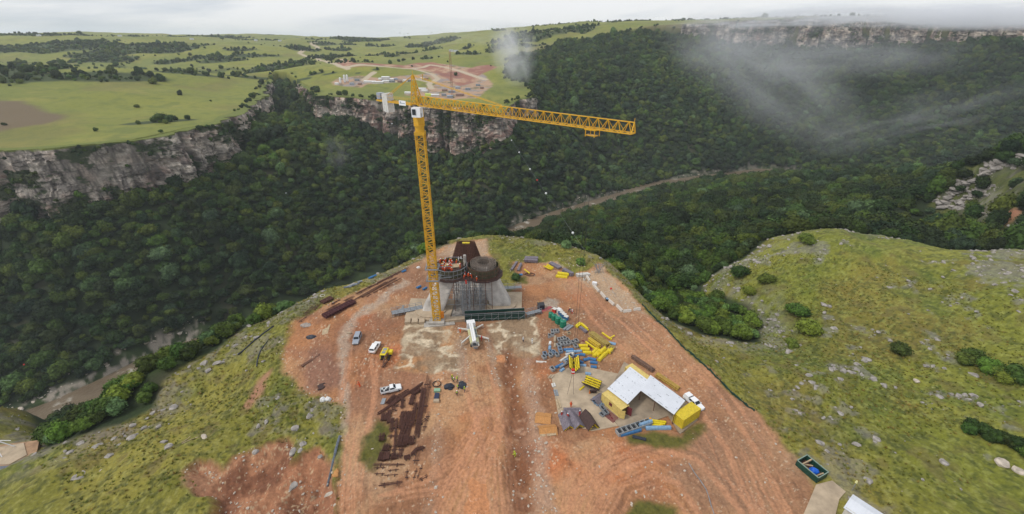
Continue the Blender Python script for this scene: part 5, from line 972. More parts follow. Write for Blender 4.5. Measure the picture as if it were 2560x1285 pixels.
# ---------------------------------------------------------------- vehicles
def wheel(parent, x, y, r=.36, w=.25):
    b = MB(); b.cyl((x, y, r), r, w, 14, axis='Y'); t = b.build('wheel', TYRE, parent); b = MB(); b.cyl((x, y, r), r * .55, w + .03, 12, axis='Y'); b.build('rim', STEEL, t)
def vehicle(px, ln, rz, kind, paint, lb, cat='car', wd=1.85):
    p = W(*px); e = empty('pickup_truck' if 'pickup' in kind else 'parked_car', p, rz, lb, cat); h = ln / 2; y = wd / 2
    def sec(x, z0, z1, yy, top=None):
        t = yy * .93 if top is None else top; return [(x, -yy, z0), (x, -yy * 1.0, (z0 + z1) * .55), (x, -t, z1), (x, t, z1), (x, yy, (z0 + z1) * .55), (x, yy, z0)]
    b = MB()
    if 'bed' in kind: b.loft([sec(-.35, .38, .98, y), sec(h - 1.25, .38, 1.02, y), sec(h - .12, .38, .86, y * .95), sec(h, .42, .68, y * .85)]); 
    elif 'canopy' in kind: b.loft([sec(-h, .42, 1.0, y * .96), sec(-h + .1, .38, 1.05, y), sec(h - 1.3, .38, 1.05, y), sec(h - .12, .38, .9, y * .95), sec(h, .42, .7, y * .85)])
    else: b.loft([sec(-h, .42, .95, y * .94), sec(-h + .12, .36, 1.02, y), sec(h - 1.25, .36, 1.0, y), sec(h - .15, .36, .84, y * .94), sec(h, .42, .68, y * .84)])
    b.build('body', paint, e, False)
    if 'bed' in kind:
        b = MB(); b.box(((-h - .35) / 2, 0, .55), (h - .35, wd * .98, .12))
        for s in (-1, 1): b.box(((-h - .35) / 2, s * (y - .05), .75), (h - .35, .08, .42))
        b.box((-h + .04, 0, .75), (.08, wd * .94, .42)); b.box((-.38, 0, .75), (.08, wd * .94, .42)); b.build('load_bed', paint, e)
        b = MB(); b.box(((-h - .35) / 2, 0, .68), (h - .55, wd * .86, .1)); b.build('bed_liner', DARK, e)
        b = MB()
        for q in ((-1.2, .2), (-1.6, -.25), (-.9, .45), (-2.0, .35)): b.cyl((q[0], q[1], .72), .2, .32, 10)
        b.build('bucket', WFAB, e)
        c0, c1, r0, r1 = -.35, 1.25, -.25, .55
    elif 'canopy' in kind: c0, c1, r0, r1 = -1.0, 1.35, -.75, .6
    else: c0, c1, r0, r1 = -h + .1, 1.15, -h + .35, .45
    b = MB(); zb, zt = 1.0, 1.62 if 'bed' not in kind else 1.5
    b.loft([[(c0, -y * .95, zb), (c1, -y * .95, zb), (c1, y * .95, zb), (c0, y * .95, zb)], [(r0, -y * .76, zt), (r1, -y * .76, zt), (r1, y * .76, zt), (r0, y * .76, zt)]]); cb = b.build('cabin', paint, e)
    b = MB(); k = .16    # windows follow the sloped panes, a little proud
    def L3(p, q, t): return tuple(p[i] + (q[i] - p[i]) * t for i in range(3))
    def pane(p0, p1, p2, p3, off): 
        a0 = L3(L3(p0, p3, .18), L3(p1, p2, .18), .08); a1 = L3(L3(p0, p3, .18), L3(p1, p2, .18), .92); a2 = L3(L3(p0, p3, .88), L3(p1, p2, .88), .92); a3 = L3(L3(p0, p3, .88), L3(p1, p2, .88), .08)
        b = MB(); o = Vector(off); b.loft([[Vector(v) + o * .2 for v in (a0, a1, a2, a3)], [Vector(v) + o for v in (a0, a1, a2, a3)]]); b.build('window', GLASS, cb)
    pane((c1, -y * .95, zb), (c1, y * .95, zb), (r1, y * .76, zt), (r1, -y * .76, zt), (.03, 0, .03)); pane((c0, -y * .95, zb), (c0, y * .95, zb), (r0, y * .76, zt), (r0, -y * .76, zt), (-.03, 0, .02))
    for s in (-1, 1):
        m0, m1 = (c0 + c1) / 2, (r0 + r1) / 2
        if 'bed' in kind: pane((c0, s * y * .95, zb), (c1, s * y * .95, zb), (r1, s * y * .76, zt), (r0, s * y * .76, zt), (0, s * .03, .02))
        else: pane((c0, s * y * .95, zb), (m0, s * y * .95, zb), (m1, s * y * .76, zt), (r0, s * y * .76, zt), (0, s * .03, .02)); pane((m0, s * y * .95, zb), (c1, s * y * .95, zb), (r1, s * y * .76, zt), (m1, s * y * .76, zt), (0, s * .03, .02))
    if 'canopy' in kind: MB().loft([[(-h + .05, -y * .93, 1.0), (-1.08, -y * .93, 1.0), (-1.08, y * .93, 1.0), (-h + .05, y * .93, 1.0)], [(-h + .2, -y * .8, 1.62), (-1.1, -y * .8, 1.62), (-1.1, y * .8, 1.62), (-h + .2, y * .8, 1.62)]]).build('canopy', paint, e)
    for s in (-1, 1):
        for x in (h - .85, -h + .9): wheel(e, x, s * (y - .14))
        MB().box((h - .06, s * y * .66, .68), (.14, .34, .16)).build('headlight', GLASS if 'canopy' in kind else WFAB, e); MB().box((-h + .02, s * y * .78, .78), (.08, .2, .26)).build('tail_light', RED, e); MB().box((c1 - .25, s * (y + .08), 1.05), (.14, .2, .14)).build('mirror', paint, e)
    MB().box((h - .02, 0, .44), (.12, wd * .84, .16)).build('bumper', GREY, e)
vehicle((893.5, 851), 4.9, atan2(-1, .10), 'suv', SILVER, 'silver grey estate car parked left of the white car, nose towards the camera')
vehicle((938.5, 874), 4.7, atan2(1, .12), 'suv', WHITE, 'white estate car parked between the silver car and the yellow drilling rig')
vehicle((978, 976), 5.0, .36, 'bed', WHITE, 'white single cab pickup with buckets in its open bed beside the rusty steel stacks', 'pickup truck')
vehicle((1733, 1012), 5.2, span((1712, 990), (1752, 1025))[2], 'canopy', WHITE, 'white double cab pickup with closed canopy parked beside the yellow container', 'pickup truck')
def drill():
    p = W(967, 893); e = empty('drilling_rig', p, atan2(-1, -.05), 'small yellow crawler drilling rig with brown mast beside the white car', 'drilling rig')
    for s in (-1, 1):
        b = MB(); b.box((0, s * .95, .35), (2.9, .4, .5)); b.cyl((1.45, s * .95, .35), .3, .4, 12, axis='Y'); b.cyl((-1.45, s * .95, .35), .3, .4, 12, axis='Y'); b.build('track', TYRE, e)
    b = MB(); b.box((-.1, -.5, 1.2), (3.2, 1.5, 1.25)); b.box((-.9, .8, 1.0), (1.3, 1.2, .8)); b.build('body', FYEL, e)
    b = MB(); b.box((-.9, -.5, 1.85), (.9, 1.0, .1)); b.box((.35, -.5, 1.85), (.9, .9, .1)); b.build('cover', GREY, e); MB().box((1.2, -.45, 1.2), (.7, 1.1, 1.1)).build('cab', GLASS, e)
    b = MB(); b.bar((.2, .55, 1.4), (2.6, .6, 2.2), .34); b.bar((2.6, .6, 2.2), (3.7, .3, .9), .28); b.build('boom', RUST2, e); b = MB(); b.bar((2.2, .9, .4), (4.6, .3, .5), .4); b.bar((3.1, -.4, .3), (4.0, 1.1, .3), .2); b.build('drill_mast', RUST2, e)
drill()
def pump():
    A, B = W(1176, 816), W(1190, 879); d = B - A; m = (A + B) / 2; e = empty('pump_truck', m, atan2(-d.y, -d.x), 'white boom pump truck with four spread stabiliser legs in the middle of the site', 'truck'); h = 5.6
    b = MB(); b.box((0, 0, .95), (11.2, 1.1, .5)); b.build('chassis', GREY, e)
    b = MB(); b.loft([[(h - 2.1, -1.25, .7), (h - 2.1, 1.25, .7), (h - 2.1, 1.25, 3.0), (h - 2.1, -1.25, 3.0)], [(h - .3, -1.25, .7), (h - .3, 1.25, .7), (h - .3, 1.2, 2.95), (h - .3, -1.2, 2.95)], [(h, -1.2, .7), (h, 1.2, .7), (h - .05, 1.15, 1.9), (h - .05, -1.15, 1.9)]]); cb = b.build('cab', WHITE, e); MB().box((h - .1, 0, 2.3), (.3, 2.2, .7), 0, ry=-.25).build('windscreen', GLASS, cb)
    for s in (-1, 1): MB().box((h - 1.1, s * 1.24, 2.2), (1.0, .06, .7)).build('side_window', GLASS, cb)
    b = MB(); b.box((-.6, -.85, 1.6), (7.0, .8, .5)); b.box((-.6, .9, 1.35), (7.0, .7, .3)); b.build('deck', M('pale yellow paint', (.58, .55, .30), .5), e)
    for i in range(3): MB().box((1.4 - i * 1.5, -.8, 1.95), (1.1, .6, .25)).build('locker', GREY, e)
    b = MB(); b.bar((3.2, 0, 3.25), (-4.9, .05, 2.7), .62); b.bar((3.2, .5, 3.0), (-4.6, .5, 2.35), .34); b.cyl((2.6, 0, 1.2), .55, 1.9, 14); b.build('boom', WHITE, e)
    b = MB()
    for i in range(2): b.bar((2.8, .34 * (i * 2 - 1), 3.6), (-4.6, .34 * (i * 2 - 1), 3.05), .1)
    b.build('delivery_pipe', DWHITE, e)
    b = MB(); b.loft([[(-5.6, -.7, 1.2), (-4.4, -.7, 1.2), (-4.4, .7, 1.2), (-5.6, .7, 1.2)], [(-6.0, -1.05, 1.95), (-4.2, -1.05, 1.95), (-4.2, 1.05, 1.95), (-6.0, 1.05, 1.95)]], False); b.build('hopper', DWHITE, e); MB().box((-5.1, .2, 1.9), (.9, .9, .1)).build('hopper_grate', DARK, e)
    for x in (h - 1.2, h - 3.0, -2.2, -3.5):
        for s in (-1, 1): wheel(e, x, s * 1.05, .5, .35)
    for a, q in (((2.6, .8), (4.0, 3.9)), ((2.6, -.8), (4.2, -3.6)), ((-.4, .8), (-3.2, 3.6)), ((-.4, -.8), (-2.9, -4.1))):
        b = MB(); b.bar((a[0], a[1], 1.35), (q[0], q[1], 1.45), .42, w2=.3); b.bar((q[0], q[1], 1.5), (q[0], q[1], .05), .18); b.box((q[0], q[1], .06), (.6, .6, .1)); b.build('stabiliser_leg', DWHITE, e)
pump()
# ---------------------------------------------------------------- containers and roof
def container(c, rz, m, lb, door=False, cm=None):
    e = empty('shipping_container', c, rz, lb, 'container'); L_, Wd, Hh = 6.06, 2.44, 2.59; b = MB(); n = 34
    top = []
    for i in range(n * 2 + 1): x = -L_ / 2 + L_ * i / (n * 2); top.append((x, .035 * (1 if (i // 2) % 2 else 0)))
    for s in (-1, 1):
        vs = []; 
        for x, o in top: vs += [(x, s * (Wd / 2 - o), .15), (x, s * (Wd / 2 - o), Hh - .12)]
        b.add(vs, [(2 * i, 2 * i + 2, 2 * i + 3, 2 * i + 1) for i in range(len(top) - 1)])
    b.build('side_wall', m, e)
    b = MB(); vs = []
    for x, o in top: vs += [(x, -Wd / 2 + .08, Hh - o), (x, Wd / 2 - .08, Hh - o)]
    b.add(vs, [(2 * i, 2 * i + 2, 2 * i + 3, 2 * i + 1) for i in range(len(top) - 1)]); b.build('roof', cm or m, e)
    b = MB(); b.box((L_ / 2 - .06, 0, Hh / 2), (.06, Wd - .1, Hh - .2)); b.build('end_wall', m, e)
    if not door: 
        dr = MB().box((-L_ / 2 + .06, -.6, Hh / 2), (.06, 1.16, Hh - .2)).build('door', m, e); MB().bar((-L_ / 2 - .0, -.3, .2), (-L_ / 2 - .0, -.3, 2.4), .05).build('lock_rod', STEEL, dr); MB().box((-L_ / 2 + .06, .6, Hh / 2), (.06, 1.16, Hh - .2)).build('door', m, e)
    else: MB().box((-L_ / 2 - .55, -.95, Hh / 2), (1.15, .06, Hh - .25), .35).build('door', MAROON, e); MB().box((-L_ / 2 - .35, 1.1, Hh / 2), (.06, 1.15, Hh - .25), -.9).build('door', m, e)
    b = MB()
    for x in (-L_ / 2, L_ / 2):
        for y in (-Wd / 2, Wd / 2): b.bar((x, y, 0), (x, y, Hh + .02), .15)
        for z in (.07, Hh - .04): b.bar((x, -Wd / 2, z), (x, Wd / 2, z), .13)
    for y in (-Wd / 2, Wd / 2):
        for z in (.07, Hh - .04): b.bar((-L_ / 2, y, z), (L_ / 2, y, z), .13)
    b.build('frame', m, e); return e
u = Vector((.555, -.83, 0)).normalized(); v = Vector((.83, .555, 0)).normalized(); az = atan2(u.y, u.x); bz = atan2(v.y, v.x)
A0 = Vector((*P(1503, 1005), .12)); ca = container(A0 + u * 3.03 + v * 1.22, az + pi, CYEL, 'pale yellow shipping container with an open maroon door left of the roof', True)
b = MB(); b.box((.2, 1.24, 1.5), (.9, .05, .9)); b.build('side_patch', MAROON, ca)
B0 = Vector((*P(1681, 1055), .12)); container(B0 + u * 1.22 + v * 3.03, bz + pi, BYEL, 'bright yellow shipping container with rust streaks at the right end of the roof')
C0 = Vector((*P(1580, 909.5, 2.6), .12)); container(C0 + u * 3.03 - v * 1.22, az, CYEL, 'pale yellow shipping container mostly hidden behind the upper edge of the white roof')
RP = [P(x, y, 3.0) for x, y in [(1575, 917), (1618, 949), (1626, 938), (1713, 1002), (1685, 1037), (1602, 977), (1569, 1011), (1518, 972)]]
e = empty('shelter_roof', (RP[5][0], RP[5][1], 0), 0, 'white angled sheet metal roof spanning between the yellow containers', 'roof'); o_ = Vector((RP[5][0], RP[5][1]))
def corr(poly_, z, m, nm):
    R2 = [(x - o_.x, y - o_.y) for x, y in poly_]; b = MB(); b.prism(R2, z, z + .07); return b.build(nm, m, e)
corr([RP[0], RP[1], RP[4 + 1], RP[6], RP[7]], 3.0, ROOFW, 'roof_sheet'); corr([RP[1], RP[2], RP[3], RP[4], RP[5]], 3.02, ROOFW, 'roof_sheet')
b = MB()
for k in range(1, 16):
    p = Vector(RP[7]).lerp(Vector(RP[0]), k / 16) - o_; q = Vector(RP[6]).lerp(Vector(RP[1]), k / 16) - o_; b.bar((p.x, p.y, 3.09), (q.x, q.y, 3.09), .045)
for k in range(1, 20):
    p = Vector(RP[2]).lerp(Vector(RP[3]), k / 20) - o_; q = Vector(RP[5]).lerp(Vector(RP[4]), k / 20) - o_; b.bar((p.x, p.y, 3.11), (q.x, q.y, 3.11), .045)
b.build('roof_ribs', ROOFW, e)
b = MB()
rs_ = random.Random(3)
for k in range(46):
    t, s = rs_.choice([.08, .35, .65, .93]), rs_.random(); p = Vector(RP[2]).lerp(Vector(RP[3]), s).lerp(Vector(RP[5]).lerp(Vector(RP[4]), s), t) - o_
    if k % 2: p = Vector(RP[7]).lerp(Vector(RP[0]), t).lerp(Vector(RP[6]).lerp(Vector(RP[1]), t), s) - o_
    b.box((p.x, p.y, 3.15), (.09, .3, .03), bz)
b.build('roof_bolts', GREY, e)
for x, y in (RP[5], Vector(RP[3]).lerp(Vector(RP[4]), .95), Vector(RP[5]).lerp(Vector(RP[4]), .45), RP[6]): MB().bar((x - o_.x, y - o_.y, 0), (x - o_.x, y - o_.y, 3.0), .14).build('post', RUST2, e)
# ---------------------------------------------------------------- long stacks
def stack(px0, px1, n, layers, w_, h_, m, name, lb, cat, gap=1.15, jit=.06, z=0.0, group=None, sleepers=True):
    mid, L_, rz = span(px0, px1); e = empty(name, (mid.x, mid.y, mid.z + z), rz, lb, cat, group); r = random.Random(hash((px0, px1)) & 255)
    if sleepers:
        for s in (-.32, .32): MB().box((L_ * s, 0, .08), (.16, n * w_ * gap + .3, .16)).build('timber_bearer', PLY, e)
    for l in range(layers):
        for i in range(n - (l % 2 if n > 2 else 0)):
            b = MB(); y = (i - (n - 1 - (l % 2 if n > 2 else 0)) / 2) * w_ * gap; q = r.uniform(-jit, jit); b.box((q * 4, y, (.18 if sleepers else .02) + h_ / 2 + l * h_ * 1.04), (L_ * (1 - abs(q)), w_ * .92, h_ * .94), q * .12); b.build(name.split('_')[-1] if name.split('_')[-1] in ('beam', 'plank', 'bar', 'panel') else 'beam', m, e)
    return e
stack((1579, 893), (1633, 930), 4, 2, .32, .34, M('brown beam', (.17, .10, .07), .8, .4), 'steel_beam_stack', 'stack of long brown steel beams behind the upper corner of the white roof', 'beam stack')
stack((1640, 940), (1697, 978), 4, 2, .34, .34, M('mustard beam', (.42, .27, .06), .7, .3), 'steel_beam_stack', 'stack of long mustard beams behind the right wing of the white roof', 'beam stack')
OLV = M('weathered yellow beam', (.36, .26, .07), .75, .35)
stack((1476, 836), (1520, 868), 5, 2, .38, .36, OLV, 'timber_beam_stack', 'long stack of weathered yellow brown beams behind the bright yellow forms', 'beam stack')
stack((1472, 852), (1500, 872), 3, 2, .45, .4, M('ochre beam', (.55, .38, .04), .6, .3), 'beam_stack', 'short stack of ochre yellow beams in front of the long weathered stack', 'beam stack')
stack((1462, 856), (1490, 876), 1, 1, .45, .45, FYEL, 'yellow_beam', 'single bright yellow beam at the left side of the ochre stack', 'beam', sleepers=False)
stack((1521, 882), (1531, 868), 3, 1, .5, .35, OLV, 'timber_beam_stack', 'short weathered stack of beams lying crosswise at the right end of the long stack', 'beam stack')
stack((1455, 852), (1480, 872), 6, 1, .16, .1, MAROON, 'rebar_bars', 'bundle of thin maroon bars left of the ochre beams', 'bars', sleepers=False)
stack((1503, 833), (1528, 851), 1, 1, .4, .4, FYEL, 'yellow_beam', 'long bright yellow beam lying alone beside the haul road', 'beam', sleepers=False); stack((1521, 851), (1535, 843), 1, 1, .3, .3, FYEL, 'yellow_beam', 'short bright yellow beam crossing the end of the lone long one', 'beam', z=.4, sleepers=False)
stack((1441, 821), (1452, 812), 2, 2, .5, .35, FYEL, 'yellow_beam', 'pair of bright yellow forms just right of the green tanks', 'formwork', sleepers=False); stack((1453, 815), (1470, 830), 1, 2, .6, .4, FYEL, 'yellow_beam', 'bright yellow form lying along a grey panel right of the green tanks', 'formwork', sleepers=False)
stack((1448, 821), (1466, 834), 1, 2, .9, .35, PURP, 'sheet_formwork', 'grey panel beside the bright yellow form right of the tanks', 'formwork', sleepers=False)
stack((1412, 830), (1428, 818), 2, 1, .7, .5, GREY, 'concrete_beam', 'grey channel section in front of the green water tanks', 'beam', sleepers=False)
# yellow curved forms
def form(px, rz, L_, w_, h_, m, lb, z=0, name='curved_formwork', cat='formwork', half=True):
    p = W(*px); e = empty(name, (p.x, p.y, p.z + z), rz, lb, cat); b = MB(); n = 8
    prof = [(w_ / 2 * cos(pi * k / n), .03 + h_ * sin(pi * k / n) ** .6) for k in range(n + 1)]
    b.loft([[(-L_ / 2, y, zz) for y, zz in prof], [(L_ / 2, y, zz) for y, zz in prof]]); b.build('shell', m, e)
    for x in (-.48, -.16, .16, .48):
        b = MB(); pr = [(y * 1.05, zz * 1.07 + .01) for y, zz in prof]; b.loft([[(L_ * x - .04, y, zz) for y, zz in pr], [(L_ * x + .04, y, zz) for y, zz in pr]]); b.build('rib', m, e)
    return e
for px, rz, L_, z, lb in [((1458, 866), .02, 2.5, 0, 'bright yellow form, upper one of the three beside the blue forms'), ((1462, 876), -.05, 2.4, 0, 'bright yellow form, middle one of the three beside the blue forms'), ((1467, 884), .02, 2.2, 0, 'bright yellow form, lowest of the three beside the blue forms'),
                          ((1486, 881), .9, 2.6, 0, 'bright yellow form at the left of the big yellow heap'), ((1491, 887), .9, 3.4, 0, 'narrow bright yellow form, second from the left in the big yellow heap'), ((1499, 886), .9, 3.4, .1, 'bright yellow form in the middle of the big yellow heap'), ((1505, 884), .85, 2.8, .7, 'bright yellow form lying highest on the big yellow heap'),
                          ((1504, 896), .9, 3.6, 0, 'bright yellow form nearest the camera in the big yellow heap'), ((1514, 886), .9, 3.8, 0, 'bright yellow form at the right of the big yellow heap'), ((1525, 880), .9, 1.8, 0, 'small bright yellow form at the far right of the heap')]:
    form(px, rz, L_, 1.0, .8, FYEL, lb, z)
for i, (px, rz, L_, m) in enumerate([((1421, 877), .05, 2.7, BLUE), ((1434, 881), .06, 4.4, LBLUE), ((1442, 892), .2, 1.3, BLUE), ((1456, 891), -.3, 1.4, BLUE), ((1465, 903), .25, 1.5, BLUE), ((1479, 901), -.3, 2.2, BLUE), ((1484, 908), -.2, 1.9, BLUE), ((1450, 905), -.7, 1.8, BLUE), ((1456, 914), -.1, 1.9, LBLUE), ((1484, 918), -.1, 1.5, BLUE), ((1398, 915), .6, 2.6, BLUE), ((1405, 926), .75, 1.4, LBLUE), ((1416, 903), .5, 1.6, LBLUE), ((1470, 935), -.2, 1.4, LBLUE), ((1530, 862), -.4, 2.0, LBLUE), ((1374, 872), 1.4, 1.6, LBLUE)]):
    nm = ['upper dark blue curved form left of the yellow ones', 'long pale blue curved form, longest of the blue ones', 'small blue curved form below the long pale blue one', 'small blue curved form left of the big yellow heap', 'blue curved form above the right cluster', 'blue curved form at the top of the right cluster', 'blue curved form in the middle of the right cluster', 'slanting blue curved form at the left of the right cluster', 'pale blue curved form in front of the right cluster', 'blue curved form nearest the slab in the right cluster', 'dark blue curved form left of the standing yellow form', 'small pale blue form at the corner of the slab', 'pale blue form among the grey ones', 'pale blue form lying on the slab', 'pale blue form at the right end of the beam stacks', 'pale blue form beside the two white boxes at left'][i]
    form(px, rz, L_, .8, .5, m, nm)
for i, (px, rz, L_, m) in enumerate([((1353, 905), -.1, 2.8, DWHITE), ((1424, 888), .3, 2.4, DWHITE), ((1411, 897), .75, 3.4, DWHITE), ((1414, 912), .7, 4.4, GREY), ((1427, 895), .8, 2.0, DWHITE), ((1387, 852), 1.45, 2.6, PCONC), ((1387, 866), 1.4, 1.8, PCONC), ((1375, 860), 1.3, 1.2, WFAB)]):
    form(px, rz, L_, .7, .4, m, ['pale grey half pipe form at the left end of the block field', 'white ribbed form above the standing yellow form', 'long white ribbed form leaning among the blue ones', 'long grey ribbed form left of the standing yellow form', 'short white ribbed form beside the grey boxes', 'pale stone coloured long form between the grey boxes', 'short stone coloured form below the pale long one', 'small white form at the left of the grey boxes'][i])
# grey box moulds with dark wells
def boxmould(px, rz, m, lb, group=None, fill=DARK, s=1.0):
    p = W(*px); e = empty('box_mould', p, rz, lb, 'box', group); b = MB(); L_, w_, h_ = 1.35 * s, 1.0 * s, .75 * s; t = .13
    for y in (-1, 1): b.box((0, y * (w_ - t) / 2, h_ / 2), (L_, t, h_))
    for x in (-1, 1): b.box((x * (L_ - t) / 2, 0, h_ / 2), (t, w_ - 2 * t, h_))
    b.box((0, 0, .1), (L_ - 2 * t, w_ - 2 * t, .14)); b.build('shell', m, e); b = MB(); b.box((0, 0, h_ * .45), (L_ - 2 * t - .02, w_ - 2 * t - .02, h_ * .5)); b.build('hole_shade', fill, e)  # dark block put in the hollow for the shade of the hole
BXG = M('box grey', (.33, .34, .34), .7, .3); BXB = M('box blue grey', (.20, .28, .38), .6, .3)
rows = [('the top row of grey boxes', [(1381, 832), (1387, 832), (1393, 832)], 1.5, BXG), ('the second row of grey boxes', [(1374, 842), (1381, 842)], 1.5, BXG), ('the upper row of the main grey group', [(1398, 854), (1405, 853), (1411, 852), (1418, 852), (1432, 858), (1441, 855)], 1.9, BXG), ('the lower row of the main grey group', [(1397, 867), (1405, 863), (1412, 863), (1421, 861), (1439, 869)], 1.9, BXG),
        ('the row beside the long blue form', [(1362, 888), (1378, 883), (1384, 885), (1401, 881), (1400, 876)], 1.9, BXB), ('the lowest row of grey boxes', [(1360, 896), (1376, 892), (1392, 890)], 1.95, BXG), ('the group around the standing yellow form', [(1381, 926), (1415, 906), (1427, 896)], 2.1, BXG)]
for nm, pts, rz, m in rows:
    for i, q in enumerate(pts): boxmould(q, rz + random.uniform(-.12, .12), m, 'hollow box, %s from the left in %s' % (ORD[i], nm))
boxmould((1422, 838), .1, PLY, 'lone small wooden box standing on the bare ground below the green tanks', s=.85)
for i, q in enumerate([(1490, 1000), (1496, 1004), (1500, 1009), (1506, 1013), (1484, 1003), (1488, 1009), (1494, 1013), (1501, 1017), (1485, 997)]): boxmould(q, .6 + random.uniform(-.5, .5), BXB, 'small blue grey clamp in the loose heap left of the pale container', 'loose clamps left of the pale container', s=.55)
def trough(px0, px1, n, w_, h_, m, lb, cells=DARK):
    mid, L_, rz = span(px0, px1); e = empty('steel_trough', mid, rz, lb, 'formwork'); b = MB(); 
    for y in (-1, 1): b.box((0, y * (w_ - .1) / 2, h_ / 2), (L_, .1, h_))
    for i in range(n + 1): b.box((-L_ / 2 + .06 + (L_ - .12) * i / n, 0, h_ / 2), (.1, w_ - .2, h_))
    b.build('frame', m, e); b = MB(); b.box((0, 0, h_ * .3), (L_ - .2, w_ - .22, .1)); b.build('well', cells, e)
trough((1502, 1018), (1519, 1038), 2, .9, .7, GREY, 'grey double box mould beside the pale container'); trough((1500, 1034), (1510, 1042), 1, .9, .6, GREY, 'small grey box mould in front of the double one')
trough((1542, 1086), (1625, 1058), 7, 1.5, 1.0, BXG, 'long grey segmented steel trough in front of the containers'); form((1577, 1083), .30, 5.0, .6, .6, BLUE, 'blue form lying against the front of the long grey trough'); form((1613, 1064), .35, 3.2, .8, .9, LBLUE, 'pale blue form lying inside the right end of the grey trough', .4)
form((1645, 1071), .02, 5.6, .9, .7, LBLUE, 'long pale blue boat shaped form right of the grey trough'); stack((1618, 1054), (1664, 1060), 2, 1, .5, .5, FYEL, 'yellow_beam', 'two long bright yellow beams above the boat shaped blue form', 'beam', sleepers=False); stack((1622, 1062), (1656, 1065), 1, 1, .5, .4, FYEL, 'yellow_beam', 'long yellow beam lying nearest the blue boat shaped form', 'beam', sleepers=False); stack((1612, 1052), (1628, 1049), 1, 1, .5, .5, M('orange beam', (.65, .30, .03)), 'yellow_beam', 'short orange beam at the head of the yellow beams', 'beam', sleepers=False)
form((1598, 1095), -.3, 2.8, .8, .3, TARP, 'crumpled dark plastic sheet in front of the grey trough', name='plastic_sheet', cat='plastic sheet')
stack((1510, 1028), (1540, 1052), 7, 1, .22, .16, MAROON, 'bar_bundle', 'maroon bars lying on the floor along the pale container', 'bars', gap=1.4, sleepers=False)
# V shaped panels
def vform(px, rz, L_, w_, h_, m_out, m_in, lb, ribs=3, z=0.0, open_up=True, tilt=0):
    p = W(*px); e = empty('folded_formwork', (p.x, p.y, p.z + z + .05), rz, lb, 'formwork'); e.rotation_euler = (tilt, 0, rz)
    a = w_ / 2; Z = [(0, a), (h_, a)] if not open_up else None
    for s in (-1, 1):
        b = MB()
        if open_up: q = [(0, 0, 0.02), (0, s * a, h_)]
        else: q = [(0, 0, h_), (0, s * a, 0.02)]
        n = Vector((0, -(q[1][2] - q[0][2]) * s, (q[1][1] - q[0][1]) * s)).normalized() * .12
        vs = []
        for x in (-L_ / 2, L_ / 2):
            for (k, yy, zz) in q: vs.append((x, yy, zz))
        vs2 = [Vector(t) + n for t in vs]; b.add(vs + vs2, [(0, 1, 3, 2), (4, 6, 7, 5), (0, 4, 5, 1), (2, 3, 7, 6), (0, 2, 6, 4), (1, 5, 7, 3)]); b.build('panel', m_out, e)
        b = MB(); n = n if open_up else n * -1.0
        for i in range(4):
            t = (i + .5) / 4; P0 = Vector((-L_ / 2 + .08, q[0][1] + (q[1][1] - q[0][1]) * t, q[0][2] + (q[1][2] - q[0][2]) * t)) + n * 1.8; P1 = P0.copy(); P1.x = L_ / 2 - .08; b.bar(P0, P1, .3)
        for i in range(ribs): x = -L_ / 2 + L_ * (i + .5) / ribs; b.bar(Vector((x, q[0][1], q[0][2])) + n * 3, Vector((x, q[1][1], q[1][2])) + n * 3, .12)
        if m_in: b.build('stiffener', m_in, e)
    return e
vform((1434, 918), 1.5, 5.0, 3.0, 2.0, BROWNP, FYEL, 'standing V shaped form with yellow inside lifted by the crane behind the slab edge', 3)
vform((1478, 968), -.55, 4.2, 3.2, 1.8, BROWNP, FYEL, 'open V shaped form with bright yellow inside lying in the middle of the slab', 3)
p = W(1482, 984); o = MB().box((0, 0, .8), (1.8, .2, 1.5), 0, rx=.4).build('plywood_sheet', BROWNP); o.location = p; tag(o, 'small dark brown panel standing in front of the open yellow form', 'panel'); o = MB().box((0, 0, .7), (.3, .2, 1.2), .3).build('orange_board', M('orange board', (.7, .2, .04))); o.location = W(1474, 984); tag(o, 'small orange board beside the dark brown panel on the slab', 'board')
stack((1450, 975), (1462, 966), 1, 1, .4, .35, FYEL, 'yellow_beam', 'short yellow beam at the left of the open yellow form', 'beam', sleepers=False)
vform((1417, 1055), 1.75, 4.6, 2.8, 1.3, PURP, FYEL, 'grey roof shaped panel with yellow edge, left one of the lifted pair', 2, open_up=False); vform((1436, 1054), 1.95, 4.6, 3.0, 1.4, PURP, FYEL, 'grey roof shaped panel, right one of the lifted pair', 2, open_up=False); vform((1431, 1029), 0.0, 4.0, 2.2, .5, PURP, GREY, 'grey flat panel lying behind the lifted pair', 2, open_up=False)
vform((1473, 1056), 1.9, 4.4, 2.8, 1.9, BROWNP, FYEL, 'dark brown roof shaped panel standing right of the grey pair', 2, open_up=False)
vform((1358, 1044), -.15, 3.6, 3.2, .5, TIMBER, None, 'orange brown timber cover, upper one at the left of the slab', 2, open_up=False); vform((1369, 1075), .12, 4.0, 3.0, 1.0, TIMBER, None, 'orange brown timber cover with yellow base, lower one at the left of the slab', 2, open_up=False); stack((1350, 1090), (1391, 1084), 2, 1, .35, .25, PLY, 'timber_plank', 'pale planks lying in front of the lower timber cover', 'planks', sleepers=False)
vform((1497, 1000), .7, 3.4, 2.6, 1.1, PURP, None, 'grey folded panel leaning at the left end of the pale container', 2, open_up=False)
for i, (a, b_) in enumerate([((1400, 1023), (1393, 1000)), ((1392, 990), (1388, 975)), ((1385, 967), (1382, 958)), ((1375, 945), (1382, 937))]): stack(a, b_, 2, 1, .45, .3, [PLY, GREY, DWHITE, PCONC][i], 'timber_plank', ['pink grey long plank pair', 'weathered grey plank pair', 'white crate of planks', 'pale board pair'][i] + ' along the left edge of the slab', 'planks', sleepers=False)
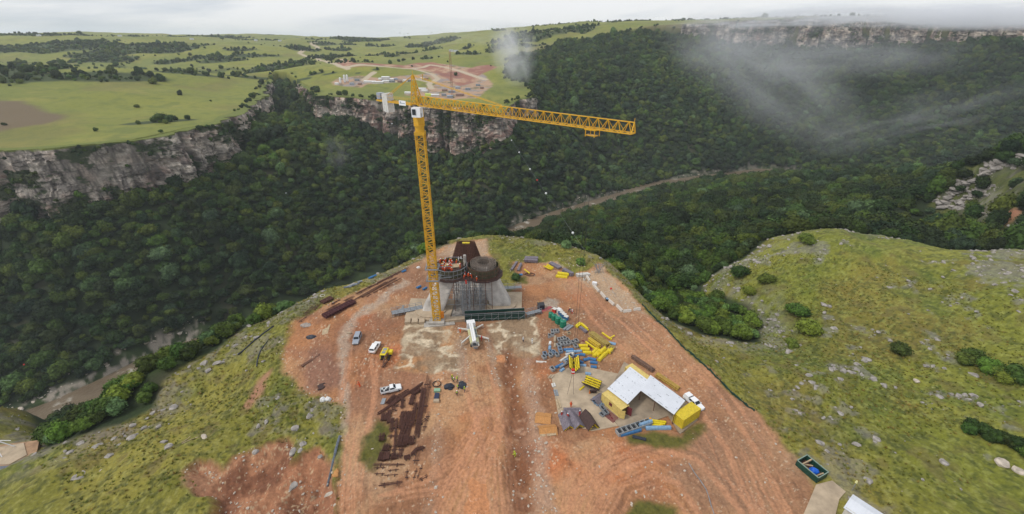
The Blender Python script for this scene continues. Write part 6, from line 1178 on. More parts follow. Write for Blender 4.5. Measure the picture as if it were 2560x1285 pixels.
# far side of the pad
for a, b_, w_, m, lb in [((1279, 676), (1293, 655), .9, PURP, 'long grey channel panel at the far left of the top row'), ((1295, 679), (1303, 661), .9, PURP, 'second long grey channel panel beside the far left one'), ((1375, 658), (1400, 672), 2.0, PURP, 'grey folded panel above the pair of yellow forms')]:
    stack(a, b_, 1, 1, w_, .6, m, 'formwork_panel', lb, 'formwork', sleepers=True)
for a, b_, z, lb in [((1311, 655), (1345, 657), 0, 'lower grey panel of the stacked pair at the top of the pad'), ((1311, 651), (1345, 652), 1.1, 'upper grey panel of the stacked pair at the top of the pad')]: stack(a, b_, 1, 2, 1.7, .5, PURP, 'formwork_panel', lb, 'formwork', z=z * .2)
vform((1371, 672), -.9, 3.4, 2.4, 1.0, FYEL, FYEL, 'yellow folded form with dark edges at the top of the pad', 3); form((1408, 686), -.25, 4.2, 1.4, .9, FYEL, 'large bright yellow form, upper half of the pair at the top of the pad', .3); form((1404, 692), -.25, 4.2, 1.2, .8, FYEL, 'large bright yellow form, lower half of the pair at the top of the pad'); stack((1408, 678), (1431, 690), 1, 2, 1.6, .7, PURP, 'sheet_formwork', 'thick grey panel block behind the pair of large yellow forms', 'formwork', sleepers=False)
p = W(1325, 686); b = MB()
for i in range(20): q = 2 * pi * i / 20; q2 = 2 * pi * (i + 1) / 20; b.bar((1.7 * cos(q), 1.1 * sin(q), .15), (1.7 * cos(q2), 1.1 * sin(q2), .15), .2)
for i in range(6): b.bar((-2.6 + i * .5, -.8, .2), (-2.0 + i * .5, 1.1, .5), .14)
o = b.build('rebar_ring', RUST); o.location = p; tag(o, 'tangle of rusty bent steel rings beside the grey channel panels', 'scrap steel'); stack((1311, 676), (1324, 686), 1, 1, .4, .3, FYEL, 'yellow_beam', 'yellow beam lying across the tangle of rusty rings', 'beam', z=.4, sleepers=False); o = MB().box((0, 0, .3), (1.3, .9, .5), .2).build('crate', BLUE); o.location = W(1302, 688); tag(o, 'small blue crate left of the rusty rings', 'crate')
# concrete barriers
for i, (a, b_) in enumerate([((1467, 692), (1475, 704)), ((1484, 715), (1497, 731)), ((1502, 734), (1514, 748)), ((1520, 750), (1535, 763)), ((1542, 765), (1556, 779)), ((1558, 781), (1577, 779)), ((1584, 777), (1600, 775))]):
    mid, L_, rz = span(a, b_); b = MB(); b.loft([[(x, y, z) for y, z in ((-.38, 0), (-.38, .25), (-.14, .9), (.14, .9), (.38, .25), (.38, 0))] for x in (-L_ / 2, L_ / 2)]); o = b.build('concrete_barrier', M('barrier concrete', (.62, .57, .50), .8, .15) if i == 0 else bpy.data.materials['barrier concrete']); o.location = mid; o.rotation_euler.z = rz; tag(o, 'pale concrete road barrier, %s from the top of the line along the right edge' % ORD[i], 'barrier', 'concrete barriers along the right edge')
stack((1441, 690), (1473, 687), 2, 2, .7, .5, DWHITE, 'concrete_beam', 'pale stacked concrete beams at the top end of the barrier line', 'beam', sleepers=False); o = MB().cyl((0, 0, 0), .42, 1.1, 14).build('oil_drum', DWHITE); o.location = W(1461, 700); tag(o, 'grey white drum standing at the top end of the barrier line', 'drum'); MB().cyl((0, 0, 1.0), .3, .14, 12).build('lid', DARK, o)
o = MB().box((0, 0, .6), (1.6, 1.0, 1.1), -.4).build('crate', WHITE); o.location = W(1486, 712); tag(o, 'white crate between the first and second concrete barriers', 'crate'); o = MB().cyl((0, 0, 0), .55, .7, 16).build('water_drum', TYRE); o.location = W(1518, 751); tag(o, 'black drum with a blue lid in the gap of the barrier line', 'drum'); MB().cyl((0, 0, .7), .5, .08, 16).build('lid', LBLUE, o)
p = W(1497, 680); b = MB()
for i in range(16): b.bar((random.uniform(-1.6, 1.6), random.uniform(-1, 1), 0), (random.uniform(-2, 2), random.uniform(-1, 1), 3.4), .08)
for z in (1, 2.2, 3.2): b.bar((-1.8, 0, z), (1.8, .2, z), .08); b.bar((0, -1, z), (.2, 1, z), .08)
o = b.build('scaffold', STEEL); o.location = p; tag(o, 'upright tangle of pale steel scaffold tubes at the top right corner of the pad', 'scaffold')
# tanks
for i, (px, r, h_) in enumerate([((1377, 794), .75, 2.0), ((1385, 801), .85, 2.1), ((1395, 809), .95, 2.3), ((1407, 817), 1.0, 2.4)]):
    p = W(*px); e = empty('water_tank', p, 0, 'green plastic water tank, %s in the row from the left' % ORD[i], 'water tank', 'green water tanks'); b = MB(); n = 24; prof = [(r, 0), (r * 1.03, h_ * .3), (r, h_ * .33), (r * 1.03, h_ * .6), (r, h_ * .63), (r, h_ * .9), (r * .8, h_ * .97), (r * .3, h_ * 1.02)]
    b.loft([[(rr_ * cos(2 * pi * k / n), rr_ * sin(2 * pi * k / n), z) for k in range(n)] for rr_, z in prof]); b.build('shell', GREENT, e); MB().cyl((.15, .1, h_ * .99), r * .28, .12, 14).build('lid', GREY if i > 1 else DARK, e)
for i, (px, m) in enumerate([((1397, 783), WFAB), ((1401, 787), BLUE), ((1405, 791), BLUE), ((1410, 796), BLUE), ((1415, 801), BLUE), ((1386, 781), RED)]):
    o = MB().box((0, 0, .7), (1.1, 1.1, 1.4), -.7).build('site_toilet', m); o.location = W(*px); tag(o, ['white cabinet at the head of the blue row behind the green tanks'] and (['white cabinet', 'dark blue cabinet, nearest the white one,', 'dark blue cabinet, second after the white one,', 'dark blue cabinet, third after the white one,', 'dark blue cabinet at the right end', 'small red cabinet'][i] + ' behind the green water tanks'), 'cabinet'); MB().box((0, 0, 1.45), (1.2, 1.2, .1), -.7).build('roof', DWHITE if i else WFAB, o)
stack((1352, 782), (1377, 768), 3, 1, .4, .25, M('pink red steel', (.40, .10, .10)), 'steel_bar', 'pinkish red steel sections lying on the grey pad below the cabin', 'beams', sleepers=False); slab('concrete_slab', [P(*p) for p in [(1372, 790), (1392, 776), (1432, 812), (1415, 834), (1395, 822)]], -.2, .12, PCONC, 'narrow concrete strip under the green water tanks')
slab('gravel_pad', [P(*p) for p in [(1356, 752), (1376, 752), (1392, 765), (1392, 774), (1362, 784), (1342, 782), (1348, 768)]], -.2, .08, M('pale cement', (.38, .36, .34), .9, .2), 'pale grey cement patch around the black cabin')
# ---------------------------------------------------------------- reinforcing steel yard
def rebar(px0, px1, n, w_, lb, m=RUST, layers=1, th=.09, group='rusty bar stacks in the steel yard', bent=0.0):
    mid, L_, rz = span(px0, px1); r = random.Random(int(px0[0] * 7 + px0[1])); e = empty('rebar_bundle', mid, rz, lb, 'steel bars', group); b = MB()
    for l in range(layers):
        for i in range(n):
            y = (i + .5) / n * w_ - w_ / 2; a0, a1 = r.uniform(-.12, 0), r.uniform(-.0, .12); z = .22 + l * th * 1.6 + r.uniform(0, .05); y2 = y + r.uniform(-.1, .1) * (.5 + w_ * .3); A_ = Vector((-L_ / 2 + a0 * L_, y, z)); B_ = Vector((L_ / 2 + a1 * L_, y2, z)); C_ = A_.lerp(B_, .5) + Vector((0, bent, 0)); b.bar(A_, C_, th); b.bar(C_, B_, th)
    b.build('bars', m, e)
    for s in (-.3, .3): MB().box((L_ * s, 0, .1), (.14, w_ + .4, .16)).build('timber_bearer', BROWNP, e)
Y5 = lambda x, y: (930 + x / 4.944, 940 + y / 4.944)
YR = [((215, 350), (300, 250), 9, 2.2, 2, 'dark stack of short bars at the upper left of the steel yard'), ((120, 440), (600, 110), 5, .7, 2, 'long diagonal bundle crossing the top of the steel yard'), ((330, 260), (460, 180), 7, 1.6, 1, 'loose bars above the long diagonal bundle'), ((490, 220), (580, 160), 9, 1.8, 3, 'dark square stack at the top right of the steel yard'), ((480, 350), (505, 250), 7, 1.0, 3, 'dark upright stack under the diagonal bundle'), ((270, 430), (310, 350), 4, .9, 1, 'curved bars at the left under the diagonal bundle'), ((370, 400), (385, 280), 4, .7, 2, 'short bundle in the middle under the diagonal bundle'),
      ((150, 550), (160, 470), 9, 1.5, 3, 'dark round coil like stack at the left edge of the yard'), ((205, 570), (215, 430), 6, .8, 3, 'narrow dark stack at the left edge of the yard'), ((560, 700), (640, 170), 7, 1.3, 2, 'longest bundle of straight bars at the right of the yard'), ((500, 600), (545, 350), 5, .9, 2, 'bundle of straight bars left of the longest one'), ((430, 600), (470, 440), 9, 1.7, 2, 'wide dark bundle in the middle of the yard'), ((360, 640), (390, 450), 8, 1.4, 2, 'wide dark bundle left of the middle of the yard'), ((240, 680), (250, 530), 5, .9, 2, 'pale brown bundle near the left edge of the yard'), ((275, 940), (300, 560), 3, .5, 2, 'long thin bundle running down the left of the yard'),
      ((380, 800), (440, 600), 12, 2.4, 2, 'dense dark bundle in the centre of the yard'), ((370, 870), (390, 750), 12, 2.3, 3, 'dark striped stack below the centre of the yard'), ((470, 850), (480, 760), 9, 1.7, 3, 'dark striped stack right of the one below the centre'), ((345, 1010), (365, 890), 4, .7, 1, 'thin bars below the striped stacks'), ((95, 1050), (125, 960), 4, .8, 4, 'first of the four short dark stacks at the bottom left'), ((135, 1050), (155, 960), 4, .6, 4, 'second of the four short dark stacks at the bottom left'), ((170, 1045), (185, 960), 4, .6, 4, 'third of the four short dark stacks at the bottom left'), ((200, 1040), (212, 955), 4, .5, 4, 'fourth of the four short dark stacks at the bottom left'), ((270, 1030), (285, 965), 6, 1.4, 3, 'short dark stack right of the four in a row'),
      ((160, 930), (190, 850), 6, 1.4, 3, 'rusty heap above the four short stacks'), ((115, 800), (125, 720), 5, 1.2, 3, 'small dark heap at the left margin'), ((400, 1020), (470, 1000), 6, 1.0, 2, 'dark tangle at the bottom centre of the yard'), ((490, 980), (640, 890), 4, .8, 2, 'bent dark bars at the bottom right of the yard'), ((535, 1090), (585, 870), 2, .9, 1, 'two loose bars at the bottom right'), ((655, 450), (725, 60), 2, .5, 1, 'pair of thin bars along the right rail'), ((620, 470), (690, 20), 2, .9, 1, 'two rails at the upper right border of the yard'), ((640, 670), (700, 460), 2, .6, 1, 'loose bars at the right border of the yard'), ((580, 600), (690, 520), 2, .8, 1, 'crossing bars at the right border of the yard'),
      ((200, 745), (380, 745), 2, .6, 1, 'thin cross bars left of the centre'), ((230, 910), (360, 905), 1, .3, 1, 'thin cross bar below the rusty heap'), ((40, 1100), (380, 1100), 2, .5, 1, 'long thin bars across the bottom of the yard'), ((40, 1135), (160, 1135), 1, .2, 1, 'short thin bar at the bottom left'), ((200, 1175), (320, 1160), 1, .2, 1, 'short thin bar below the long cross bars'), ((40, 1220), (150, 1225), 1, .2, 1, 'thin bar at the lower left on bare earth'), ((170, 1240), (310, 1230), 1, .2, 1, 'thin bar at the lower middle on bare earth'), ((425, 1280), (435, 1160), 1, .2, 1, 'thin upright bar at the lower right on bare earth'), ((515, 1280), (550, 1150), 1, .2, 1, 'second thin upright bar at the lower right'), ((560, 1270), (615, 1110), 1, .2, 1, 'third thin upright bar at the lower right'), ((590, 1280), (680, 1230), 2, .5, 1, 'short slanting bars at the bottom right')]
for a, b_, n, w_, l, lb in YR: rebar(Y5(*a), Y5(*b_), n, w_, 'rusty steel bars, ' + lb, layers=l, bent=.5 if 'curved' in lb or 'bent' in lb else 0)
rebar((1004, 1208), (935, 1250) if 0 else (950, 1216), 3, .6, 'long rusty bars lying across the track below the steel yard', group='bars below the yard')
def cage(px0, px1, w_, h_, m, lb, n=10):
    mid, L_, rz = span(px0, px1); e = empty('rebar_cage', mid, rz, lb, 'rebar cage'); b = MB()
    for y in np.linspace(-w_ / 2, w_ / 2, 9):
        for z in (.2, h_): b.bar((-L_ / 2, y, z), (L_ / 2, y, z), .13)
    b.build('long_bars', m, e); b = MB()
    for i in range(n + 1):
        x = -L_ / 2 + L_ * i / n
        for (p, q) in (((-w_ / 2, .2), (-w_ / 2, h_)), ((w_ / 2, .2), (w_ / 2, h_)), ((-w_ / 2, h_), (w_ / 2, h_)), ((-w_ / 2, .2), (w_ / 2, .2))): b.bar((x, *p), (x, *q), .16)
        if i < n and i % 2: b.bar((x, -w_ / 2, h_), (x + L_ / n * 1.6, w_ / 2, h_), .12)
    b.build('stirrups', m, e)
cage((812, 798), (886, 760), 2.3, .9, M('dark red rebar', (.085, .028, .028), .8, .3), 'big dark red reinforcing cage lying beside the pale stone strip', 12)
cage((806, 760), (830, 748), 2.0, .7, RUST, 'small rusty frame on the grass left above the big cage', 4)
LP = [((763, 788), (790, 762), 5, 1.4), ((785, 775), (815, 750), 3, .5), ((822, 775), (880, 745), 4, .9), ((888, 752), (965, 708), 4, .8), ((905, 745), (985, 700), 4, .9), ((920, 742), (975, 712), 3, .5), ((930, 718), (990, 688), 4, .6), ((945, 708), (1010, 676), 3, .5), ((960, 722), (1000, 700), 3, .5), ((985, 690), (1020, 672), 2, .4), ((895, 734), (930, 716), 5, .9), ((748, 805), (768, 790), 2, .4), ((830, 762), (850, 752), 4, .8)]
for i, (a, b_, n, w_) in enumerate(LP): rebar(a, b_, n, w_, 'rusty bars on the left grass verge, %s bundle counted from the left' % ORD[sorted(range(len(LP)), key=lambda k: LP[k][0][0]).index(i)], m=RUST2 if i % 2 else RUST, layers=1, th=.075, group='rusty bars on the left verge')
stack((755, 918), (802, 888), 2, 1, .35, .25, RUST2, 'steel_beam', 'brown steel beam pair on the purple earth at left', 'beam', sleepers=False); stack((797, 972), (812, 968), 6, 1, .3, .3, BROWNP, 'timber_plank', 'small pile of brown planks near the two white bags', 'planks', sleepers=False); stack((868, 717), (886, 708), 1, 1, .7, .5, CONC, 'concrete_pipe', 'grey concrete beam on the left verge', 'beam', sleepers=False)
for i, (x, y, rz) in enumerate([(866, 719, .3), (873, 717, .5), (880, 714, .4), (887, 711, .5), (893, 708, .3), (900, 704, .5)]): form((x, y), rz, 1.6, .8, .4, GREY if i % 2 else M('slate grey', (.14, .16, .19)), 'grey steel form on the left verge, %s from the left in its row' % ORD[i])
for (x, y), lb in (((927, 695), 'small blue form on the left verge at the end of the grey row'), ((935, 689), 'blue form just beyond the small blue one on the left verge'), ((1010, 680), 'small blue form among debris at the left tip of the pad'), ((1062, 722), 'blue form standing left of the pier leg'), ((1047, 721), 'flat blue form beside the standing one left of the pier')): form((x, y), .9, 1.7, .9, .5, BLUE, lb)
def heap(px, sx, sy, sz, m, nm, lb, cat, seed=1):
    V, Fc = ICO[3]; V = V.copy(); V = V * (1 + .35 * fbm(V[:, 0] + seed, V[:, 1] + V[:, 2], .6, 4, seed)[:, None]); V[:, 2] = np.maximum(V[:, 2], -.15); V = V * np.array([sx, sy, sz]); o = mesh_np(nm, V, Fc, m, False); p = W(*px); o.location = p; return tag(o, lb, cat)
heap((779, 843), 1.5, 1.0, .8, TARP, 'tarpaulin', 'crumpled dark blue black tarpaulin alone on the red earth at left', 'tarpaulin', 3); heap((1123, 966), 1.3, 1.0, .8, TARP, 'tarpaulin', 'crumpled dark tarpaulin heap, left one of the two near the vested crew', 'tarpaulin', 5); heap((1155, 962), 1.2, 1.6, .9, TARP, 'tarpaulin', 'crumpled dark tarpaulin heap, right one of the two near the vested crew', 'tarpaulin', 9)
heap((809, 1001), .8, .7, .8, WFAB, 'bulk_bag', 'white bulk bag, left one of the two beside the grass', 'bag', 11); heap((820, 1000), .8, .7, .8, WFAB, 'bulk_bag', 'white bulk bag, right one of the two beside the grass', 'bag', 12); heap((1046, 670), .8, .6, .7, WFAB, 'bulk_bag', 'white bag standing left of the crane mast', 'bag', 13)
heap((766, 812), 1.6, 1.1, .5, M('grey rubble', (.35, .30, .26), .9, .4), 'rubble_pile', 'small pale rubble pile with scrap at the left of the red earth', 'rubble', 14)
for px, r, m, lb in [((806, 737), .75, DWHITE, 'white tyre ring lying on the left verge'), ((1092, 960), 1.0, TYRE, 'coil of dark hose beside the crew in vests')]:
    b = MB(); n = 22
    for k in range(n): q, q2 = 2 * pi * k / n, 2 * pi * (k + 1) / n; b.bar((r * cos(q), r * sin(q), .15), (r * cos(q2), r * sin(q2), .15), .24, 6)
    o = b.build('ring', m); o.location = W(*px); tag(o, lb, 'ring')
o = MB().box((0, 0, .4), (1.3, 1.1, .8)).box((0, 1.8, .35), (.8, 1.6, .7)).build('crate', NAVY) if 0 else None
for px, m, s, lb in [((1092, 992), NAVY, (1.1, 1.9, .7), 'dark blue crate below the coil of hose'), ((1091, 1003), PCONC, (1.3, .9, .5), 'pale box at the lower end of the crates by the crew'), ((1093, 975), M('pale green', (.25, .42, .28)), (1.5, 1.0, .6), 'pale green box just below the coil of hose'), ((958, 1003), STEEL, (.9, 1.9, .1), 'grey metal sheet lying left below the white pickup'), ((873, 835), PCONC, (1.2, .5, .4), 'short pale kerb stone left above the silver car')]:
    o = MB().box((0, 0, s[2] / 2), s).build('crate' if 'crate' in lb or 'box' in lb else ('metal_sheet' if 'sheet' in lb else 'kerb_stone'), m); o.location = W(*px); tag(o, lb, 'crate' if 'crate' in lb or 'box' in lb else 'slab')
# ---------------------------------------------------------------- skip, shed, fence, pipes
def skip():
    c = W(2035, 1180); c = Vector((59.6, 58.3, 0.0)); e = empty('skip', c, atan2(-.92, .42), 'dark green open steel skip at the road edge with blue plastic inside', 'skip'); L_, w_, h_ = 4.3, 3.0, 1.5
    b = MB()
    for y in (-1, 1): b.box((0, y * w_ / 2, h_ / 2), (L_, .1, h_))
    for x in (-1, 1): b.box((x * L_ / 2, 0, h_ / 2), (.1, w_ + .1, h_))
    b.build('side_wall', SKIPG, e); MB().box((0, 0, .12), (L_, w_, .12)).build('floor', RUST, e); b = MB()
    for y in (-1, 1): b.bar((-L_ / 2, y * w_ / 2, h_), (L_ / 2, y * w_ / 2, h_), .15)
    for x in (-1, 1): b.bar((x * L_ / 2, -w_ / 2, h_), (x * L_ / 2, w_ / 2, h_), .15)
    b.build('rim', M('pale green rim', (.22, .30, .25), .5), e)
    V, Fc = ICO[3]; V = V * (1 + .4 * fbm(V[:, 0], V[:, 1] + V[:, 2], .5, 4, 5)[:, None]) * np.array([.9, .75, .6]); o = mesh_np('plastic_sheet', V, Fc, BTARP, True); o.location = c + Vector((.15, -.5, .75)); tag(o, 'bright blue crumpled plastic lying inside the dark green skip', 'plastic sheet')
    for k, (a, b_) in enumerate([((-1.6, -1, .3), (-1.0, 1.2, 1.7)), ((1.2, -1.0, .3), (1.7, 1.0, .9)), ((-1.9, -.6, .3), (-.3, .9, .7))]):
        o = MB().bar(a, b_, .22).build('waste_timber', PLY); o.location = c; o.rotation_euler.z = atan2(-.92, .42); tag(o, ['pale waste board standing at the far end inside the skip', 'pale waste board at the near end inside the skip', 'waste board lying beside the blue plastic in the skip'][k], 'board')
skip()
def shed():
    z = 2.7; a, b_, c_ = [Vector((*P(x, y, z), z)) for x, y in ((2133, 1234), (2230, 1297), (2112, 1320))]; ux = (b_ - a).normalized(); uy = Vector((ux.y, -ux.x, 0)) ; L_ = 12; w_ = 4.2; e = empty('site_office', (a.x, a.y, gz(a.x, a.y)), atan2(ux.y, ux.x), 'white roofed site office in the bottom right corner', 'building')
    b = MB(); b.box((L_ / 2, -w_ / 2, 1.3), (L_ - .4, w_ - .5, 2.6)); b.build('wall', DWHITE, e); b = MB(); b.add([(0, 0, 2.62), (L_, 0, 2.62), (L_, -w_ * .42, 3.05), (0, -w_ * .42, 3.05), (L_, -w_, 2.5), (0, -w_, 2.5), (0, 0, 2.55), (L_, 0, 2.55), (L_, -w_, 2.43), (0, -w_, 2.43)], [(0, 1, 2, 3), (3, 2, 4, 5), (6, 9, 8, 7), (0, 3, 5, 9, 6), (1, 7, 8, 4, 2)]); b.build('roof', ROOFW, e)
    b = MB()
    for i in range(24): x = .2 + i * .5; b.bar((x, 0, 2.64), (x, -w_ * .42, 3.07), .05); b.bar((x, -w_ * .42, 3.07), (x, -w_, 2.52), .05)
    b.build('roof_ribs', ROOFW, e)
    for x in (2, 5): MB().box((x, -w_ + .22, 1.5), (1.2, .08, .9)).build('window', GLASS, e)
    MB().box((.16, -w_ / 2, 1.1), (.08, .9, 2.1)).build('door', STEEL, e)
    p = W(2130, 1226); o = MB().cyl((0, 0, 0), .06, 2.4, 8).build('lamp_post', STEEL); o.location = p; tag(o, 'short post with a pale yellow cap at the corner of the site office', 'post'); MB().cyl((0, 0, 2.3), .22, .5, 12, .12).build('cap', M('pale yellow', (.75, .72, .35)), o)
shed()
FN = [(1605, 762), (1640, 797), (1690, 850), (1740, 898), (1790, 945), (1845, 998), (1890, 1038)]
fp = [W(x, y) for x, y in FN]; e = empty('shade_net_fence', fp[0], 0, 'low dark green shade net fence along the right edge of the red road', 'fence'); b = MB(); vs = []; k = 0; q = []
for A_, B_ in zip(fp[:-1], fp[1:]):
    n = int((B_ - A_).length / .7)
    for i in range(n): p = A_.lerp(B_, i / n); q.append(Vector((p.x, p.y, gz(p.x, p.y))) - fp[0])
rn = random.Random(9)
for p in q: h_ = .62 + rn.uniform(-.3, .12); dx_ = rn.uniform(-.12, .12); vs += [p + Vector((dx_, 0, -.15)), p + Vector((dx_ * .5, 0, h_))]
b.add(vs, [(2 * i, 2 * i + 2, 2 * i + 3, 2 * i + 1) for i in range(len(q) - 1)]); o = b.build('net', DGREEN, e); sm = o.modifiers.new('t', 'SOLIDIFY'); sm.thickness = .12
for p in q[::5]: MB().bar(p + Vector((0, .05, -.2)), p + Vector((0, .05, .95)), .07).build('post', BROWNP, e)
def pipe(pts, w_, m, nm, lb, cat):
    P3 = [W(x, y) for x, y in pts]; b = MB()
    for A_, B_ in zip(P3[:-1], P3[1:]):
        n = max(1, int((B_ - A_).length / 1.5)); L3 = [A_.lerp(B_, i / n) for i in range(n + 1)]; L3 = [Vector((p.x, p.y, gz(p.x, p.y) + w_ * .4)) - P3[0] for p in L3]
        for p, r in zip(L3[:-1], L3[1:]): b.bar(p, r, w_, 6)
    o = b.build(nm, m); o.location = P3[0]; tag(o, lb, cat)
pipe([(583, 854), (630, 832), (682, 806)], .5, TARP, 'drain_pipe', 'black drain sock lying on the grass above the left slope', 'pipe'); pipe([(638, 905), (642, 880), (655, 862), (672, 845)], .35, TARP, 'drain_pipe', 'curved black pipe on the left grass slope', 'pipe'); pipe([(838, 1140), (845, 1110), (850, 1092)], .55, M('slate sheet', (.13, .15, .18), .6, .3), 'drain_liner', 'grey liner strip in the ditch beside the left haul road', 'liner'); pipe([(812, 1195), (826, 1170), (838, 1140)], .45, bpy.data.materials['slate sheet'], 'drain_liner', 'lower piece of grey liner in the ditch beside the left haul road', 'liner')
pipe([(1620, 1300), (1752, 1180), (1722, 1150)] if 0 else [(1785, 1285), (1765, 1225), (1735, 1180), (1722, 1158)], .16, GREY, 'hose', 'thin grey hose winding across the dirt beside the curved track', 'hose')
pipe([(450, 1098), (470, 1085), (488, 1078)], .22, PLY, 'dead_branch', 'pale dead branch on the left grass, lower one', 'branch'); pipe([(447, 1092), (460, 1082), (468, 1073)], .18, PLY, 'dead_branch', 'pale dead branch on the left grass, upper one', 'branch')
# boulders worth pointing at
for px, s, m, lb in [((511, 1091), 1.1, PSTONE, 'big pale boulder on the left grass slope'), ((731, 1216), 1.2, STONE, 'large brown boulder in the excavated pit'), ((836, 1188), .7, TIMBER, 'orange boulder on the verge of the left haul road, upper one'), ((842, 1178), .8, TIMBER, 'orange boulder on the verge of the left haul road, lower one'), ((820, 1235), .9, PSTONE, 'pale flat boulder right of the pit'), ((52, 1022), 3.0, PSTONE, 'large pale boulder at the end of the left promontory'), ((300, 1006), 1.0, STONE, 'grey boulder at the edge of the left tree band'), ((2290, 952), .9, PSTONE, 'white boulder below the low bush on the right hillside'), ((2512, 1160), 1.6, PSTONE, 'pale boulder at the lower right edge of the hillside'), ((2550, 1175), 1.4, PSTONE, 'pale boulder at the right border of the hillside'), ((2060, 760), 1.5, STONE, 'grey boulder in the middle of the right hillside'), ((640, 1128), .8, STONE, 'grey boulder above the excavated pit'), ((200, 1190), 1.7, STONE, 'flat grey outcrop on the lower left grass'), ((235, 1120), 1.8, STONE, 'flat purple grey outcrop on the left grass'), ((262, 1175), 1.0, PSTONE, 'pale boulder right of the flat grey outcrop'), ((410, 1105), .9, STONE, 'dark stone left of the dead branches')]:
    h = hit(*px)[0]; o = bpy.data.objects.new('boulder', (ROCKS if m is STONE else PROCKS)[random.randrange(6)]); 
    if m is TIMBER: o.data = o.data.copy(); o.data.materials.clear(); o.data.materials.append(TIMBER)
    COL.objects.link(o); o.location = (h[0], h[1], h[2] - .1 * s); o.scale = (s * 1.2, s, s * (.5 if 'flat' in lb else .9)); o.rotation_euler.z = random.uniform(0, 6); tag(o, lb, 'boulder')
# ---------------------------------------------------------------- left corner pad
def drop(pts, dz): h = hit([p[0] for p in pts], [p[1] for p in pts]); z = float(np.mean(h[:, 2])) + dz; return [(P(p[0], p[1], z)) for p in pts], z
q, z = drop([(-80, 1135), (0, 1112), (98, 1100), (90, 1140), (60, 1175), (10, 1225), (-80, 1290)], .7); o = MB().prism(q, z - 1.6, z).build('earth_pad', M('orange soil', (.40, .25, .15), .95, .35, ns=.5)); tag(o, None, None, kind='structure')
q2 = [P(x, y, z) for x, y in [(-80, 1140), (0, 1118), (60, 1108), (68, 1138), (24, 1162), (-80, 1165)]]; o = MB().prism(q2, z, z + .18).build('concrete_slab', PCONC); tag(o, 'pale concrete slab at the left edge of the picture', 'slab')
q2 = [P(x, y, z) for x, y in [(-80, 1172), (24, 1164), (60, 1145), (52, 1180), (0, 1232), (-80, 1285)]]; o = MB().prism(q2, z, z + .10).build('slate_sheet', M('blue grey gravel', (.15, .16, .18), .8, .35, ns=2)); tag(o, 'blue grey gravel surface in front of the left edge slab', 'gravel')
f0 = Vector((*P(5, 1126, z), z + .18)); b = MB()
for a_ in ((-2.2, 1), (2.2, 1), (-2.2, -2), (2.2, -2)): b.bar((a_[0], a_[1], 0), (0, -.4, 4.2), .16)
b.bar((-2.2, 1, 2), (2.2, 1, 2), .1); o = b.build('tripod', WHITE); o.location = f0; tag(o, 'white tripod steel frame on the slab at the left edge', 'frame')
# ---------------------------------------------------------------- far work site
def far(px, py): h = hit(px, py)[0]; return Vector(h)
for i, (x, y, hh) in enumerate([(852, 210, 11), (863, 208, 14), (869.5, 206, 13)]):
    p = far(x, y); e = empty('cement_silo', p, 0, 'white cement silo at the far site, %s from the left' % ORD[i], 'silo', 'silos of the far batching plant'); MB().cyl((0, 0, 2.5), 1.7, hh - 3.5, 16).cyl((0, 0, hh - 1), 1.7, 1, 16, .6).build('tank', WHITE, e); MB().cyl((0, 0, .8), .5, 1.7, 12, 1.7).build('cone', WHITE, e)
    for a_ in ((1, 1), (1, -1), (-1, 1), (-1, -1)): MB().bar((a_[0] * 1.2, a_[1] * 1.2, 0), (a_[0] * 1.2, a_[1] * 1.2, 2.6), .25).build('leg', STEEL, e)
rf = random.Random(21); CAB = [(925, 207, 22, 5, 0), (945, 208.5, 20, 5, 0), (965, 206, 12, 4, 0), (980, 205.5, 10, 4, 1), (1000, 206, 8, 4, 2), (1014, 204.5, 8, 4, 0), (1024, 204, 6, 3, 1), (965, 199, 14, 9, 0), (980, 201, 7, 5, 0), (990, 200, 6, 4, 3), (951, 200, 6, 4, 0), (1054, 199, 9, 5, 0), (1066, 199, 8, 4, 2), (1020, 235, 10, 5, 0), (1032, 239, 6, 4, 1), (1055, 225, 14, 6, 0), (1062, 230, 10, 5, 0), (1072, 240, 10, 5, 4), (1088, 241, 12, 5, 0), (1110, 240, 7, 4, 1), (893, 202, 8, 4, 1), (880, 212, 7, 4, 3), (843, 212, 7, 4, 0), (900, 212, 6, 4, 2), (1130, 232, 10, 5, 1), (1150, 240, 12, 5, 2), (1125, 244, 9, 5, 3), (1170, 225, 8, 4, 1), (1195, 215, 7, 4, 1), (1205, 222, 6, 4, 2), (1145, 222, 8, 4, 3), (1112, 228, 9, 4, 2)]
MC = [WHITE, GREY, M('brown roof', (.28, .18, .14)), SILVER, M('lime cabin', (.55, .65, .12))]
for i, (x, y, L_, w_, m) in enumerate(CAB):
    p = far(x, y); e = empty('site_cabin', p, rf.uniform(-.25, .1), 'small %s building on the far plateau, %s in the list' % (['white', 'grey', 'brown', 'silver', 'lime green'][m], ORD[i % 20] if i < 20 else 'twenty ' + ORD[i - 20]), 'building', 'buildings of the far site')
    h_ = 3.0 + (w_ > 8) * 2; MB().box((0, 0, h_ / 2 - .3), (L_, w_, h_)).build('wall', DWHITE if m == 0 else MC[m], e); MB().add([(-L_ / 2 - .3, -w_ / 2 - .3, h_ - .3), (L_ / 2 + .3, -w_ / 2 - .3, h_ - .3), (L_ / 2 + .3, w_ / 2 + .3, h_ - .3), (-L_ / 2 - .3, w_ / 2 + .3, h_ - .3), (-L_ / 2, 0, h_ + .7), (L_ / 2, 0, h_ + .7)], [(0, 1, 5, 4), (2, 3, 4, 5), (0, 4, 3), (1, 2, 5), (3, 2, 1, 0)]).build('roof', MC[m], e)
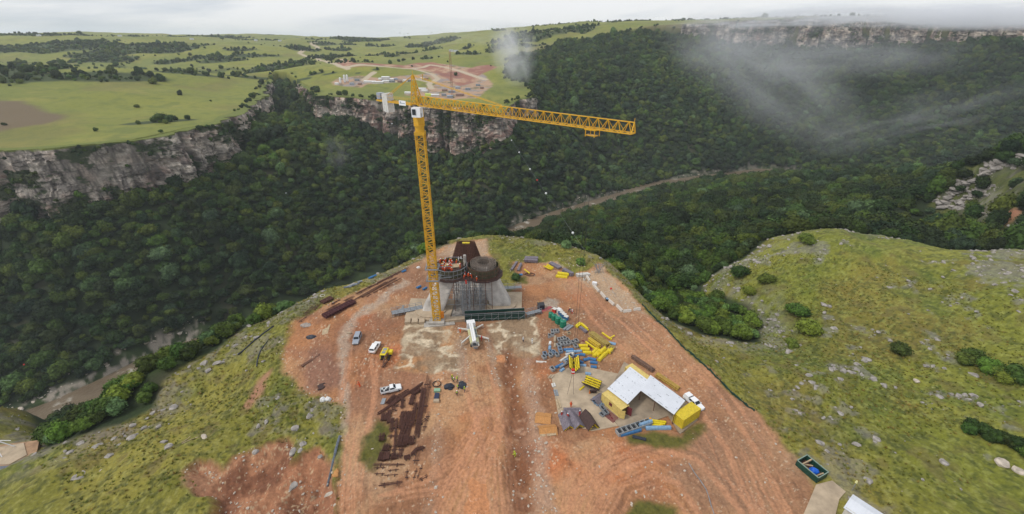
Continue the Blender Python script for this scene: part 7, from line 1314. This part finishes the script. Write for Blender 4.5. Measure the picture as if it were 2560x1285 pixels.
for x, y, top, m, lb in [(1131, 243, 128, M('far orange', (.34, .15, .09)), 'faint orange lattice crane mast standing on the far site'), (1057, 200, 186, YEL, 'small yellow crane among the buildings of the far site')]:
    p = far(x, y); q = PY(x, top, p.y); e = empty('tower_crane', p, 0, lb, 'crane'); b = MB(); w_ = 2.4 if top < 150 else 1.5; lattice(b, (0, 0, 0), (0, 0, q[2] - p.z), Vector((w_, 0, 0)), Vector((0, w_, 0)), 22, .22, False); b.build('mast', m, e); b = MB(); b.bar((0, 0, q[2] - p.z), (4 if top > 150 else 1, 0, q[2] - p.z + 1), .5); b.build('jib', m, e)
for i, (x, y, s) in enumerate([(1000, 82, 6), (1010, 84, 4), (1020, 83, 5), (556, 99, 9), (1080, 81, 5), (140, 87, 7), (200, 86, 9), (1440, 62, 5), (780, 96, 5), (1230, 73, 6), (1190, 75, 5)]):
    p = far(x, y + 2); place_tree(p.x, p.y, p.z, s * .9, label='tree on the far skyline, %s in order from the left' % ORD[[556, 140, 200].index(x) if 0 else sorted([1000, 1010, 1020, 556, 1080, 140, 200, 1440, 780, 1230, 1190]).index(x)], group='trees on the far skyline')
for i, (x, y) in enumerate([(98, 89), (480, 98), (640, 101), (300, 90), (700, 102), (1128, 128), (1140, 129)]):
    p = far(x, y + 1.5); e = empty('farm_house', p, .2, 'tiny white farm house on the far hills, %s from the left' % ORD[sorted([98, 480, 640, 300, 700, 1128, 1140]).index(x)], 'house'); MB().box((0, 0, 2), (12, 7, 4)).build('wall', WHITE, e); MB().add([(-6.5, -4, 4), (6.5, -4, 4), (6.5, 4, 4), (-6.5, 4, 4), (-6, 0, 6), (6, 0, 6)], [(0, 1, 5, 4), (2, 3, 4, 5), (0, 4, 3), (1, 2, 5), (3, 2, 1, 0)]).build('roof', SILVER, e)
# ---------------------------------------------------------------- cables with marker balls
def cable(A_, B_, xs, sag, lb, nm):
    A_ = Vector(A_); B_ = Vector(B_); n = 60; pts = [A_.lerp(B_, i / n) - Vector((0, 0, sag * 4 * (i / n) * (1 - i / n))) for i in range(n + 1)]; b = MB()
    for p, q in zip(pts[:-1], pts[1:]): b.bar(p - A_, q - A_, .05, 3)
    o = b.build('cable', GREY); o.location = A_; tag(o, lb, 'cable'); pxs = [vis_px(p) for p in pts]
    for k, (x, m, r) in enumerate(xs):
        j = min(range(n), key=lambda i: abs((pxs[i][0] + pxs[i + 1][0]) / 2 - x)); t = (x - pxs[j][0]) / ((pxs[j + 1][0] - pxs[j][0]) or 1); p = pts[j].lerp(pts[j + 1], t); r *= .72
        v_ = MB(); n2 = 12; v_.loft([[(r * sin(a_) * cos(2 * pi * i / n2), r * sin(a_) * sin(2 * pi * i / n2), r * cos(a_)) for i in range(n2)] for a_ in np.linspace(.05, pi - .05, 8)]); o = v_.build('marker_ball', m, None, True); o.location = p; tag(o, '%s aerial marker ball on the %s cable, %s from the left' % ('red' if m is RED else 'white', nm, ORD[k]), 'marker ball')
zA = hit(-90, 1036)[0]
cable((zA[0], zA[1], zA[2] + 6), PY(1040, 270, 655), [(60, RED, .75), (305, WHITE, .8), (462, RED, .75), (572, WHITE, .8), (715, WHITE, .8), (980, WHITE, 1.2)], 0, 'thin cable spanning the gorge on the left from the near pad to the far cliff', 'left')
cable((*P(1556, 762, 3), 3), PY(1228, 262, 660), [(1279, WHITE, .8), (1298, WHITE, .9), (1325, WHITE, .9), (1343, RED, .75), (1365, WHITE, .9), (1432, WHITE, .8), (1528, RED, .5)], 4, 'thin cable spanning the gorge on the right from the barrier line to the far cliff', 'right')
# ---------------------------------------------------------------- air
def vol_mat(name, dens, col, noise=None, aniso=.0):
    m = bpy.data.materials.new(name); m.use_nodes = True; nt = m.node_tree; N = nt.nodes; L = nt.links; N.clear()
    o = N.new('ShaderNodeOutputMaterial'); v = N.new('ShaderNodeVolumePrincipled'); v.inputs['Color'].default_value = (*col, 1); v.inputs['Anisotropy'].default_value = aniso; v.inputs['Density'].default_value = dens; L.new(v.outputs[0], o.inputs['Volume'])
    if noise:
        sc, lo, hi, st = noise; tc = N.new('ShaderNodeTexCoord'); n = N.new('ShaderNodeTexNoise'); n.inputs['Scale'].default_value = 1; n.inputs['Detail'].default_value = 5; n.inputs['Roughness'].default_value = .6; n.inputs['Distortion'].default_value = .6
        mp = N.new('ShaderNodeMapping'); mp.inputs['Scale'].default_value = sc; mp.inputs['Location'].default_value = (st, st * 1.7, 0); L.new(tc.outputs['Object'], mp.inputs[0]); L.new(mp.outputs[0], n.inputs['Vector'])
        mr = N.new('ShaderNodeMapRange'); mr.inputs[1].default_value = lo; mr.inputs[2].default_value = hi; L.new(n.outputs[0], mr.inputs[0])
        ln = N.new('ShaderNodeVectorMath'); ln.operation = 'LENGTH'; L.new(tc.outputs['Object'], ln.inputs[0]); fr = N.new('ShaderNodeMapRange'); fr.interpolation_type = 'SMOOTHSTEP'; fr.inputs[1].default_value = 1.0; fr.inputs[2].default_value = .15; L.new(ln.outputs['Value'], fr.inputs[0])
        mu = N.new('ShaderNodeMath'); mu.operation = 'MULTIPLY'; L.new(mr.outputs[0], mu.inputs[0]); L.new(fr.outputs[0], mu.inputs[1]); m2 = N.new('ShaderNodeMath'); m2.operation = 'MULTIPLY'; m2.inputs[1].default_value = dens; L.new(mu.outputs[0], m2.inputs[0]); L.new(m2.outputs[0], v.inputs['Density'])
    return m
def build_haze():
    V = np.array([(x, y, z) for x in (-10500, 10500) for y in (-400, 9900) for z in (-230, 260)]); Fc = np.array([(0, 1, 3, 2), (4, 6, 7, 5), (0, 4, 5, 1), (2, 3, 7, 6), (0, 2, 6, 4), (1, 5, 7, 3)])
    o = mesh_np('haze', V, Fc, vol_mat('haze air', .00008, (.86, .93, 1.0))); o['kind'] = 'stuff'; tag(o, 'thin grey blue haze over the gorge and far hills', 'haze')
build_haze()
def mist(c, size, rot, dens, sc, lo, hi, st, lb):
    V, Fc = ICO[3]; o = mesh_np('mist', V, Fc, vol_mat('mist', dens, (.96, .97, 1.0), (sc, lo, hi, st))); o.location = c; o.scale = size; o.rotation_euler = rot; tag(o, lb, 'mist', kind='stuff')
def at(px, py, Y): return PY(px, py, Y)
mist(at(2290, 38, 950), (500, 110, 25), (0, 0, radians(-22)), .045, (5, 1.5, 2.2), .42, .62, 1.3, 'low white cloud lying along the top of the far ridge')
mist(at(2500, 40, 800), (250, 110, 25), (0, 0, radians(-25)), .045, (3, 1.5, 2.0), .36, .6, 4.3, 'white cloud over the right end of the far ridge')
mist(at(1900, 190, 820), (250, 70, 95), (0, radians(30), radians(-20)), .011, (1.9, 1.4, 1.8), .34, .70, 2.1, 'grey veil of mist drifting down the middle of the forested slope')
mist(at(2270, 300, 700), (190, 50, 50), (0, radians(-20), radians(-20)), .007, (2.4, 1.4, 2.6), .44, .68, 7.7, 'faint streak of mist over the right part of the forested slope')
mist(at(1285, 130, 800), (46, 40, 66), (0, radians(-14), 0), .045, (1.8, 1.6, 1.6), .38, .62, 3.9, 'upright white wisp of cloud beside the far work site')
mist(at(1130, 95, 1150), (190, 60, 26), (0, 0, 0), .006, (3, 1.5, 2), .42, .65, 5.1, 'thin mist over the far green hills left of the wisp')
mist(at(840, 385, 520), (26, 20, 30), (0, radians(25), 0), .012, (1.8, 1.6, 1.6), .42, .66, 8.9, 'small wisp of mist in the gorge below the far cliffs')
mist(at(40, 890, 250), (36, 22, 24), (0, radians(10), 0), .014, (1.8, 1.6, 1.6), .40, .68, 6.2, 'small wisp of mist over the forest at the left edge')
mist(at(1860, 62, 1080), (190, 60, 12), (0, 0, radians(-20)), .02, (4, 1.5, 2.0), .42, .62, 9.3, 'thin shreds of cloud along the rim of the far cliffs')
mist(at(2050, 130, 870), (300, 70, 60), (0, 0, radians(-20)), .009, (2.0, 1.5, 1.8), .36, .70, 12.1, 'broad grey veil of mist hanging below the far ridge')
